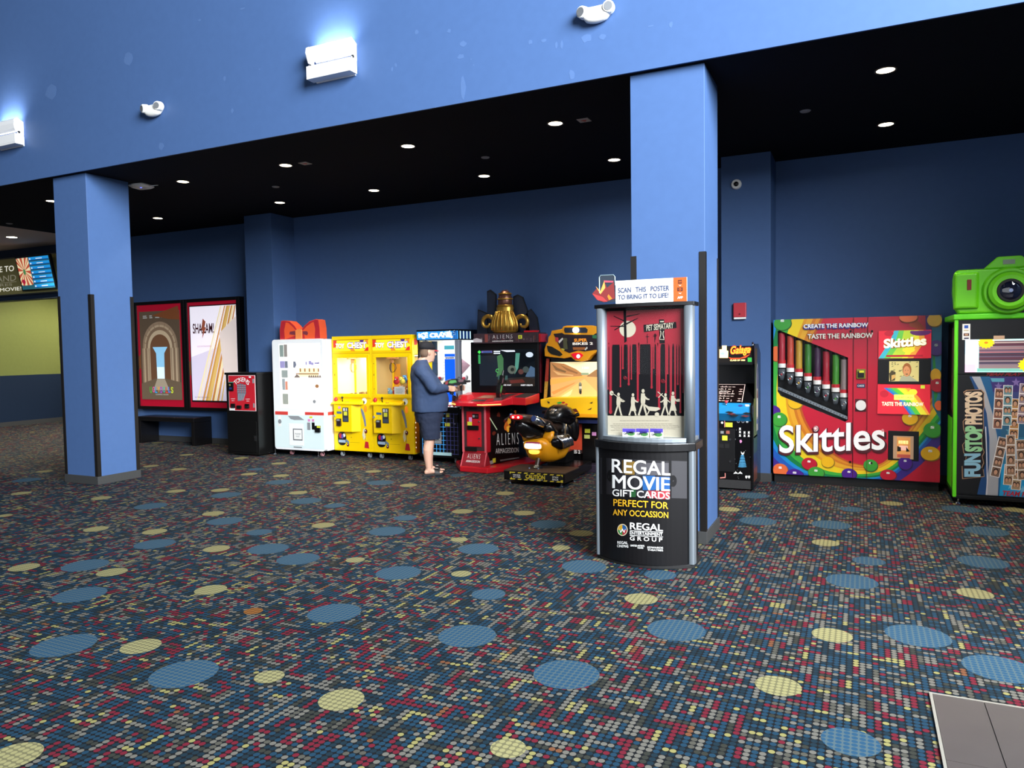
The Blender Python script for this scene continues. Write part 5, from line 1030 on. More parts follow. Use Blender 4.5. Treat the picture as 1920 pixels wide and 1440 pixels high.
tx = bpy.data.textures.new('cloth folds', 'CLOUDS'); tx.noise_scale = .16; dm = sh.modifiers.new('folds', 'DISPLACE'); dm.texture = tx; dm.strength = .022; dm.mid_level = .5
# shorts
b = MB(); b.loft([E(.035, 0, .70, .165, .20), E(.045, 0, .80, .195, .215), E(.05, 0, .90, .20, .215)], m_short, 24)
for s in (-1, 1): b.loft([E(.045 if s < 0 else .075, s*.105, .485, .118, .10), E(.04 if s < 0 else .06, s*.105, .60, .128, .11), E(.04, s*.10, .78, .145, .12)], m_short, 20)
b.xform(mp); so = remesh(b.build('shorts', man, smooth=True, label='dark navy knee length shorts'), .009, 4)
tx2 = bpy.data.textures.new('short folds', 'CLOUDS'); tx2.noise_scale = .09; dm = so.modifiers.new('folds', 'DISPLACE'); dm.texture = tx2; dm.strength = .02; dm.mid_level = .5
# slides
for s in (-1, 1):
    ox = .0 if s < 0 else .055
    b = MB(); out = [(-.085, .0), (-.078, -.03), (-.03, -.036), (.05, -.036), (.13, -.048), (.20, -.05), (.245, -.035), (.258, .0), (.245, .03), (.19, .043), (.10, .042), (.0, .035), (-.06, .03)]
    P = [(x*(.83 if x > 0 else 1)+ox, s*(.112-y) if s > 0 else -.112+y) for x, y in out]; b.pxy(P, .0, .022, m_sand); b.xform(mp); so_ = b.build('sandal', man, bevel=.004)
    b = MB(); k = 12; vs = []
    for xx, zz in ((.07, .092), (.10, .085), (.138, .072)):
        for th in (0, .006):
            for i in range(k+1): a = PI*i/k; vs.append((xx+ox, s*.114+(.049+th)*math.cos(a), .02+(zz-.02+th)*math.sin(a)))
    q = k+1; fs = []
    for i in range(k):
        for j in (0, 1): a0 = 2*j*q; a1 = 2*(j+1)*q; fs += [(a0+i, a0+i+1, a1+i+1, a1+i), (a0+q+i, a1+q+i, a1+q+i+1, a0+q+i+1)]
        fs += [(i, q+i, q+i+1, i+1), (4*q+i, 4*q+i+1, 5*q+i+1, 5*q+i)]
    b.add(vs, fs, m_sand); b.xform(mp); st_ = b.build('strap', so_, smooth=False)
    b = MB(); b.ball((.105+ox, s*.114, .094), .022, .03, .006, m_sgrey, 8, 5); b.xform(mp); b.build('strap_print', st_ if False else so_, smooth=True)
# the gun he holds
t = thing('light_gun', 'black toy gun with green side light held by the man', 'toy gun', tuple(mp(GO)))
light_gun(t, mp(GO), mp(GO+gx)-mp(GO), mp(GO+gu)-mp(GO))
b = MB(); q0 = mp(G(-.0, -.12, 0)); b.ring([q0, q0+Vector((.03, .06, -.05)), Vector((-4.99, 8.76, 1.06)), Vector((-4.99, 8.78, 1.03))], .009, m_gun, 8); b.build('cable', t, smooth=True)
# ------------------------------------------------------------------ motorbike game: screen cabinet
m_my = mat('moto yellow', '#f0a010', rough=.3, coat=.2); m_myb = mat('moto bright yellow', '#f7c21a', rough=.3, coat=.2); m_mk = mat('moto black', '#0b0a0b', rough=.25, spec=.6); m_mb = mat('moto brown black', '#3a2a22', rough=.35)
t = thing('motorbike_game', 'motorbike racing cabinet with yellow framed marquee and desert screen behind the kiosk', 'arcade machine', (-3.3, 9.5, 0))
X0, X1 = -3.90, -2.75
b = MB(); b.box(X0+.08, 9.42, .03, X1-.05, 9.86, .82, m_mk); b.box(X0+.02, 9.36, .82, X1, 9.86, 1.60, m_mk); b.build('cabinet', t, bevel=.006)
YS = 9.33
b = MB(); m_trm = mat('printed red trim', '#b03a2a', rough=.4, vary=.5, scale=30); m_trm2 = mat('printed yellow trim', '#c99a3a', rough=.4, vary=.5, scale=40)
b.pp([(1026, 672), (1030.5, 672), (1028, 715), (1023, 715)], YS, m_trm, .03); b.pp([(1023, 715), (1028, 715), (1026, 745), (1021, 747)], YS, m_trm2, .03); b.build('side_trim', t)
b = MB(); b.pr(1030, 678, 1140, 747, YS+.02, m_mk, .03); s = b.build('screen_bezel', t, bevel=.004)
def de(n, h, e=.75): return mat('desert '+n, h, rough=.2, emit=e)
Yd = YS-.01; b = MB()
b.pr(1032, 679, 1138, 745, Yd, de('road', '#d9a060'), .002); b.pr(1032, 679, 1138, 702, Yd, de('sky', '#efe2b0', .9), .0025)
b.pp([(1032, 679), (1058, 682), (1080, 692), (1091, 700), (1092, 705), (1032, 708)], Yd, de('cliff', '#b07a4a'), .003); b.pp([(1102, 704), (1116, 694), (1138, 684), (1138, 708), (1100, 706)], Yd, de('cliff far', '#9a7048'), .003)
for k, P in enumerate(([(1034, 681), (1046, 690), (1062, 696), (1060, 699), (1042, 694)], [(1050, 684), (1070, 693), (1084, 699), (1082, 701), (1064, 695)], [(1036, 694), (1052, 700), (1076, 703), (1074, 705), (1046, 703)])): b.pp(P, Yd, de('cliff shade %d' % k, ['#7a5a3a', '#8a5f3c', '#caa06a'][k]), .0035)
b.pr(1090, 699, 1104, 703, Yd, de('horizon', '#8a9a7a'), .004); b.pp([(1032, 711), (1092, 705), (1096, 708), (1032, 722)], Yd, de('sand', '#e0a24e'), .0035)
b.pp([(1045, 745), (1090, 714), (1096, 711), (1130, 745)], Yd, de('tarmac', '#e2b06a'), .004); b.pp([(1034, 735), (1080, 716), (1076, 720), (1038, 740)], Yd, de('sand shade', '#c78a48'), .0042); b.pp([(1050, 745), (1074, 730), (1070, 740), (1062, 745)], Yd, de('sand light', '#f0d090'), .0042)
b.pr(1085.5, 719, 1091, 737, Yd, de('rider', '#5a5a4a'), .005); b.pd(1088, 719, Yd, 2.2, 2.5, de('rider head', '#7a7a68'), .006); b.pr(1087, 732, 1090.5, 739, Yd, de('tyre', '#2a2a26'), .006); b.pr(1086, 724, 1091, 729, Yd, de('rider pale', '#b9b6a0'), .006)
b.ptext('100', 1092, 692, 1104, 687.5, Yd, de('hud', '#fff6d0', 1), .02, .006)
b.build('screen', t, label='bright desert road screen')
# yellow marquee frame
YM = 9.22; b = MB()
out = [(1021, 668), (1020.5, 655), (1024, 645), (1027, 642), (1028, 632), (1032, 628), (1034, 620), (1053, 617), (1056, 612), (1062, 610.5), (1108, 610), (1125, 613), (1140, 616), (1142, 660), (1118, 660), (1108, 667), (1101, 675.5), (1090, 678), (1078, 676), (1070, 669), (1058, 672), (1036, 670)]
o_ = [W(x, y, YM) for x, y in out]; b.pxz([(v.x, v.z) for v in o_], YM, YM+.14, m_my); mq = b.build('marquee_frame', t, bevel=.008)
b = MB(); b.pp([(1038, 626), (1054, 624), (1058, 627), (1113, 628), (1117, 625), (1138, 626), (1138, 655), (1115, 656), (1096, 659), (1085, 657), (1068, 662), (1052, 655)], YM, mat('marquee night', '#20141c', rough=.4, emit=.15), .004)
for P, c in (([(1041, 632), (1047, 633), (1048, 642), (1042, 640)], '#b0353a'), ([(1056, 634), (1063, 634), (1066, 655), (1057, 655)], '#4a4a32'), ([(1063, 640), (1074, 640), (1073, 655), (1065, 655)], '#17171a'), ([(1047, 640), (1055, 633), (1056, 636), (1049, 644)], '#c9c6c2'), ([(1074, 651), (1098, 651), (1096, 656), (1075, 656)], '#9a5a2a'), ([(1096, 655), (1101, 650), (1102, 653), (1098, 657)], '#c8c4b8'), ([(1111, 628), (1120, 628), (1120, 635), (1111, 634)], '#2f6a44'), ([(1052, 653), (1060, 654), (1058, 657), (1054, 657)], '#b8a83a')):
    b.pp(P, YM, mat('marquee art '+c, c, rough=.4, emit=.2), .006)
m_mt = mat('marquee title', '#f0e6d8', rough=.4, emit=.5); m_mo = mat('marquee title orange', '#f0922a', rough=.4, emit=.6)
b.ptext('SUPER', 1077, 641, 1101, 634.5, YM, m_mo, .03, .008); b.ptext('BIKES 2', 1074, 647, 1112, 641.5, YM, m_mt, .03, .008)
b.build('title_panel', mq, label='SUPER BIKES 2 title panel')
b = MB(); b.pp([(1025.5, 648), (1035, 650), (1050, 659), (1055, 665), (1050, 668), (1034, 664), (1028, 659)], YM, mat('mesh black', '#12140f', rough=.6), .006); b.build('speaker_mesh', mq)
b = MB(); b.pp([(1059, 614.5), (1098, 614), (1102, 618), (1101, 624), (1060, 624), (1058, 619)], YM-.0, mat('lamp recess', '#3c4250', rough=.2, metal=.5), .007); b.pd(1080, 619, YM-.007, 5.5, 5.2, glow('head lamp white', '#ffffff', 14), .02); b.build('top_lamp', mq)
b = MB(); b.pp([(1071, 664), (1078, 661.5), (1088, 661.5), (1094, 666), (1086, 674), (1078, 673)], YM, mat('lamp lens red', '#d01028', rough=.2, emit=.5), .008); b.pd(1084.5, 668, YM-.008, 3, 3.2, glow('red lamp heart', '#ffd8d0', 8), .01); b.build('red_lamp', mq)
# yellow fairing under the screen, control shelf and lower panel
b = MB(); YF_ = 9.18
P = [(1012, 749), (1030, 745), (1138, 744), (1138, 784), (1078, 783), (1068, 778), (1052, 769), (1034, 767), (1014, 763)]
q = [W(x, y, YF_) for x, y in P]; b.pxz([(v.x, v.z) for v in q], YF_, YF_+.22, m_myb); f = b.build('yellow_fairing', t, bevel=.015)
b = MB(); b.pp([(1026, 752), (1031, 754), (1030, 757), (1027, 755)], YF_, m_mb, .003); b.pp([(1044, 755), (1050, 753), (1054, 754), (1051, 757), (1046, 757)], YF_, m_green_st, .003); b.pp([(1052, 754), (1058, 753), (1060, 755), (1056, 757)], YF_, m_red, .003); b.pd(1062, 758, YF_, 2.5, 1.5, m_red, .003); b.pp([(1105, 756), (1112, 753), (1110, 757)], YF_, m_mb, .003); b.pp([(1101, 769), (1110, 764), (1108, 768)], YF_, m_mb, .003); b.pp([(1072, 767), (1080, 766), (1085, 773), (1074, 772)], YF_, mat('vent red brown', '#5a1e18', rough=.5), .003); b.build('fairing_decal', f)
b = MB(); b.pr(1077, 775, 1140, 783.5, YF_-.03, m_my, .05); b.build('yellow_ledge', t, bevel=.006)
b = MB(); b.box(-3.53, 9.22, .655, X1, 9.42, .71, mat('blue shelf', '#22306a', rough=.4)); b.build('blue_shelf', t, bevel=.004)
b = MB(); Yp = 9.40; b.pr(1058, 794, 1092, 848, Yp, mat('sunset print', '#c8482e', rough=.4, vary=.35, scale=5), .01); b.pr(1060, 842, 1092, 850, Yp, mat('skid print', '#2a1c1c', rough=.5), .012); b.ptext('BIKES 2', 1064, 849.5, 1088, 844, Yp-.012, m_gw, .03); b.build('front_print', t, label='orange sunset print on the lower front')
b = MB(); b.pr(1092.5, 795, 1150, 866, Yp, m_mk, .02); d = b.build('coin_door', t, bevel=.004)
b = MB(); b.pr(1096.5, 804, 1106.5, 812, Yp-.02, m_yel, .002); b.pr(1095.5, 815, 1106, 822.5, Yp-.02, mat('sticker lime', '#c6c96a', rough=.6), .002); b.pr(1110, 810, 1118, 817, Yp-.02, m_pink, .002); b.build('sticker', d)
b = MB(); b.box(-3.45, 9.25, .0, X1, 9.45, .10, mat('violet plinth', '#2a2030', rough=.5)); b.build('plinth', t, bevel=.006)

# ------------------------------------------------------------------ the ride-on bike and its platform
t = thing('ride_on_bike', 'yellow and black ride-on motorbike on black CAUTION platform in front of the racing cabinet', 'motorbike ride', (-3.54, 8.4, 0))
PX0, PX1, PYa, PYb = -3.97, -3.17, 8.10, 8.60
b = MB(); b.box(PX0, PYa, .05, PX1, PYb, .165, m_mk); b.box(PX0-.004, PYa-.006, .158, PX1+.004, PYb, .172, mat('platform top brown', '#3a2c24', rough=.5, vary=.15)); b.box(-3.72, 8.55, .05, -3.22, 9.22, .16, m_mk); pl = b.build('platform', t, bevel=.004)
Yc = PYa; b = MB()
cx0, cx1, cz0, cz1 = PX0+.08, PX1-.02, .06, .155
b.box(cx0, Yc-.003, cz0, cx1, Yc, cz1, m_blk); mh = mat('hazard yellow', '#e9d23a', rough=.5)
for i in range(8):
    x = cx0+.02+.085*i
    for z0_, z1_ in ((cz0+.001, cz0+.014), (cz1-.014, cz1-.001)): b.pxz([(x, z0_), (x+.045, z0_), (x+.058, z1_), (x+.013, z1_)], Yc-.003, Yc-.004, mh)
for x in (cx0, cx1-.028): b.pxz([(x, cz0), (x+.028, cz0), (x+.028, cz0+.03), (x+(.02 if x == cx0 else .0), cz0+.028)], Yc-.003, Yc-.0042, mh); b.pxz([(x, cz1), (x+.028, cz1), (x+(.004 if x == cx0 else .024), cz1-.03)], Yc-.003, Yc-.0042, mh)
b.text('CAUTION', cx0+.215, cz0+.022, cx0+.47, cz0+.074, Yc-.0045, mh, .03); b.text('RIDER MUST HOLD ON', cx0+.26, cz0+.012, cx0+.44, cz0+.02, Yc-.0045, m_wht, .02)
for i, s in enumerate(('ONE RIDER', 'AT A TIME')): b.text(s, cx0+.045, cz0+.05-.024*i, cx0+.145, cz0+.066-.024*i, Yc-.0045, m_wht, .03)
for i, s in enumerate(('STAY', 'BACK')): b.text(s, cx1-.135, cz0+.05-.028*i, cx1-.055, cz0+.07-.028*i, Yc-.0045, m_wht, .03)
b.build('caution_sign', pl, label='black and yellow CAUTION strip')
for x, y in ((PX0+.06, PYa+.05), (PX1-.06, PYa+.05), (PX1-.05, PYb-.06), (PX0+.06, PYb-.06)):
    b = MB(); b.cyl((x, y, 0), (x, y, .012), .03, .026, m_chrome, 14); b.cyl((x, y, .012), (x, y, .05), .010, .010, m_chrome, 8); b.build('levelling_foot', pl)
bxc = -3.56
u = Vector((1, 0, 0)); w = Vector((0, 0, 1))
b = MB(); b.cyl((bxc-.07, 8.36, .165), (bxc-.07, 8.37, .20), .07, .055, m_mk, 14); b.cyl((bxc-.08, 8.36, .19), (bxc-.08, 8.50, .42), .03, .035, m_mb, 12); b.build('mount_post', t, smooth=False); b = MB(); b.box(bxc-.16, 8.9, .165, bxc+.1, 9.2, .30, m_mk); b.build('rear_mount', t)
for x in (-.12, .0): b = MB(); b.cyl((bxc-.03+x, 8.30, .17), (bxc-.03+x, 8.30, .185), .016, .012, m_chrome, 8); b.build('bolt', t)
# yellow hull
b = MB(); secs = [((bxc-.11, 8.34, .46), u*.08, w*.05), ((bxc-.10, 8.36, .43), u*.135, w*.10), ((bxc-.08, 8.42, .40), u*.165, w*.145), ((bxc-.04, 8.55, .385), u*.185, w*.165), ((bxc, 8.72, .39), u*.185, w*.16), ((bxc+.02, 8.88, .42), u*.15, w*.13), ((bxc+.03, 8.98, .45), u*.08, w*.07)]
b.loft(secs, m_my, 18, 2.8); hu = b.build('hull', t, smooth=True, label='yellow fairing hull')
b = MB()
for s, x in ((-1, bxc-.235), (1, bxc+.03)): b.loft([((x, 8.42, .52), u*.06, w*.05), ((x+.02*s, 8.45, .58), u*.07, w*.055), ((x+.01, 8.52, .62), u*.06, w*.05), ((x, 8.60, .60), u*.04, w*.04)], m_my, 14)
b.build('hip_fairing', t, smooth=True)
# rear lamp
b = MB(); b.loft([((bxc-.11, 8.335, .455), u*.135, w*.062), ((bxc-.11, 8.315, .455), u*.128, w*.056)], m_my, 18, 4); lp = b.build('lamp_housing', t, smooth=False, bevel=.006)
b = MB(); b.loft([((bxc-.11, 8.316, .45), u*.115, w*.036), ((bxc-.11, 8.300, .45), u*.10, w*.03)], glow('rear lamp white', '#fff4e8', 3.5), 16, 3.5); b.build('lens', lp, smooth=True)
b = MB(); b.loft([((bxc-.11, 8.318, .488), u*.10, w*.016), ((bxc-.11, 8.306, .485), u*.09, w*.013)], mat('lamp mauve', '#9a3a5a', rough=.2, emit=.3), 14, 3.5); b.build('mauve_lens', lp, smooth=True)
b = MB(); b.loft([((bxc-.10, 8.33, .385), u*.075, w*.035), ((bxc-.10, 8.315, .375), u*.06, w*.025)], glow('rear lamp yellow', '#ffd84a', 1.6), 14, 3); b.build('yellow_lens', lp, smooth=True)
b = MB(); b.cyl((bxc-.28, 8.40, .47), (bxc-.24, 8.42, .47), .035, .035, m_chrome, 14); b.build('foot_peg', t)
# chrome engine
b = MB(); r = random.Random(9)
b.loft([((bxc+.10, 8.44, .50), u*.08, w*.05), ((bxc+.13, 8.55, .47), u*.10, w*.09), ((bxc+.15, 8.70, .48), u*.09, w*.10), ((bxc+.15, 8.82, .50), u*.06, w*.07)], mat('engine dark chrome', '#3a3a3e', rough=.2, metal=.9), 14)
for i in range(7):
    y = 8.46+.05*i; b.ring([(bxc+.06, y, .54+.01*(i % 2)), (bxc+.18, y-.02, .56), (bxc+.245, y, .49), (bxc+.24, y+.02, .42)], .016, m_chrome, 8)
b.build('engine', t, smooth=True, label='chrome engine block')
# tail, seat, tank
b = MB(); b.loft([((bxc-.26, 8.17, .82), u*.10, w*.035), ((bxc-.235, 8.24, .80), u*.12, w*.055), ((bxc-.19, 8.36, .765), u*.13, w*.07), ((bxc-.12, 8.52, .71), u*.13, w*.075), ((bxc-.06, 8.66, .66), u*.12, w*.075), ((bxc-.01, 8.78, .64), u*.11, w*.07)], m_mb, 18, 2.6); tl_ = b.build('tail_seat', t, smooth=True)
b = MB(); b.loft([((bxc-.25, 8.20, .72), u*.06, w*.05), ((bxc-.19, 8.30, .64), u*.10, w*.085), ((bxc-.12, 8.45, .57), u*.11, w*.09), ((bxc-.05, 8.60, .55), u*.09, w*.06)], m_mk, 14, 2.4); b.build('rear_hugger', t, smooth=True)
b = MB(); b.loft([((bxc-.255, 8.165, .82), u*.085, w*.03), ((bxc-.262, 8.145, .82), u*.075, w*.024)], mat('tail light red', '#c80a18', rough=.15, emit=.7), 14, 3); tt = b.build('tail_light', t, smooth=True)
for x in (-.295, -.225): b = MB(); b.ball((bxc+x, 8.144, .82), .015, .01, .013, glow('tail led', '#ffb09a', 6), 10, 6); b.build('led', tt, smooth=True)
b = MB(); b.loft([((bxc-.345, 8.19, .83), u*.022, w*.035), ((bxc-.35, 8.23, .83), u*.02, w*.03)], mat('bluish chrome', '#8fa0d8', rough=.15, metal=.8), 12); b.build('indicator', t, smooth=True)
for dx in (.0,):
    b = MB(); b.cyl((bxc-.055+dx, 8.235, .80), (bxc+.03+dx, 8.50, .66), .052, .045, m_chrome, 18); e_ = b.build('exhaust', t, smooth=True)
    b = MB(); b.cyl((bxc-.058+dx, 8.228, .803), (bxc-.056+dx, 8.236, .80), .038, .038, mat('exhaust bore blue', '#4a5fa0', rough=.3, metal=.6), 16); b.build('exhaust_tip', e_)
b = MB(); b.cyl((bxc+.03, 8.42, .70), (bxc+.10, 8.72, .48), .062, .05, m_mk, 16); b.build('exhaust_shroud', t, smooth=True)
b = MB(); b.loft([((bxc+.00, 8.62, .76), u*.09, w*.06), ((bxc+.02, 8.70, .80), u*.13, w*.10), ((bxc+.04, 8.80, .80), u*.165, w*.135), ((bxc+.06, 8.92, .77), u*.17, w*.14), ((bxc+.08, 9.02, .72), u*.13, w*.12), ((bxc+.09, 9.09, .68), u*.06, w*.06)], m_mk, 20, 2.3); b.build('fuel_tank', t, smooth=True, label='big glossy black tank')
b = MB(); b.ring([(bxc-.02, 8.66, .86), (bxc-.0, 8.74, .905), (bxc+.02, 8.84, .925), (bxc+.10, 8.95, .91)], .012, mat('tan chrome', '#9a8468', rough=.2, metal=.8), 8); b.ring([(bxc+.05, 8.64, .86), (bxc+.07, 8.72, .885), (bxc+.10, 8.82, .90)], .010, m_chrome, 8); b.build('chrome_trim', t, smooth=True)
b = MB(); b.loft([((bxc+.05, 8.78, .60), u*.12, w*.12), ((bxc+.07, 8.88, .58), u*.13, w*.14), ((bxc+.10, 9.0, .56), u*.10, w*.11)], m_mk, 16); b.build('frame', t, smooth=True)
for a, c in (((bxc+.06, 8.60, .66), (bxc+.12, 8.70, .44)), ((bxc+.20, 8.66, .70), (bxc+.14, 8.74, .44))): b = MB(); b.cyl(a, c, .012, .012, mat('tan chrome', '#9a8468'), 8); b.build('chrome_rod', t, smooth=True)
b = MB(); b.ring([(bxc+.02, 8.94, .88), (bxc+.17, 8.86, .81), (bxc+.27, 8.78, .795), (bxc+.33, 8.76, .82)], [.018, .018, .020, .024], m_mk, 10); b.ring([(bxc+.02, 8.94, .88), (bxc-.14, 8.92, .83), (bxc-.22, 8.88, .82)], [.018, .018, .02], m_mk, 10); b.build('handlebar', t, smooth=True)
b = MB(); b.loft([((bxc+.15, 8.90, .66), u*.05, w*.10), ((bxc+.20, 8.98, .60), u*.06, w*.16), ((bxc+.16, 9.07, .56), u*.05, w*.12)], m_mk, 14); b.build('side_fairing', t, smooth=True)
# ------------------------------------------------------------------ gift card kiosk in front of the pillar
KX0, KX1, KY = -1.875, -1.112, 5.48; kxc = (KX0+KX1)/2; khw = (KX1-KX0)/2
def ky(x, d=.16): return KY-d*(1-((x-kxc)/khw)**2)
m_kb = mat('kiosk black panel', '#0c0b0d', rough=.45, spec=.3); m_kg = mat('kiosk ticket grey', '#201f23', rough=.4); m_kg2 = mat('kiosk ticket light grey', '#363538', rough=.4); m_sil = mat('kiosk silver', '#9aa4ac', rough=.4, metal=.75)
t = thing('gift_card_kiosk', 'tall silver and black gift card kiosk with red movie poster in front of the pillar', 'display stand', (kxc, 5.6, 0))
def curved(b, x0, x1, z0, z1, m, off=0.0, n=16, thick=None, d=.16, zt=0):
    vs = []; 
    for i in range(n+1):
        x = x0+(x1-x0)*i/n; y = ky(x, d)-off; vs += [(x, y, z0), (x, y, z1)]
    if thick is None: return b.add(vs, [(2*i, 2*i+2, 2*i+3, 2*i+1) for i in range(n)], m)
    k = len(vs); vs += [(x, y+thick, z) for x, y, z in vs]
    fs = []
    for i in range(n): fs += [(2*i, 2*i+2, 2*i+3, 2*i+1), (k+2*i, k+2*i+1, k+2*i+3, k+2*i+2), (2*i, k+2*i, k+2*i+2, 2*i+2), (2*i+1, 2*i+3, k+2*i+3, k+2*i+1)]
    fs += [(0, 1, k+1, k), (2*n, k+2*n, k+2*n+1, 2*n+1)]; return b.add(vs, fs, m)
def footprint(d=.16, g=0.0, yb=5.74, n=16): return [(KX0-g+(KX1-KX0+2*g)*i/n, ky(KX0+(KX1-KX0)*i/n, d)-g) for i in range(n+1)]+[(KX1+g, yb), (KX0-g, yb)]
b = MB(); b.pxy(footprint(.15, 0), 0, .03, m_matte); b.build('base', t, bevel=.004)
b = MB(); b.pxy([(x, y+.012) for x, y in footprint(.155, -.03)], .03, .875, m_dark); b.build('lower_cabinet', t)
b = MB(); curved(b, KX0+.03, KX1-.045, .03, .875, m_kb, 0, 20, .01)
# printed grey tickets on the curved panel
def kq(px, py, off): 
    Y = 5.36
    for _ in range(5): p = W(px, py, Y); Y = ky(p.x)-off
    return W(px, py, Y)
def kpoly(b, pts, m, off):
    q = []
    for i in range(len(pts)):
        a, c = pts[i], pts[(i+1) % len(pts)]; n = max(1, int(abs(a[0]-c[0])/6))
        for k in range(n): q.append(kq(a[0]+(c[0]-a[0])*k/n, a[1]+(c[1]-a[1])*k/n, off))
    b.add(q, [tuple(range(len(q)))], m)
def kband(b, x0, x1, y0, y1, m, off, sl=0.0, n=8):
    vs = []
    for i in range(n+1):
        x = x0+(x1-x0)*i/n; vs += [kq(x, y1+sl*(x-x0), off), kq(x, y0+sl*(x-x0), off)]
    b.add(vs, [(2*i, 2*i+2, 2*i+3, 2*i+1) for i in range(n)], m)
kband(b, 1125, 1254, 858, 926, m_kg, .0015, .05); kband(b, 1259, 1288, 864, 934, m_kg2, .0015, .03)
for cx_, cy_ in ((1145, 892), (1262, 902)): q = [kq(cx_+7*math.cos(a*PI/8), cy_+11*math.sin(a*PI/8), .002) for a in range(16)]; b.add(q, [tuple(range(16))], m_kb)
for x0, x1, y0, y1, h in ((1166, 1172, 863, 888, '#4e3a18'), (1172, 1190, 865, 890, '#7a5e28'), (1192, 1254, 868, 891, '#4a484c'), (1205, 1228, 892, 919, '#1c4f88'), (1228, 1256, 894, 918, '#194a84'), (1183, 1192, 918, 932, '#1c4a26'), (1214, 1232, 920, 934, '#8a2a34'), (1232, 1256, 921, 936, '#94242e')):
    kband(b, x0, x1, y0, y1, mat('kiosk print '+h, h, rough=.4), .0022)
fp = b.build('front_panel', t, label='black curved panel')
def ktext(b, body, x0, y0, x1, y1, m, bold=0, off=.004, sl=.055):
    v, f = text_data(body, bold); b.add([kq(x0+(x1-x0)*a, y0+sl*(x1-x0)*a+(y1-y0)*c, off+.00025*w) for a, c, w in v], f, m)
def kheavy(b, body, x0, y0, x1, y1, m, d, sl=.055):                       # heavy letters: three close passes, each a little prouder
    for i, e in enumerate((-d, 0, d)): ktext(b, body, x0+e, y0, x1+e, y1, m, 0, .004+.0004*i, sl)
b = MB(); m_kw = mat('kiosk lettering white', '#f3f3f0', rough=.5); m_ky = mat('kiosk lettering yellow', '#e8ad22', rough=.5)
ktext(b, 'REGAL', 1147, 886, 1257, 860, m_kw, .011); kheavy(b, 'MOVIE', 1148.6, 915.5, 1255.4, 890, m_kw, .7); ktext(b, 'GIFT CARDS', 1148, 930, 1256, 917, m_kw, .011, sl=.06)
ktext(b, 'PERFECT FOR', 1150, 948.5, 1253, 935.5, m_ky, .010, sl=.06); ktext(b, 'ANY OCCASSION', 1149, 966, 1253, 954.5, m_ky, .010, sl=.055)
ktext(b, 'REGAL', 1181, 992.5, 1243, 979.5, m_kw, .015, sl=.06); kheavy(b, 'ENTERTAINMENT', 1181, 1002, 1242, 996.5, m_kw, .15, sl=.05); ktext(b, 'G R O U P', 1181, 1013, 1242, 1005.5, m_kw, .015, sl=.05)
for yy in (994.5, 1003.3): kband(b, 1181, 1243, yy, yy+.9, m_kw, .004, .05)
for i, (s, x0, x1, y0, y1) in enumerate((('REGAL', 1157.5, 1177, 1019.5, 1014.5), ('CINEMAS', 1157, 1178, 1026, 1021), ('UNITED ARTISTS', 1182, 1208, 1024.5, 1021), ('THEATRES', 1195, 1206, 1028.5, 1026), ('EDWARDS', 1214, 1243, 1028, 1024.5), ('THEATRES', 1214, 1243, 1032.5, 1029.5))): kheavy(b, s, x0, y0, x1, y1, m_kw, .15, sl=.04)
# round emblem in four colours
c = (1167, 993.5)
for k, h in enumerate(('#1c4f88', '#94242e', '#2f7b3a', '#c79a2a')):
    q = [kq(*c, .004)]+[kq(c[0]+8.3*math.cos(-PI/2+k*PI/2+a*PI/16), c[1]+9.5*math.sin(-PI/2+k*PI/2+a*PI/16), .004) for a in range(9)]; b.add(q, [tuple(range(len(q)))], mat('emblem '+h, h, rough=.4))
n = 24; q = [kq(c[0]+9.8*math.cos(2*PI*a/n), c[1]+11.2*math.sin(2*PI*a/n), .0042) for a in range(n)]+[kq(c[0]+8.4*math.cos(2*PI*a/n), c[1]+9.7*math.sin(2*PI*a/n), .0042) for a in range(n)]
b.add(q, [(a, (a+1) % n, n+(a+1) % n, n+a) for a in range(n)], mat('emblem ring', '#cfc0a0', rough=.4))
q = [kq(c[0]+x, c[1]+y, .0048) for x, y in ((-6, -3), (-3, 3), (0, -3), (3, 3), (6, -3), (3.6, 6), (0, 1), (-3.6, 6))]; b.add(q, [tuple(range(8))], m_kw)
b.build('lettering', fp, label='white and yellow lettering on the panel')
for nm, xa, xb in (('silver_post', KX0-.004, KX0+.034), ('silver_post', KX1-.05, KX1+.004)):
    b = MB(); b.loft([(((xa+xb)/2, KY+.02, .03), Vector(((xb-xa)/2, 0, 0)), Vector((0, .045, 0))), (((xa+xb)/2, KY+.02, .88), Vector(((xb-xa)/2, 0, 0)), Vector((0, .045, 0)))], m_sil, 20, 3); b.build(nm, t, smooth=False)
b = MB(); b.pxy(footprint(.165, .012), .878, .94, m_dark); b.build('waist_band', t, bevel=.006)
# upper part
b = MB(); b.pxy(footprint(.13, -.012, 5.70), .94, .972, m_sil); b.build('card_tray', t, bevel=.004)
for xa, xb in ((KX0+.008, KX0+.085), (KX1-.08, KX1-.002)):
    b = MB(); b.loft([(((xa+xb)/2, KY+.03, .94), Vector(((xb-xa)/2, 0, 0)), Vector((0, .05, 0))), (((xa+xb)/2, KY+.03, 1.955), Vector(((xb-xa)/2, 0, 0)), Vector((0, .05, 0)))], m_sil, 24, 2.6); b.build('upper_post', t, smooth=True)
b = MB(); b.pxy(footprint(.06, .004, 5.64), 1.955, 1.985, m_dark); b.build('top_cap', t, bevel=.004)
UY = 5.52; ux0, ux1 = KX0+.085, KX1-.08
b = MB(); b.box(ux0-.02, UY, .95, ux1+.02, UY+.05, 1.955, m_dark); b.build('back_board', t)
b = MB(); curved(b, ux0, ux1, .985, 1.955, pane('acrylic', '#ffffff', .07, .03), -.02, 14, .004, .05); b.build('acrylic_cover', t)
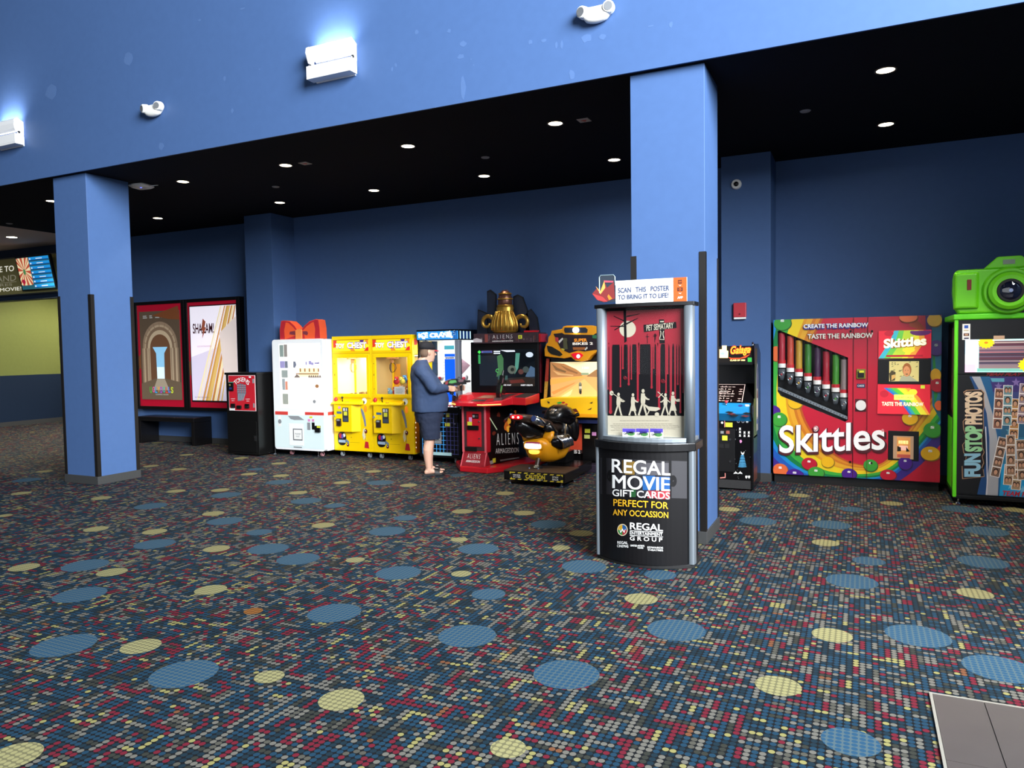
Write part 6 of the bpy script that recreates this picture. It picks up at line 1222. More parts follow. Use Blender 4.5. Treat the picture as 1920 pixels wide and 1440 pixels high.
# poster
m_pr = mat('poster scarlet', '#8e1828', rough=.5); m_pk = mat('poster black', '#0b0a0e', rough=.7, spec=.2); m_pc = mat('poster cream', '#b3ab96', rough=.5)
b = MB(); Y = UY; b.pr(1132, 573, 1287, 822, Y, m_pk, .002); b.pr(1132, 584, 1287, 644, Y, m_pr, .003)
r = random.Random(21)
for i, x in enumerate((1139, 1145, 1163.5, 1168, 1179, 1184, 1196, 1198.5, 1222, 1226, 1232, 1236, 1249, 1252, 1258, 1266, 1271, 1276, 1281)):
    L_ = (728, 772, 724, 690, 720, 710, 750, 700, 726, 690, 742, 765, 735, 700, 748, 755, 720, 772, 735)[i]; hw = (2, 2.6, 1.4, 1.6, 1.8, 1.2, 2.2, 1.2, 1.8, 1.2, 1.6, 2.4, 1.6, 1.2, 2.4, 1.8, 1.3, 1.8, 1.4)[i]
    b.pp([(x-hw*1.6, 643), (x+hw*1.6, 643), (x+hw, 652), (x+hw*.8, L_), (x-hw*.8, L_), (x-hw, 652)], Y, m_pr, .0032); b.pd(x, L_, Y, hw*1.2, hw*1.6, m_pr, .0033, 14)
b.pd(1177, 617, Y, 15.5, 15.5, m_pc, .0036, 26)
for P in ([(1169, 576), (1174, 576), (1175.5, 640), (1171, 643)], [(1152, 618), (1171, 607), (1171, 609), (1153, 619.5)], [(1174, 606), (1196, 596), (1197, 597), (1175, 609)], [(1144, 611), (1171, 611), (1171, 613), (1145, 612)], [(1151, 592), (1171, 601), (1171, 603), (1151, 593.5)], [(1175, 592), (1200, 588), (1200, 589), (1175, 595)], [(1236, 599), (1245.5, 599), (1247, 644), (1237, 644)]): b.pp(P, Y, m_pk, .0042)
for cx_, cy_, h in ((1214, 640, 14), (1228, 638, 12), (1229, 633, 8)): b.pr(cx_-.6, cy_-h, cx_+.6, cy_+4, Y, m_pk, .0042); b.pr(cx_-3.5, cy_-h*.65, cx_+3.5, cy_-h*.65+1.2, Y, m_pk, .0042)
b.pp([(1207, 609), (1268, 603.5), (1269, 615), (1240, 618), (1208, 623)], Y, m_pk, .005)
o = W(1212, 620.5, Y-.0065); b.textq('PET SEMATARY', o, W(1263, 615.5, Y-.0065)-o, Vector((0, 0, .045)), m_pc, .02)
b.pr(1238, 602, 1245, 604, Y, m_pc, .006); b.ring([W(1238+1.2*math.sin(k), 620+k*3.3, Y-.006) for k in range(6)]+[W(1244+1.2*math.cos(k), 637-k*3.3, Y-.006) for k in range(6)], .003, m_pc, 5)
for cx_, cy_, k in ((1172, 708, 4), (1243, 714, 4.5)): b.ring([W(cx_+k*(1-a/16)*math.cos(a*.75), cy_+k*(1-a/16)*math.sin(a*.75), Y-.005) for a in range(15)], .002, m_pr, 5)
b.pp([(1132, 779), (1180, 780), (1230, 779), (1287, 780), (1287, 822), (1132, 822)], Y, m_pc, .004)
# plain cream walkers
def walker(cx_, top, bot, dress=False, face=1):
    h = bot-top; b.pd(cx_, top+.08*h, Y, .055*h, .075*h, m_pc, .005, 14)
    b.pp([(cx_-.07*h, top+.17*h), (cx_+.06*h, top+.17*h), (cx_+.09*h, top+.40*h), (cx_+.07*h, top+.55*h), (cx_-.08*h, top+.55*h), (cx_-.09*h, top+.4*h)], Y, m_pc, .0052)
    if dress: b.pp([(cx_-.07*h, top+.5*h), (cx_+.07*h, top+.5*h), (cx_+.15*h, top+.80*h), (cx_-.14*h, top+.80*h)], Y, m_pc, .0054)
    for s, dx in ((-1, -.16), (1, .12)): b.pp([(cx_+s*.02*h-.035*h, top+.53*h), (cx_+s*.02*h+.035*h, top+.53*h), (cx_+dx*h*.6+.03*h, top+.78*h), (cx_+dx*h+.03*h, top+.97*h), (cx_+dx*h+.07*h, bot), (cx_+dx*h-.04*h, bot), (cx_+dx*h-.03*h, top+.95*h), (cx_+dx*h*.6-.04*h, top+.78*h)], Y, m_pc, .0050)
    b.pp([(cx_, top+.20*h), (cx_+face*.17*h, top+.36*h), (cx_+face*.24*h, top+.38*h), (cx_+face*.23*h, top+.42*h), (cx_+face*.14*h, top+.41*h), (cx_-.03*h, top+.28*h)], Y, m_pc, .0056)
for a in ((1160, 736, 779, False, 1), (1187, 737, 779, True, 1), (1206, 729, 779, False, 1), (1248, 737, 779, False, -1), (1262, 734, 779, True, 1)): walker(*a)
b.pp([(1147, 736), (1172, 752), (1171.5, 753), (1146.5, 737)], Y, m_pc, .0058); b.pd(1147, 737, Y, 3.5, 4.5, m_pc, .0058); b.pp([(1234, 734), (1257, 754), (1256, 755), (1233, 735)], Y, m_pc, .0058); b.pp([(1234, 745), (1242, 737), (1243, 738), (1235, 746)], Y, m_pc, .006)
b.pp([(1208, 757), (1216, 762), (1236, 764), (1238, 767), (1230, 771), (1217, 770), (1208, 759)], Y, m_pc, .0058); b.pd(1232, 777, Y, 4, 4, m_pc, .006); b.pp([(1217, 769), (1219, 769), (1215, 777), (1213, 777)], Y, m_pc, .006); b.pp([(1270, 748), (1275, 748), (1275, 753), (1269, 753)], Y, m_pc, .006)
mp_ = mat('poster small print', '#8f8878', rough=.6)
for i, (y, x0, x1) in enumerate(((788, 1163, 1254), (794, 1150, 1262), (797, 1145, 1272), (800, 1146, 1274), (803, 1152, 1268), (806, 1146, 1172))):
    x = x0
    while x < x1: w_ = r.uniform(3, 8); b.pr(x, y, min(x+w_, x1), y+1.1, Y, mp_, .0055); x += w_+1.2
b.build('poster_sheet', t, label='red and black movie poster with cream walking figures')
# topper sign
b = MB(); p, q = W(1155, 568, 5.47), W(1288, 519.5, 5.47); sx0, sx1, sz0, sz1 = p.x, q.x, 1.985, q.z
b.box(sx0, 5.465, sz0, sx1, 5.475, sz1, mat('sign white', '#f4f6f8', rough=.5)); b.box(sx1-.098, 5.463, sz0, sx1, 5.466, sz1, mat('sign orange', '#c4561f', rough=.5)); m_nv = mat('sign navy', '#3a4668', rough=.5); Y = 5.462
o = W(1159.5, 557.5, Y) if False else None
b.text('SCAN   THIS   POSTER', sx0+.02, sz0+.083, sx1-.128, sz0+.122, Y, m_nv, .02); b.text('TO BRING IT TO LIFE!', sx0+.02, sz0+.032, sx1-.135, sz0+.068, Y, m_nv, .02); b.text('IT IS EASY AND FREE', sx0+.03, sz0+.142, sx0+.25, sz0+.155, Y, mat('sign pale print', '#d9c0b4', rough=.6))
for x in (.158, .298):
    for zz in (.11, .095): b.pxz([(sx0+x-.006, sz0+zz), (sx0+x, sz0+zz-.006), (sx0+x+.006, sz0+zz), (sx0+x, sz0+zz-.003)], Y, Y-.0005, mat('sign brown mark', '#8a5a4a', rough=.6))
mb_ = mat('sign icon brown', '#5a2c1a', rough=.5); xc = sx1-.049
b.box(xc-.014, Y-.0005, sz0+.13, xc+.014, Y, sz0+.158, mb_); b.box(xc-.010, Y-.001, sz0+.140, xc+.010, Y-.0005, sz0+.146, mat('sign orange', '#e2702e'))
b.box(xc-.02, Y-.0005, sz0+.075, xc+.02, Y, sz0+.102, mb_); b.disc(xc, sz0+.088, Y-.0005, .009, .009, mat('sign orange', '#e2702e'), .0005, 14); b.disc(xc, sz0+.088, Y-.001, .005, .005, mb_, .0005, 12)
for zz in (.122, .064): b.pxz([(xc-.012, sz0+zz), (xc, sz0+zz-.01), (xc+.012, sz0+zz), (xc, sz0+zz-.005)], Y, Y-.0005, mat('sign white', '#f4f6f8'))
b.text('APP', xc-.02, sz0+.02, xc+.02, sz0+.036, Y, mat('sign white', '#f4f6f8'), .04); b.build('topper_sign', t, label='white sign with navy SCAN THIS POSTER lettering and orange end')
# phone and paper-bird board standing at the sign's end
b = MB(); Yp = 5.475
ph = [W(x, y, Yp) for x, y in ((1124, 566), (1123, 520), (1125, 516.5), (1128, 515.5), (1150, 514.5), (1153, 517), (1155, 566))]; b.pxz([(v.x, max(v.z, 1.986)) for v in ph], Yp-.012, Yp, mat('phone slate', '#27303c', rough=.3)); pn = b.build('phone_board', t)
b = MB(); b.ring([W(x, y, Yp-.013) for x, y in ((1124, 550), (1123.5, 520), (1126, 516.5), (1150, 515.3), (1153, 519), (1153.5, 535))], .0035, mat('phone rim', '#9fb8c0', rough=.3, metal=.5), 6)
for P, h in (([(1111.5, 551), (1120, 541), (1126, 548), (1134, 527), (1139, 540), (1152, 529), (1154, 560), (1134, 567), (1120, 562)], '#7a2a2a'), ([(1112, 551), (1131, 557), (1140, 566), (1122, 563)], '#c03a3a'), ([(1118, 537), (1127, 546), (1134, 527), (1136, 540), (1127, 552)], '#f0a050'), ([(1133, 526), (1152, 527), (1150, 530), (1135, 530)], '#b0485a'), ([(1142, 552), (1149, 560), (1143, 563), (1140, 556)], '#e07a2a'), ([(1136, 548), (1153, 536), (1154, 555), (1143, 552)], '#2a1c24')):
    q = [W(x, y, Yp) for x, y in P]; k = int(h[1:3], 16)/255*.002; b.pxz([(v.x, max(v.z, 1.986)) for v in q], Yp-.0135-k, Yp-.0128-k, mat('paper bird '+h, h, rough=.5))
b.build('paper_bird_print', pn, label='red orange folded paper print')
# three gift cards on the tray
for i, (a, lab) in enumerate(((1167.5, 'purple topped white gift card on the kiosk tray, first of three from the silver post'), (1192.5, 'purple topped white gift card in the middle of the kiosk tray row'), (1219, 'purple topped white gift card on the kiosk tray, closest to the blue pillar edge'))):
    Yg = 5.455; p, q = W(a, 822, Yg), W(a+24, 804, Yg); zb = .9725
    b = MB(); b.box(p.x, Yg, zb, q.x, Yg+.002, q.z, m_wht); b.box(p.x, Yg-.0006, q.z-.028, q.x, Yg, q.z, mat('card purple', '#4a3aa0', rough=.5)); b.box(p.x+.03, Yg-.0012, q.z-.035, p.x+.085, Yg-.0006, q.z-.018, mat('card navy', '#2a2470', rough=.5)); b.disc(q.x-.036, zb+.022, Yg, .032, .018, mat('card green ring', '#5a8a4a', rough=.5), .0006, 18); b.disc(q.x-.036, zb+.021, Yg-.0006, .024, .012, mat('card green', '#3a6a3a', rough=.5), .0006, 18)
    b.text('GIFT', p.x+.008, zb+.012, p.x+.05, zb+.028, Yg-.0016, m_kg, .03); tag(b.build('gift_card'), lab, 'gift card', 'gift cards on the kiosk tray')
# ------------------------------------------------------------------ retro cabinet half behind the pillar
t = thing('retro_cabinet', 'black retro arcade cabinet with orange neon marquee half hidden by the blue pillar', 'arcade machine', (-1.42, 9.0, 0))
X0, X1 = -1.755, -1.095; m_rk = mat('retro black', '#09090b', rough=.25); m_rb = mat('retro panel blue', '#1d86c4', rough=.35); m_rm = mat('maroon print', '#6a2a2c', rough=.5)
prof = [(8.66, .02), (8.66, .80), (8.58, .885), (8.585, .975), (8.70, 1.02), (8.88, 1.10), (8.94, 1.38), (8.76, 1.44), (8.72, 1.64), (8.76, 1.665), (9.1, 1.665), (9.30, 1.56), (9.30, .02)]
for xa, s in ((X0, 'x'), (X1-.022, 'y')):
    b = MB(); b.pyz([(y-.012 if i < 10 else y, z+(.008 if i in (9, 10) else 0)) for i, (y, z) in enumerate(prof)], xa, xa+.022, m_rk); sd = b.build('side_panel', t, bevel=.003)
b = MB(); xs = X1+.0006
def side(pts, m, k=0): b.add([(xs+.0003*k, y, z) for y, z in pts], [tuple(range(len(pts)))], m)
for i, (z0, z1, h) in enumerate(((1.05, 1.62, '#3a3d20'), (.60, 1.05, '#46552a'), (.42, .62, '#1f3a30'), (.25, .42, '#16284a'), (.10, .25, '#5a3226'))): side([(8.74 if z0 > 1 else 8.67, z0), (8.98, z0), (8.98, z1), (8.78 if z0 > 1 else 8.68, z1)], mat('side fade '+h, h, rough=.4))
side([(8.90, .66), (9.05, .66), (9.06, 1.30), (9.02, 1.42), (8.97, 1.45), (8.92, 1.40), (8.88, 1.25)], mat('side decal grey', '#a09c98', rough=.5), 1); side([(8.93, 1.15), (9.03, 1.15), (9.02, 1.38), (8.97, 1.43), (8.94, 1.37)], mat('side decal violet', '#39386a', rough=.5), 2); side([(8.93, .82), (9.03, .82), (9.02, 1.02), (8.97, 1.08), (8.94, 1.0)], mat('side decal cream', '#d8d2be', rough=.5), 2); side([(8.94, 1.04), (9.03, 1.04), (9.0, 1.14), (8.95, 1.12)], m_rm, 3); side([(8.93, .74), (9.03, .74), (9.03, .80), (8.93, .79)], mat('side decal blue', '#2a4a8a', rough=.5), 2)
b.build('side_art', sd, label='printed art on the side')
b = MB(); b.box(X0+.022, 8.67, .02, X1-.022, 9.29, .80, m_rk); b.box(X0+.022, 8.98, .80, X1-.022, 9.29, 1.56, m_rk); b.box(X0+.022, 8.78, 1.44, X1-.022, 9.1, 1.65, m_rk); b.build('body', t)
YM = 8.745; b = MB(); b.box(X0+.022, YM, 1.46, X1-.022, YM+.02, 1.645, mat('marquee smoke', '#1a1513', rough=.3)); m_n1 = mat('neon orange', '#ff9a2a', rough=.4, emit=1.6); m_n2 = mat('neon red', '#d8401e', rough=.4, emit=1.0); m_n3 = mat('neon yellow', '#ffe08a', rough=.4, emit=2.2)
b.pp([(1349, 655), (1354, 655), (1354, 648), (1362.5, 648), (1362.5, 657), (1365.5, 658), (1365, 671), (1349, 671)], YM, m_n3, .004); b.pd(1355, 663, YM, 4.5, 2.5, mat('neon cyan', '#8fd8e8', rough=.4, emit=1.2), .005)
o = W(1367, 669.5, YM-.006); b.textq('Galaga', o, W(1406, 667, YM-.006)-o, Vector((.02, 0, .13)), m_n2, .06); o = W(1368, 668.5, YM-.008); b.textq('Galaga', o, W(1405, 666, YM-.008)-o, Vector((.02, 0, .115)), m_n1, .015)
b.pp([(1382, 656), (1388, 653.5), (1396, 653), (1404, 656), (1408, 652), (1408, 657), (1402, 659), (1394, 656), (1386, 657)], YM, m_n1, .006); b.pp([(1366, 670), (1372, 671), (1388, 671), (1396, 668), (1407, 664), (1398, 671), (1386, 673), (1370, 673.5)], YM, m_n2, .004)
b.ptext('CLASS OF 1981', 1369, 677, 1397, 673.8, YM, m_n3, .02, .006); b.pr(1402, 670.5, 1409.5, 678.5, YM, m_green_st, .004); b.build('marquee', t, label='orange lit script marquee')
b = MB(); b.box(X0+.022, YM-.004, 1.435, X1-.022, YM+.01, 1.462, m_dark); b.build('marquee_retainer', t)
# tilted screen with a plain labyrinth
A0, A1 = Vector((0, 8.70, 1.005)), Vector((0, 8.96, 1.20))
def sc(u, v, k=0.0): return Vector((X0+.05+(X1-X0-.10)*u, A0.y+(A1.y-A0.y)*v, A0.z+(A1.z-A0.z)*v))+Vector((0, -.6, .8))*k
b = MB(); b.add([sc(-.05, -.05, -.004), sc(1.05, -.05, -.004), sc(1.05, 1.1, -.004), sc(-.05, 1.1, -.004)], [(0, 1, 2, 3)], m_rk); m_mz = mat('labyrinth line', '#c9b0a8', rough=.4, emit=.5); m_mzb = mat('labyrinth ground', '#150c0c', rough=.2)
b.add([sc(0.02, 0.02), sc(.86, .02), sc(.86, 1.0), sc(.02, 1.0)], [(0, 1, 2, 3)], m_mzb)
def bar(u0, v0, u1, v1): b.add([sc(u0, v0, .002), sc(u1, v0, .002), sc(u1, v1, .002), sc(u0, v1, .002)], [(0, 1, 2, 3)], m_mz)
bar(.02, .975, .86, .995); bar(.02, .02, .035, .99); bar(.845, .02, .86, .99)
r = random.Random(4)
for i in range(10):
    for j in range(7):
        u, v = .06+.078*i, .06+.128*j; k = (i*3+j*5+(i*j) % 4) % 5
        if k in (0, 3): bar(u, v, u+.058, v+.028)
        elif k == 1: bar(u+.02, v-.02, u+.034, v+.075)
        elif k == 2: bar(u-.01, v, u+.066, v+.028); bar(u+.02, v, u+.034, v+.07)
bar(.36, .50, .54, .52); bar(.36, .60, .54, .62); bar(.36, .50, .372, .62); bar(.528, .50, .54, .62)
b.build('screen', t, label='dark screen with pale labyrinth lines')
b = MB(); b.pyz([(8.665, .795), (8.59, .885), (8.60, .955), (8.70, 1.0), (8.72, .80)], X0+.022, X1-.022, m_rb); cp_ = b.build('control_panel', t, bevel=.003)
b = MB()
for px, py, w_, h, m in ((1368, 773, 8, 3, m_blk), (1372, 776, 7, 3, m_rm), (1401, 775, 8, 3, m_blk), (1398, 780, 9, 2.4, m_rm), (1378, 779, 9, 2, m_blk)): p = W(px, py, 8.605); b.pxz([(p.x-.05, p.z), (p.x-.01, p.z+.014), (p.x+.05, p.z+.004), (p.x+.01, p.z-.012)], 8.588, 8.5865, m)
b.build('panel_print', cp_)
jx = W(1361.5, 762, 8.63).x
b = MB(); b.cyl((jx, 8.635, .965), (jx, 8.635, 1.0), .007, .007, m_chrome, 8); b.ball((jx, 8.635, 1.015), .019, .019, .019, mat('joystick red', '#d0404a', rough=.25), 12, 8); b.build('joystick', cp_, smooth=True)
for px, py in ((1402, 763), (1399, 767.5)): x = W(px, py, 8.63).x; b = MB(); b.cyl((x, 8.64, .972), (x, 8.636, .985), .017, .016, m_white, 14); b.build('button', cp_)
b = MB(); x = W(1388, 765, 8.63).x; b.cyl((x, 8.64, .97), (x, 8.638, .975), .025, .025, mat('button violet', '#3a3a8a', rough=.4), 14); b.build('button', cp_)
Y = 8.67; b = MB(); b.pr(1345, 803.5, 1378, 885, Y, mat('coin door black', '#111113', rough=.4), .006); d = b.build('coin_door', t, bevel=.006)
b = MB()
for a in ((1359, 832, 1367.5, 840.5), (1349, 832, 1357, 840)): b.pr(*a, Y-.006, m_matte, .004)
b.build('coin_slot', d)
b = MB(); b.pr(1354, 816.5, 1364, 826, Y-.006, m_yel, .002); b.pr(1360, 792, 1373.5, 801, Y, m_yel, .003); b.pr(1351, 808, 1357, 813, Y-.006, m_grey, .003); b.pr(1361.5, 807.5, 1368, 813.5, Y-.006, mat('reject red', '#a05a4a', rough=.5), .003); b.build('sticker', d)
for px, py in ((1369, 824), (1369, 865)): p = W(px, py, Y); b = MB(); b.cyl((p.x, Y-.016, p.z), (p.x, Y-.006, p.z), .012, .012, m_steel, 10); b.build('lock', d)
b = MB()
for px in (1384.5, 1393, 1401): b.pd(px, 790, Y, 3, 3, m_grey, .003, 14); b.pd(px, 790, Y-.003, 1.8, 1.8, mat('print navy', '#1a2450', rough=.5) if px < 1400 else m_wht, .001, 12)
for px, py in ((1387.5, 804), (1387.5, 810), (1387.5, 816.5), (1396, 811), (1396, 817), (1404, 811), (1404, 817)): b.pp([(px-2, py-2), (px+2, py-2), (px+1, py), (px+2.2, py+2), (px-2.2, py+2), (px-1, py)], Y, m_wht, .002)
b.pp([(1387, 825), (1390, 824.5), (1391.5, 828), (1389, 831), (1387, 829)], Y, m_pink, .002)
for k in range(8): y = 853+3*k; h = 3.5+.65*k; b.pp([(1392-h, y+1.6), (1392-h+1, y), (1392+h-1, y), (1392+h, y+1.6), (1392, y+2.2)], Y, mat('beam blue', '#4a9ac8', rough=.5), .002)
b.pp([(1389, 846), (1391, 849), (1394, 849), (1396, 846), (1395, 851), (1392.5, 853), (1390, 851)], Y, m_wht, .002)
for px in (1379.5, 1388): b.pp([(px-4, 889), (px-3, 886), (px-1, 885.5), (px, 883), (px+1, 885.5), (px+3, 886), (px+4, 889), (px+1, 887.5), (px, 888.5), (px-1, 887.5)], Y, m_wht, .002)
for px in (1399.5, 1404.5): b.pp([(px-2, 892), (px+2, 892), (px+2, 895), (px, 897.5), (px-2, 895)], Y, m_wht, .002)
b.pp([(1350, 895), (1359, 894), (1359, 887), (1360.5, 887), (1360.5, 896), (1350, 897)], Y, mat('neon pink print', '#d88a80', rough=.5), .002); b.pr(1358, 785.5, 1359.5, 801, Y, mat('neon pink print', '#d88a80'), .002); b.pd(1354, 792.5, Y, 2.2, 2.2, m_wht, .002)
r = random.Random(8)
for i in range(18): b.pd(1376+r.random()*34, 800+r.random()*98, Y, .5, .5, m_grey, .001, 6)
b.build('front_print', t, label='starry dotted print on the lower front')
b = MB(); b.box(X0+.022, 8.665, .02, X1-.022, 8.67, .115, mat('kick grey', '#2a2a2b', rough=.6, vary=.2)); b.build('kick_plate', t)
b = MB(); b.cyl((X1-.02, 8.755, 1.668), (X1-.02, 8.74, 1.69), .012, .008, m_chrome, 8); b.build('top_bracket', t)

# ------------------------------------------------------------------ candy vending machine
Y = 9.34
m_sr = mat('candy red', '#c01834', rough=.35, coat=.1)
t = thing('candy_vending_machine', 'big red rainbow Skittles candy vending machine with slanted tube window', 'vending machine', (-.08, 9.6, 0))
CX0, CX1, CZ0, CZ1 = -.953, .795, .105, 1.955
b = MB(); b.box(CX0+.01, Y+.18, .04, CX1-.01, 9.885, 1.94, m_dark); b.box(CX0-.0, Y+.012, .10, CX0+.02, Y+.18, 1.95, m_dark); b.box(CX1-.02, Y+.012, .10, CX1, Y+.18, 1.95, m_dark); b.box(CX0, Y+.012, 1.93, CX1, Y+.18, 1.95, m_dark); b.box(CX0, Y+.012, .10, CX1, Y+.18, .12, m_dark); b.box(-.12, Y+.012, .12, CX1-.02, Y+.18, 1.93, m_dark); b.build('cabinet', t)
b = MB(); b.box(CX0+.01, Y+.03, 0, CX1-.01, Y+.18, .10, m_matte); b.build('plinth', t)
WIN = [(1458, 621), (1462, 619.5), (1590, 670.5), (1590, 787), (1585, 791), (1464, 742.5), (1458, 734)]
win = [(W(x, y, Y).x, W(x, y, Y).z) for x, y in WIN]
def area2(P): return sum(P[i][0]*P[(i+1) % len(P)][1]-P[(i+1) % len(P)][0]*P[i][1] for i in range(len(P)))
if area2(win) < 0: win = win[::-1]
def clip(P, a, c, inside):
    out = []; f = lambda p: ((c[0]-a[0])*(p[1]-a[1])-(c[1]-a[1])*(p[0]-a[0]))*(1 if inside else -1)
    for i in range(len(P)):
        p, q = P[i], P[(i+1) % len(P)]; fp_, fq = f(p), f(q)
        if fp_ >= 0: out.append(p)
        if (fp_ > 0 and fq < 0) or (fp_ < 0 and fq > 0): s = fp_/(fp_-fq); out.append((p[0]+(q[0]-p[0])*s, p[1]+(q[1]-p[1])*s))
    return out
def minus(P):
    res = []; cur = P
    for i in range(len(win)):
        a, c = win[i], win[(i+1) % len(win)]; o = clip(cur, a, c, False)
        if len(o) >= 3 and abs(area2(o)) > 1e-7: res.append(o)
        cur = clip(cur, a, c, True)
        if len(cur) < 3: break
    return res
def inrect(P):
    for a, c in (((CX0, CZ0), (CX1, CZ0)), ((CX1, CZ0), (CX1, CZ1)), ((CX1, CZ1), (CX0, CZ1)), ((CX0, CZ1), (CX0, CZ0))):
        if len(P) >= 3: P = clip(P, a, c, True)
    return P if len(P) >= 3 else []
def paint(b, px, m, k, world=False):
    P = inrect([(W(x, y, Y).x, W(x, y, Y).z) for x, y in px] if not world else px)
    if P:
        for q in minus(P): b.add([(x, Y-.0003*k, z) for x, z in q], [tuple(range(len(q)))], m)
b = MB()
for q in minus([(CX0, CZ0), (CX1, CZ0), (CX1, CZ1), (CX0, CZ1)]): b.pxz(q, Y, Y+.012, m_sr)
O = [(1440, 590), (1425, 690), (1424, 790), (1446, 852), (1505, 893), (1595, 902), (1660, 898), (1712, 862), (1775, 790)]
I_ = [(1547, 590), (1503, 690), (1503, 765), (1533, 822), (1585, 862), (1640, 872), (1672, 852), (1702, 808), (1775, 700)]
def cat(P, t_):
    n = len(P)-1; f = t_*n; i = min(int(f), n-1); f -= i; p0, p1, p2, p3 = P[max(i-1, 0)], P[i], P[i+1], P[min(i+2, n)]
    return tuple(.5*((2*p1[k])+(-p0[k]+p2[k])*f+(2*p0[k]-5*p1[k]+4*p2[k]-p3[k])*f*f+(-p0[k]+3*p1[k]-3*p2[k]+p3[k])*f**3) for k in (0, 1))
bands = [(-.35, 0, '#3c2a86'), (0, .12, '#1f57b0'), (.12, .20, '#1a86c8'), (.20, .30, '#0f7a3e'), (.30, .44, '#3aa43c'), (.44, .66, '#e8c81e'), (.66, .72, '#d9951c'), (.72, .82, '#e0a42a'), (.82, .88, '#c9741c'), (.88, .95, '#d88a24'), (.95, 1.0, '#b8541e')]
N_ = 40
for f0, f1, h in bands:
    m = mat('rainbow '+h, h, rough=.35)
    for i in range(N_):
        ta, tb = i/N_, (i+1)/N_; q = []
        for tt, f in ((ta, f0), (tb, f0), (tb, f1), (ta, f1)): o, n_ = cat(O, tt), cat(I_, tt); q.append((o[0]+(n_[0]-o[0])*f, o[1]+(n_[1]-o[1])*f))
        paint(b, q, m, 1)
for P, h in (([(1735, 592), (1750, 592), (1752, 640), (1746, 700), (1738, 660)], '#4a2a7c'), ([(1748, 592), (1770, 592), (1770, 800), (1748, 760), (1746, 690)], '#2a7ca0'), ([(1700, 592), (1712, 592), (1735, 616), (1725, 618), (1706, 612)], '#b04a2a'), ([(1748, 655), (1752, 655), (1758, 740), (1752, 760)], '#2f9a4a')): paint(b, P, mat('rainbow '+h, h, rough=.35), {'#4a2a7c': 2, '#2a7ca0': 3, '#b04a2a': 2, '#2f9a4a': 4}[h])
# printed candies with an S
def candy(b, px, py, rx, ry, h, s=True, k=3, sx=0, sy=-.35):
    cx_, cz_ = W(px, py, Y).x, W(px, py, Y).z; ax = abs(W(px+rx, py, Y).x-cx_); az = abs(W(px, py-ry, Y).z-cz_)
    paint(b, [(cx_+ax*1.06*math.cos(2*PI*i/22)+.006, cz_+az*1.05*math.sin(2*PI*i/22)-.008) for i in range(22)], mat('candy edge '+h, '#%02x%02x%02x' % tuple(int(int(h[j:j+2], 16)*.6) for j in (1, 3, 5)), rough=.4), k, True)
    paint(b, [(cx_+ax*math.cos(2*PI*i/22), cz_+az*math.sin(2*PI*i/22)) for i in range(22)], mat('candy '+h, h, rough=.25), k+1, True)
    if s and CX0 < cx_+sx*ax-ax*.2 and cx_+sx*ax+ax*.2 < CX1: b.text('S', cx_+sx*ax-ax*.22, cz_-sy*az-az*.16, cx_+sx*ax+ax*.22, cz_-sy*az+az*.18, Y-.0004*(k+1)-.0003, m_wht, .05)
RD, OR, YE, GR, PU = '#b81f34', '#e06a3a', '#e8b41e', '#3f9a3a', '#4a2488'
for ci, a in enumerate(((1467, 606, 16, 13, GR, True), (1455, 663, 10, 14, OR, False), (1450, 770, 12, 10, PU, True), (1461, 786, 14, 13, GR, True), (1491, 754, 14, 12, YE, False), (1463, 881, 14, 12, OR, True), (1490, 890, 16, 11, PU, True), (1517, 869, 14, 11, RD, True), (1530, 886, 15, 11, GR, True), (1552, 866, 12, 10, YE, False), (1592, 888, 14, 10, PU, True), (1632, 872, 13, 11, GR, True), (1665, 890, 15, 10, RD, True), (1697, 868, 13, 12, PU, True), (1744, 850, 18, 13, YE, True), (1748, 806, 17, 14, GR, True), (1706, 784, 15, 12, YE, True), (1754, 703, 10, 12, YE, False), (1755, 652, 16, 14, PU, True), (1752, 600, 14, 12, YE, False), (1703, 595, 17, 9, OR, False), (1757, 722, 14, 12, RD, True), (1760, 760, 8, 9, OR, False))): candy(b, *a[:5], a[5], 5+2*ci)
# big logo and slogans
m_lo = mat('logo shadow', '#4a0a18', rough=.5)
def logo(px0, py0, px1, py1, hpx, m, bold, off, body='Skittles', dz=(0, 0)):
    o = W(px0, py0, Y-off); e = W(px1, py1, Y-off); u_ = W(px0, py0-hpx, Y-off); o += Vector((dz[0], 0, dz[1])); b.textq(body, o, e-W(px0, py0, Y-off), u_-W(px0, py0, Y-off), m, bold)
logo(1458, 853, 1662, 847, 57, m_lo, .032, .017, dz=(.008, -.012)); logo(1461, 850, 1659, 843.5, 52, mat('logo white', '#ffffff', rough=.4), .017, .0185)
b.pd(1529, 803, Y, 5, 4.5, m_lo, .019, 16); b.pd(1529, 803, Y-.019, 4.2, 3.8, mat('candy pale pink', '#d88a90', rough=.4), .0008, 16); b.text('S', W(1528, 803, Y).x-.006, W(1529, 805, Y).z, W(1530, 803, Y).x+.008, W(1529, 801, Y).z, Y-.0205, m_wht, .05); b.pd(1655, 807, Y, 2.6, 2.6, mat('candy pale pink', '#d88a90'), .019, 14)
o = W(1504, 617, Y-.0035)
b.ptext('CREATE THE RAINBOW', 1506, 618.5, 1628, 604.5, Y, mat('slogan shadow', '#3a2a80', rough=.5), .09, .017); b.ptext('CREATE THE RAINBOW', 1507, 616, 1628, 605, Y, m_wht, .025, .019); b.ptext('TASTE THE RAINBOW', 1514, 636.5, 1637, 623, Y, mat('slogan shade', '#7a4a3a', rough=.5), .05, .017); b.ptext('TASTE THE RAINBOW', 1514.5, 635.5, 1637, 624, Y, mat('slogan cream', '#ece6da', rough=.5), .02, .019)
b.build('front_board', t, label='red front with rainbow band, printed candies and white Skittles logo')
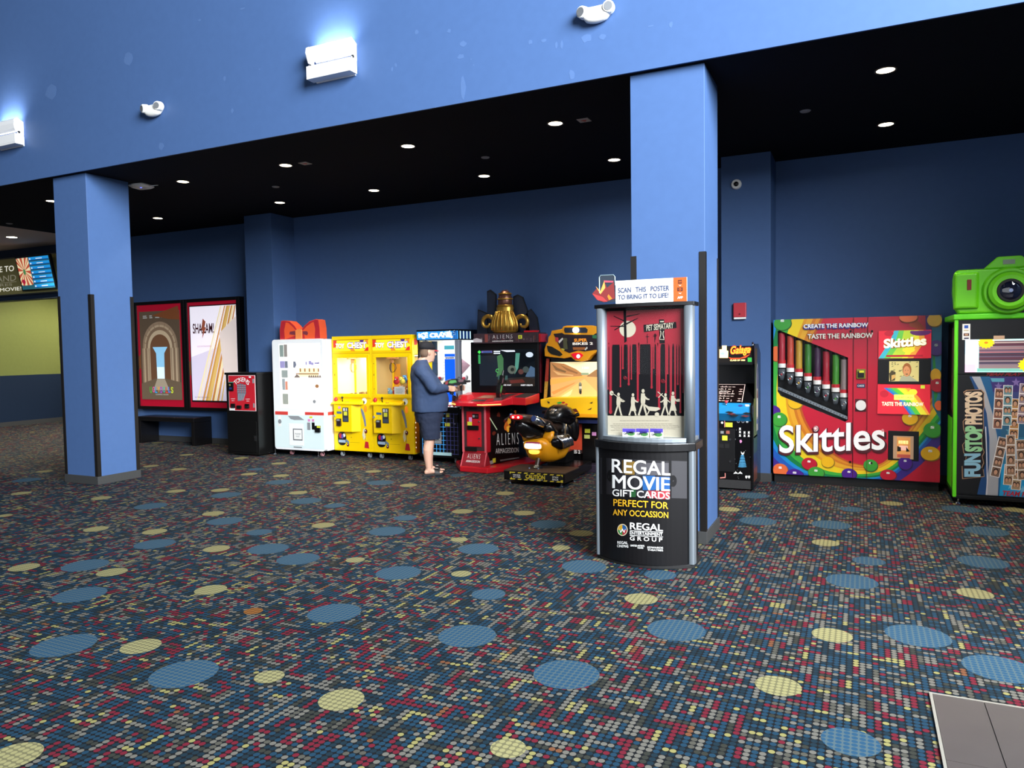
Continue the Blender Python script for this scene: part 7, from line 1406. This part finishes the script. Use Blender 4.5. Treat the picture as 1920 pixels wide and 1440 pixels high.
# seams, reader, button
b = MB()
for x in (1600.5, 1627): p = W(x, 600, Y).x; b.box(p, Y-.0155, CZ0, p+.004, Y, CZ1, mat('seam dark red', '#5a0a18', rough=.5))
b.build('door_seam', t)
b = MB(); b.pr(1606, 692, 1623, 710, Y, mat('reader olive', '#7a7a24', rough=.4), .02); b.pr(1608, 696, 1620, 708, Y-.02, m_dark, .006); b.pr(1611, 695, 1620, 699, Y-.02, m_yel, .008); b.build('card_reader', t, bevel=.003)
b = MB(); b.pr(1606.5, 719.5, 1622, 727, Y, mat('navy sticker', '#1d2c58', rough=.5), .005); b.ptext('CARDS', 1608, 725, 1620, 721.5, Y, m_wht, .02, .006); b.build('sticker', t)
b = MB(); b.pr(1603.5, 748, 1624, 772, Y, mat('button well', '#4a0c18', rough=.5), .005); w_ = b.build('button_well', t); b = MB(); b.pd(1614, 760, Y-.005, 10, 9.6, m_white, .02, 26); b.build('push_button', w_, bevel=.004)
for px, py in ((1595, 621), (1635, 621), (1594, 866), (1634, 868)): p = W(px, py, Y); b = MB(); b.cyl((p.x, Y-.012, p.z), (p.x, Y, p.z), .012, .013, mat('lock dark', '#2a2022', rough=.3, metal=.7), 12); b.build('lock', t)
# tubes of candy behind the slanted window
b = MB(); b.add([(x, Y+.175, z) for x, z in win], [tuple(range(len(win)))], m_dark)
for i in range(len(win)): a, c = win[i], win[(i+1) % len(win)]; b.add([(a[0], Y, a[1]), (c[0], Y, c[1]), (c[0], Y+.175, c[1]), (a[0], Y+.175, a[1])], [(0, 1, 2, 3)], mat('recess grey', '#3a3d42', rough=.4))
rc = b.build('window_recess', t)
b = MB(); b.add([(x, Y+.006, z) for x, z in win], [tuple(range(len(win)))], pane('vending glass', '#ffffff', .06, .03)); b.build('window_glass', t)
tb = [(1466, 624, 676), (1482, 630, 684), (1498, 638, 692), (1515, 645, 700), (1532.5, 652, 707), (1549, 659, 715), (1567, 665, 721), (1582.5, 674, 731)]
cols = ['#c03444', '#d8523c', '#d8a838', '#3f8a34', '#4a2a4c', '#b82a3c', '#4a9a38', '#9a8a8a']
m_tu = mat('clear tube plastic', '#10141a', rough=.15, alpha=.10, spec=.8); m_tk2 = mat('smoky dispenser', '#565d64', rough=.15, alpha=.8, spec=.8)
for i, (px, ya, yb_) in enumerate(tb):
    Yt = Y+.075; p, q = W(px, ya, Yt), W(px, yb_, Yt); R_ = .038
    b = MB(); b.cyl((p.x, Yt, q.z-.0), (p.x, Yt, p.z), R_, R_, mat('candy fill '+cols[i], cols[i], rough=.35, vary=.35, scale=160, bump=.4), 18); tu = b.build('candy_tube', t, smooth=False, label='tube of coloured candy')
    b = MB(); b.cyl((p.x, Yt, q.z-.10), (p.x, Yt, p.z+.006), R_+.005, R_+.005, m_tu, 18); b.build('tube_wall', tu, smooth=True)
    b = MB(); b.cyl((p.x, Yt, q.z-.085), (p.x, Yt, q.z-.035), R_+.006, R_+.006, m_wht, 18); b.cyl((p.x, Yt, q.z-.035), (p.x, Yt, q.z+.005), R_+.0065, R_+.0065, mat('label red', '#c22a34', rough=.4), 18); b.build('tube_label', tu)
    b = MB(); b.cyl((p.x, Yt, p.z+.006), (p.x, Yt, p.z+.03), R_+.006, R_+.004, m_dark, 18); b.build('tube_cap', tu)
    b = MB(); b.loft([((p.x, Yt, q.z-.10), (.042, 0, 0), (0, .042, 0)), ((p.x, Yt, q.z-.15), (.04, 0, 0), (0, .045, 0)), ((p.x, Yt-.01, q.z-.20), (.03, 0, 0), (0, .04, 0)), ((p.x, Yt-.01, q.z-.235), (.022, 0, 0), (0, .025, 0))], m_tk2, 14, 3); b.ring([(p.x+.03*math.cos(k*PI/5), Yt-.045, q.z-.16+.025*math.sin(k*PI/5)) for k in range(10)], .004, m_chrome, 6, closed=True); b.ball((p.x, Yt-.045, q.z-.165), .012, .01, .012, mat('candy fill '+cols[i], cols[i]), 8, 6); b.build('dispenser', tu, smooth=True)
b = MB(); a, c = W(1459, 725, Y+.03), W(1589, 781, Y+.03); a.x = max(a.x, win and min(x for x, z in win)+.004); b.prism([(a.x, Y+.02, a.z-.035), (c.x, Y+.02, c.z-.035), (c.x, Y+.02, c.z), (a.x, Y+.02, a.z)], [(a.x, Y+.07, a.z-.035), (c.x, Y+.07, c.z-.035), (c.x, Y+.07, c.z), (a.x, Y+.07, a.z)], m_alu)
for i in range(24): f = (i+.5)/24; x = a.x+(c.x-a.x)*f; z = a.z+(c.z-a.z)*f; b.box(x-.006, Y+.018, z-.026, x+.006, Y+.02, z-.012, m_chrome)
b.build('candy_chute', t)
# lit signs and screen
p, q = W(1647, 672, Y), W(1746, 618.5, Y); b = MB(); b.box(p.x, Y-.02, p.z, q.x, Y, q.z, m_sr)
def sg_(n, h, e=.55): return mat('lit print '+n, h, rough=.4, emit=e)
def lr(pts, m, k): b.add([(p.x+(q.x-p.x)*u, Y-.02-.0006*k, p.z+(q.z-p.z)*v) for u, v in pts], [tuple(range(len(pts)))], m)
lr([(0, 0), (1, 0), (1, 1), (0, 1)], sg_('red', '#d8283a'), 1)
for f0, f1, h in ((.0, .12, '#3fb0c0'), (.12, .25, '#6ac04a'), (.25, .5, '#b8d03a'), (.5, .62, '#f0e03a'), (.62, .74, '#f0a03a')):
    lr([(f0*.9, 0), (f1*.9, 0), (f1*.9+.22, .62), (.3+f1*.75, 1), (.3+f0*.75, 1), (f0*.9+.22, .62)], sg_(h, h), 2)
lr([(.80+.20*math.cos(2*PI*i/16), .93+.13*math.sin(2*PI*i/16)) for i in range(16) if .8+.2*math.cos(2*PI*i/16) <= 1.0 and .93+.13*math.sin(2*PI*i/16) <= 1.0], sg_('violet', '#6a2f70', .4), 3); lr([(.2+.09*math.cos(2*PI*i/16), .90+.10*math.sin(2*PI*i/16)) for i in range(16)], sg_('crimson', '#c01f34', .4), 3); lr([(.15, .05), (.85, .05), (.85, .12), (.15, .12)], sg_('crimson', '#c01f34'), 3); lr([(.58+.12*math.cos(2*PI*i/14), .3+.10*math.sin(2*PI*i/14)) for i in range(14)], sg_('sun', '#f4e23a'), 3)
for k, (m, bo, dx, dz_) in enumerate(((sg_('shadow', '#a06a1e', .3), .09, .006, -.008), (sg_('cream', '#f8f0d0', .9), .04, 0, 0))): o = Vector((p.x+.10*(q.x-p.x)+dx, Y-.0225-.0008*k, p.z+.36*(q.z-p.z)+dz_)); b.textq('Skittles', o, Vector(((q.x-p.x)*.81, 0, (q.z-p.z)*.10)), Vector((0, 0, (q.z-p.z)*.34)), m, bo)
b.build('lit_sign', t, label='lit Skittles sign')
p, q = W(1646, 719.5, Y), W(1745, 673, Y); b = MB(); b.box(p.x, Y-.012, p.z, q.x, Y, q.z, m_dark); mo_ = b.build('monitor', t, bevel=.002)
b = MB(); p, q = W(1667, 715, Y), W(1723, 677, Y); lr2 = lambda pts, m, k: b.add([(p.x+(q.x-p.x)*u, Y-.0125-.0006*k, p.z+(q.z-p.z)*v) for u, v in pts], [tuple(range(len(pts)))], m)
lr2([(0, 0), (1, 0), (1, 1), (0, 1)], sg_('picture cream', '#c9bb78', .6), 0); r = random.Random(12)
for i in range(26): x, y = r.random()*.9, .2+r.random()*.75; lr2([(x, y), (x+.08, y+.03), (x+.06, y+.07)], sg_('picture olive', '#6a6038', .4), 1)
lr2([(.34, 0), (.42, .26), (.70, .28), (.95, .02), (.95, 0)], sg_('picture shirt', '#a8a88a', .5), 2); lr2([(.60+.15*math.cos(2*PI*i/18), .58+.33*math.sin(2*PI*i/18)) for i in range(18)], sg_('picture hair', '#9a5a2a', .5), 3); lr2([(.59+.115*math.cos(2*PI*i/18), .50+.26*math.sin(2*PI*i/18)) for i in range(18)], sg_('picture skin', '#c98a5a', .6), 4); lr2([(.03, .0), (.20, .05), (.22, .45), (.10, .55), (.0, .4)], sg_('picture dark', '#4a4028', .4), 2); lr2([(.08, .05), (.22, .2), (.20, .35), (.08, .3)], sg_('picture hand', '#c9a05a', .6), 3)
for dx in (-.045, .045): lr2([(.59+dx+.014*math.cos(2*PI*i/8), .55+.02*math.sin(2*PI*i/8)) for i in range(8)], sg_('picture dark', '#4a4028'), 5)
lr2([(.55, .38), (.64, .38), (.62, .34), (.57, .34)], sg_('picture dark', '#4a4028'), 5); b.build('display', mo_, label='small picture of a person on the screen')
p, q = W(1645, 775.5, Y), W(1744, 721, Y); b = MB(); b.box(p.x, Y-.02, p.z, q.x, Y, q.z, m_sr); lr([(0, 0), (1, 0), (1, 1), (0, 1)], sg_('red', '#d8283a'), 1)
for f0, f1, h in ((.0, .10, '#2a6ac8'), (.10, .22, '#2fa0a0'), (.22, .42, '#5ac03a'), (.42, .66, '#e8e03a'), (.66, .82, '#f0a03a')): lr([(.12+f0*.55, .88), (.12+f1*.62, .88), (.38+f1*.52, .55), (.62+f1*.5 if .62+f1*.5 < 1 else 1, .0), (.62+f0*.5 if .62+f0*.5 < 1 else 1, .0), (.38+f0*.52, .55)], sg_(h, h), 2)
lr([(.68+.08*math.cos(2*PI*i/14), .75+.10*math.sin(2*PI*i/14)) for i in range(14)], sg_('sun', '#f4e23a'), 3); lr([(.13+.085*math.cos(2*PI*i/14), .68+.12*math.sin(2*PI*i/14)) for i in range(14)], sg_('crimson', '#c01f34'), 3); lr([(.32, .48), (.70, .48), (.70, .66), (.32, .66)], sg_('price slip', '#f0f06a', .7), 4); lr([(.82, .87), (.9, .87), (.9, .98), (.82, .98)], sg_('lime', '#c8d83a'), 4)
b.text('TASTE THE RAINBOW', p.x+.08*(q.x-p.x), p.z+.27*(q.z-p.z), p.x+.88*(q.x-p.x), p.z+.42*(q.z-p.z), Y-.0238, sg_('shadow', '#a06a1e'), .07); b.text('TASTE THE RAINBOW', p.x+.085*(q.x-p.x), p.z+.28*(q.z-p.z), p.x+.875*(q.x-p.x), p.z+.41*(q.z-p.z), Y-.0244, sg_('cream', '#f8f0d0', .9), .025); b.text('INSERT CASH', p.x+.36*(q.x-p.x), p.z+.54*(q.z-p.z), p.x+.66*(q.x-p.x), p.z+.60*(q.z-p.z), Y-.024, sg_('print brown', '#7a6a2a', .2)); b.build('lit_sign', t, label='lit TASTE THE RAINBOW sign')
# cup window
p, q = W(1665, 862, Y), W(1723, 809, Y); b = MB(); b.box(p.x, Y-.008, p.z, q.x, Y, q.z, m_dark); cw = b.build('cup_door', t, bevel=.003)
p, q = W(1674.5, 859.5, Y), W(1713, 818, Y); b = MB(); z_ = lambda v: p.z+(q.z-p.z)*v; x_ = lambda u: p.x+(q.x-p.x)*u
b.box(p.x, Y-.0095, p.z, q.x, Y-.008, q.z, sg_('chute', '#a8886c', .35)); b.box(x_(.18), Y-.0105, z_(.05), x_(.85), Y-.0095, z_(.95), sg_('chute warm', '#c98a4a', .5))
for i in range(7): b.box(x_(.27+.07*i), Y-.0115, z_(.66), x_(.30+.07*i), Y-.0105, z_(.80), glow('chute glow', '#ffd07a', 2.5))
b.box(x_(.3), Y-.0115, z_(.38), x_(.72), Y-.0105, z_(.58), sg_('cup pink', '#e8b0a0', .6)); 
for u0, u1 in ((.2, .38), (.64, .82)): b.pxz([(x_(u0), z_(.32)), (x_(u1), z_(.34)), (x_(u1 if u0 < .5 else u0+.03), z_(.5)), (x_(u0), z_(.56))], Y-.0105, Y-.012, m_matte)
b.box(x_(.2), Y-.0115, z_(.06), x_(.85), Y-.0105, z_(.2), sg_('tray red', '#a8483c', .4)); b.build('cup_window', cw, label='lit cup chute')

# ------------------------------------------------------------------ photo booth
Y = 8.68; BX0, BX1 = .85, 1.78; m_bg = mat('booth lime', '#5ed023', rough=.3, emit=.12); m_bk = mat('booth black', '#15171b', rough=.35)
t = thing('photo_booth', 'black and lime green FUN STOP PHOTOS photo booth at the end of the row', 'photo booth', (1.3, 9.1, 0))
b = MB(); b.box(BX0+.03, Y+.02, .09, BX1-.03, 9.55, 1.86, m_bk); b.build('cabinet', t)
b = MB(); b.box(BX0, Y-.01, .075, BX0+.035, Y+.03, 1.88, m_bg); b.box(BX1-.035, Y-.01, .075, BX1, Y+.03, 1.88, m_bg); b.build('green_edge', t, bevel=.008)
b = MB(); b.pxy([(BX0-.01, Y-.02), (BX1+.01, Y-.02), (BX1+.01, 9.55), (BX0-.01, 9.55)], 1.88, 1.935, m_bg); b.build('green_top', t, bevel=.01)
b = MB(); b.box(BX0+.028, Y+.4, .10, BX0+.03, 9.5, .85, m_bg); b.box(BX0+.024, Y+.10, .65, BX0+.03, Y+.22, .82, m_grey); b.box(BX0+.024, Y+.12, .12, BX0+.03, Y+.3, .62, mat('booth side plum', '#2a1a20', rough=.5)); b.build('side_panel', t)
b = MB(); b.box(BX0+.01, Y+.06, .95, BX0+.03, Y+.30, 1.80, m_matte); b.build('curtain', t)
b = MB(); b.box(BX0+.035, Y-.004, 1.33, BX1-.035, Y+.02, 1.875, m_bk); b.build('head_panel', t, bevel=.003)
b = MB(); b.pr(1804.5, 607.5, 1819, 637, Y-.004, m_wht, .002); b.pr(1808, 610, 1815.5, 615.5, Y-.006, mat('card print blue', '#2a5ab8', rough=.5), .001); b.pr(1807, 619, 1816, 620, Y-.006, mat('card print gold', '#b8a04a', rough=.5), .001); b.pr(1807, 625, 1817, 630, Y-.006, mat('card print dark', '#4a2a2a', rough=.5), .001); b.pr(1809, 626, 1815, 629, Y-.007, mat('card print tan', '#c8a07a', rough=.5), .001); b.pr(1807.5, 633, 1816.5, 635.5, Y-.006, mat('card print navy', '#2a3050', rough=.5), .001); b.build('payment_sticker', t)
b = MB(); b.pr(1863, 629.5, 1883.5, 636.5, Y-.004, mat('beige label', '#c8a88a', rough=.6), .003); b.build('label_plate', t); b = MB(); p = W(1872, 624, Y); b.cyl((p.x, Y-.012, p.z), (p.x, Y-.004, p.z), .012, .012, m_dark, 12); b.build('camera_hole', t)
# screen
p, q = W(1809, 698, Y-.005), W(1809, 637, Y-.005); sx0 = p.x; sx1 = sx0+.66; sz0, sz1 = p.z, q.z
b = MB(); SY = Y-.005
def bs(n, h, e=.7): return mat('booth screen '+n, h, rough=.2, emit=e)
def sr(u0, v0, u1, v1, m, k): b.box(sx0+(sx1-sx0)*u0, SY-.001*k, sz0+(sz1-sz0)*v0, sx0+(sx1-sx0)*u1, SY-.001*k+.0008, sz0+(sz1-sz0)*v1, m)
sr(0, 0, 1, 1, bs('mint', '#bfe8e6', .8), 1); sr(0, 0, .14, 1, bs('pale', '#dfe9f8', .9), 2); sr(0, 0, .14, .25, bs('rose', '#f0b8d8', .8), 3); sr(0, .55, .14, .95, bs('sky', '#b8dff4', .9), 3); sr(.16, .02, .98, .12, bs('teal', '#7ac0b4', .6), 3)
r = random.Random(31); pal = ['#2a2430', '#8a7a80', '#c0b4b8', '#5a3a48', '#b09a98', '#3a3a4a', '#a86a70', '#d8d0cc', '#1a161c', '#6a5a70']
v = .12
while v < .95: h = r.uniform(.012, .045); sr(.18, v, .95, min(v+h, .95), bs('streak '+pal[r.randrange(10)], pal[r.randrange(10)], .5), 3+r.randrange(2)); v += h
for (u, v, R_) in ((.27, .90, .12), (.80, .22, .14)):
    P = []
    for i in range(28): rr = R_*(1 if i % 2 else .78); P.append((sx0+(sx1-sx0)*u+rr*.62*math.cos(2*PI*i/28), min(sz1, sz0+(sz1-sz0)*v+rr*.50*math.sin(2*PI*i/28))))
    b.pxz(P, SY-.005, SY-.006, bs('petal', '#f2dc1e', .7)); b.disc(sx0+(sx1-sx0)*u, min(sz0+(sz1-sz0)*v, sz1-.03), SY-.006, .018, .012, bs('flower heart', '#c87a1e', .6), .001, 12)
b.build('screen', t, label='lit screen with streaky photo and two yellow flowers')
b = MB(); o = W(1846, 704.5, Y-.006); b.textq('TEAM PLAY', o, Vector((.30, 0, 0)), Vector((.02, 0, .028)), mat('team red dark', '#8a1f2c', rough=.5), .03); b.build('maker_lettering', t)
# lower art
AX0, AX1, AZ0, AZ1 = BX0+.035, BX1-.035, .115, 1.325; YA = Y-.004
b = MB(); b.box(AX0, YA, AZ0, AX1, Y+.02, AZ1, m_bk)
def clipx(P):
    for a, c in (((AX0, AZ0), (AX1, AZ0)), ((AX1, AZ0), (AX1, AZ1)), ((AX1, AZ1), (AX0, AZ1)), ((AX0, AZ1), (AX0, AZ0))):
        if len(P) >= 3: P = clip(P, a, c, True)
    return P
def ap(px, h, k, em_=0, clp=True):
    P = [(W(x, y, YA).x, W(x, y, YA).z) for x, y in px]; P = clipx(P) if clp else P
    if len(P) >= 3: b.pxz(P, YA-.0005*k, YA-.0005*(k+.9), mat('booth art '+h, h, rough=.35, emit=em_))
L1 = [(1833, 716), (1843, 760), (1852, 800), (1859, 850), (1861, 900), (1856, 945)]
def curve_band(A, B, h, k):
    for i in range(len(A)-1): ap([A[i], A[i+1], B[i+1], B[i]], h, k)
c0 = [(1818, 706), (1830, 735), (1841, 775), (1848, 820), (1848, 870), (1837, 905), (1828, 945)]
c1 = [(1822, 706), (1838, 735), (1850, 775), (1855, 820), (1855, 870), (1850, 905), (1846, 945)]
c2 = [(1838, 706), (1849, 735), (1861, 775), (1870, 820), (1873, 870), (1872, 905), (1870, 945)]
c3 = [(1856, 706), (1862, 735), (1872, 775), (1878, 820), (1878, 870), (1876, 905), (1872, 945)]
c4 = [(1990, 706), (1990, 735), (1990, 775), (1990, 820), (1990, 870), (1990, 905), (1990, 945)]
curve_band(c0, c1, '#1f4a80', 1); curve_band(c1, c2, '#a9adb6', 1); curve_band(c2, c3, '#215e90', 1)
for (i0, i1, h) in ((0, 1, '#3b2f74'), (1, 2, '#3a4a86'), (2, 3, '#2a6288'), (3, 4, '#2f7fa8'), (4, 6, '#1ba0dc')): curve_band(c3[i0:i1+1], c4[i0:i1+1], h, 1)
ap([(1849, 800), (1851, 850), (1852, 900), (1850, 935), (1849, 935), (1850, 900), (1849, 850), (1847, 800)], '#d8dce4', 3)
ap([(1857, 709), (1883, 709), (1883, 716), (1860, 716)], '#5aa8c0', 3)
for cx_, cy_, R_, h in ((1872, 724, 8, '#7a6aa8'), (1890, 727, 7, '#8a7ab0'), (1905, 717, 9, '#8070b0'), (1878, 738, 7, '#6a6aa8'), (1893, 808, 8, '#5a9ab8'), (1893, 823, 7, '#5a9ab8'), (1882, 792, 6, '#5088a8'), (1897, 908, 11, '#7ac8ec'), (1918, 918, 8, '#7ac8ec'), (1930, 880, 9, '#7ac8ec')):
    ap([(cx_+(R_ if i % 2 == 0 else R_*.42)*math.sin(2*PI*i/10), cy_-(R_ if i % 2 == 0 else R_*.42)*math.cos(2*PI*i/10)) for i in range(10)], h, 3, 0, False) if cx_ < 1980 else None
pn = b.build('front_art', t, label='blue and purple starry art panel')
# photo strips printed on it
def strip(cx_, cy_, ang, n, tone, k):
    b2 = MB(); ca, sa = math.cos(ang), math.sin(ang); w2, h2 = 9.0, n*9.2+1.0
    def tr(u, v): return W(cx_+u*ca-v*sa, cy_+u*sa+v*ca, YA)
    def qd(u0, v0, u1, v1, m, kk): P = [tr(u0, v0), tr(u1, v0), tr(u1, v1), tr(u0, v1)]; b2.add([(p_.x, YA-.0022-.0005*kk-.0008*k, p_.z) for p_ in P], [(0, 1, 2, 3)], m)
    def el(u, v, ru, rv, m, kk): P = [tr(u+ru*math.cos(2*PI*i/12), v+rv*math.sin(2*PI*i/12)) for i in range(12)]; b2.add([(p_.x, YA-.0022-.0005*kk-.0008*k, p_.z) for p_ in P], [tuple(range(12))], m)
    qd(-w2, -h2, w2, h2, m_wht, 0); H_ = 2*h2/n
    for i in range(n):
        v0 = -h2+H_*i+1; v1 = v0+H_-2; vc = (v0+v1)/2; qd(-w2+1.4, v0, w2-1.4, v1, mat('strip ground '+tone, tone, rough=.5), 1)
        if (i+k) % 2: 
            el(0, vc-.6, 5.2, 6.3, mat('strip hair', '#2a1c18', rough=.6), 2); el(0, vc+.6, 3.6, 4.8, mat('strip skin', '#c99a7c', rough=.6), 3)
        else:
            for s in (-1, 1): el(s*3.2, vc-.4, 3.6, 5.6, mat('strip hair brown', '#4a3024', rough=.6), 2); el(s*3.0, vc+.8, 2.6, 4.0, mat('strip skin', '#c99a7c'), 3)
    b2.build('photo_strip', pn, label='printed strip of small portraits')
for a in ((1872, 766, .06, 4, '#8a5a4a', 0), (1902, 785, .05, 4, '#c08a4a', 1), (1889, 760, .03, 4, '#6a9aa8', 2), (1918, 757, .08, 4, '#9a8aa0', 3), (1907, 890, .1, 3, '#a89070', 0), (1891, 860+30, .08, 2, '#a89070', 1), (1873, 857, .22, 4, '#7a6050', 2), (1895, 853, .0, 4, '#9a7a60', 3), (1915, 862, -.05, 4, '#8a7058', 4)): strip(*a)
b = MB(); o = W(1878, 929, YA-.004); b.textq('TEAM PLAY', o, Vector((.30, 0, 0)), Vector((.01, 0, .05)), mat('team red', '#c02438', rough=.5), .03)
# FUN STOP PHOTOS running upwards
def up(body, px0, py0, py1, px1, m, bold, off): o = W(px1, py0, YA-off); e = W(px1, py1, YA-off); l_ = W(px0, py0, YA-off); b.textq(body, o, e-o, l_-o, m, bold)
ol = [(1804, 898), (1846, 894), (1844, 880), (1841, 878), (1845, 868), (1842, 856), (1846, 848), (1842, 838), (1841, 815), (1845, 800), (1844, 770), (1846, 762), (1845, 745), (1846, 736), (1840, 730), (1812, 731), (1806, 735), (1812, 748), (1811, 765), (1812, 782), (1805, 790), (1806, 805), (1810, 815), (1809, 828), (1804, 834), (1806, 848), (1811, 855), (1809, 872), (1803, 874)]
q = [W(x, y, YA) for x, y in ol]; b.pxz([(v.x, v.z) for v in q], YA-.0035, YA-.004, mat('title tan outline', '#b08a68', rough=.5)); cxm = sum(v.x for v in q)/len(q); czm = sum(v.z for v in q)/len(q)
b.pxz([(cxm+(v.x-cxm)*.93, czm+(v.z-czm)*.985) for v in q], YA-.004, YA-.0046, mat('title dark', '#16101a', rough=.5))
for body, x0_, ya_, yb__, x1_, h in (('FUN', 1808, 894, 850, 1839, '#8fc4dc'), ('STOP', 1809, 847, 798, 1842, '#9ad8a0'), ('PHOTOS', 1809, 796, 734, 1842, '#e6cfb0')): up(body, x0_, ya_, yb__, x1_, mat('title '+h, h, rough=.5), .06, .0054)
b.build('lettering', pn, label='upright FUN STOP PHOTOS title')
b = MB(); b.box(BX0+.01, Y, .06, BX1-.01, 9.5, .095, m_dark); b.build('base', t, bevel=.004)
for x, y in ((BX0+.06, Y+.05), (BX1-.06, Y+.05), (BX0+.06, 9.45), (BX1-.06, 9.45)):
    b = MB(); b.cyl((x, y, 0), (x, y, .015), .028, .022, m_chrome, 14); b.cyl((x, y, .015), (x, y, .06), .01, .01, m_chrome, 8); b.build('levelling_foot', t)
# giant camera on top
CB = 1.935; booth = t
m_cg = mat('camera lime', '#74dc1c', rough=.35); m_cg2 = mat('camera dark lime', '#54b81c', rough=.35); YC = 8.66; cx = W(1892, 545, YC).x; hw = .475
b = MB(); xl, xr = cx-hw, cx+hw
b.prism([(x, YC, z) for x, z in ((xl+.05, CB), (xl+.01, CB+.08), (xl-.005, CB+.22), (xl+.0, CB+.40), (xl+.03, CB+.445), (xr-.03, CB+.445), (xr, CB+.4), (xr+.005, CB+.22), (xr-.01, CB+.08), (xr-.05, CB))], [(x, YC+.28, z) for x, z in ((xl+.07, CB), (xl+.03, CB+.08), (xl+.015, CB+.22), (xl+.02, CB+.39), (xl+.05, CB+.43), (xr-.05, CB+.43), (xr-.02, CB+.39), (xr-.015, CB+.22), (xr-.03, CB+.08), (xr-.07, CB))], m_cg); cbod = b.build('camera_topper', booth, label='giant lime green toy camera', bevel=.025, seg=3, ang=30)
b = MB(); b.prism([(cx-.22, YC-.005, CB+.44), (cx+.22, YC-.005, CB+.44), (cx+.10, YC-.005, CB+.555), (cx-.10, YC-.005, CB+.555)], [(cx-.20, YC+.2, CB+.43), (cx+.20, YC+.2, CB+.43), (cx+.09, YC+.18, CB+.54), (cx-.09, YC+.18, CB+.54)], m_cg); vf = b.build('viewfinder', cbod, bevel=.012)
b = MB(); b.box(cx-.055, YC-.009, CB+.475, cx+.045, YC-.005, CB+.52, mat('viewfinder grey', '#8a9a80', rough=.3)); b.build('viewfinder_glass', cbod)
b = MB(); b.prism([(xl+.02, YC-.03, CB+.06), (xl+.20, YC-.03, CB+.06), (xl+.20, YC-.03, CB+.40), (xl+.02, YC-.03, CB+.40)], [(xl+.0, YC+.02, CB+.04), (xl+.24, YC+.02, CB+.04), (xl+.24, YC+.02, CB+.42), (xl+.0, YC+.02, CB+.42)], m_cg); gp = b.build('hand_grip', cbod, bevel=.015)
p, q = W(1813, 544, YC-.03), W(1821.5, 524, YC-.03); b = MB(); b.box(p.x, YC-.036, p.z, q.x, YC-.03, q.z, mat('camera red window', '#8a2418', rough=.3)); b.build('red_window', cbod, bevel=.002)
lc = W(1892, 545, YC-.05)
for r0, r1, y0_, y1_, m, nm in ((.235, .215, YC, YC-.035, m_cg, 'lens_ring'), (.195, .175, YC-.035, YC-.065, m_cg2, 'lens_ring'), (.185, .15, YC-.065, YC-.085, m_cg, 'lens_ring')):
    b = MB(); b.cyl((cx, y0_, lc.z), (cx, y1_, lc.z), r0, r1, m, 36); b.build(nm, cbod, bevel=.006)
b = MB(); b.cyl((cx, YC-.085, lc.z), (cx, YC-.095, lc.z), .115, .11, m_dark, 32); ln = b.build('lens_barrel', cbod)
b = MB(); b.ball((cx, YC-.090, lc.z), .092, .022, .092, mat('lens glass', '#101528', rough=.05, spec=.9, coat=.6), 24, 12); b.build('lens_glass', cbod, smooth=True)
b = MB(); b.disc(cx, lc.z, YC-.112, .018, .018, mat('lens heart', '#8fa0c8', rough=.3), .001, 14); b.disc(cx+.01, lc.z-.05, YC-.103, .03, .016, mat('lens red print', '#8a3a34', rough=.4), .001, 14); b.pxz([(cx-.06, lc.z+.045), (cx+.05, lc.z+.055), (cx+.065, lc.z+.03), (cx-.05, lc.z+.025)], YC-.103, YC-.104, mat('lens pale print', '#8a94a0', rough=.3)); b.build('lens_print', cbod)
b = MB(); b.box(cx-.0, YC-.012, CB+.0, cx+.32, YC, CB+.035, m_matte); b.build('foot_slot', cbod)
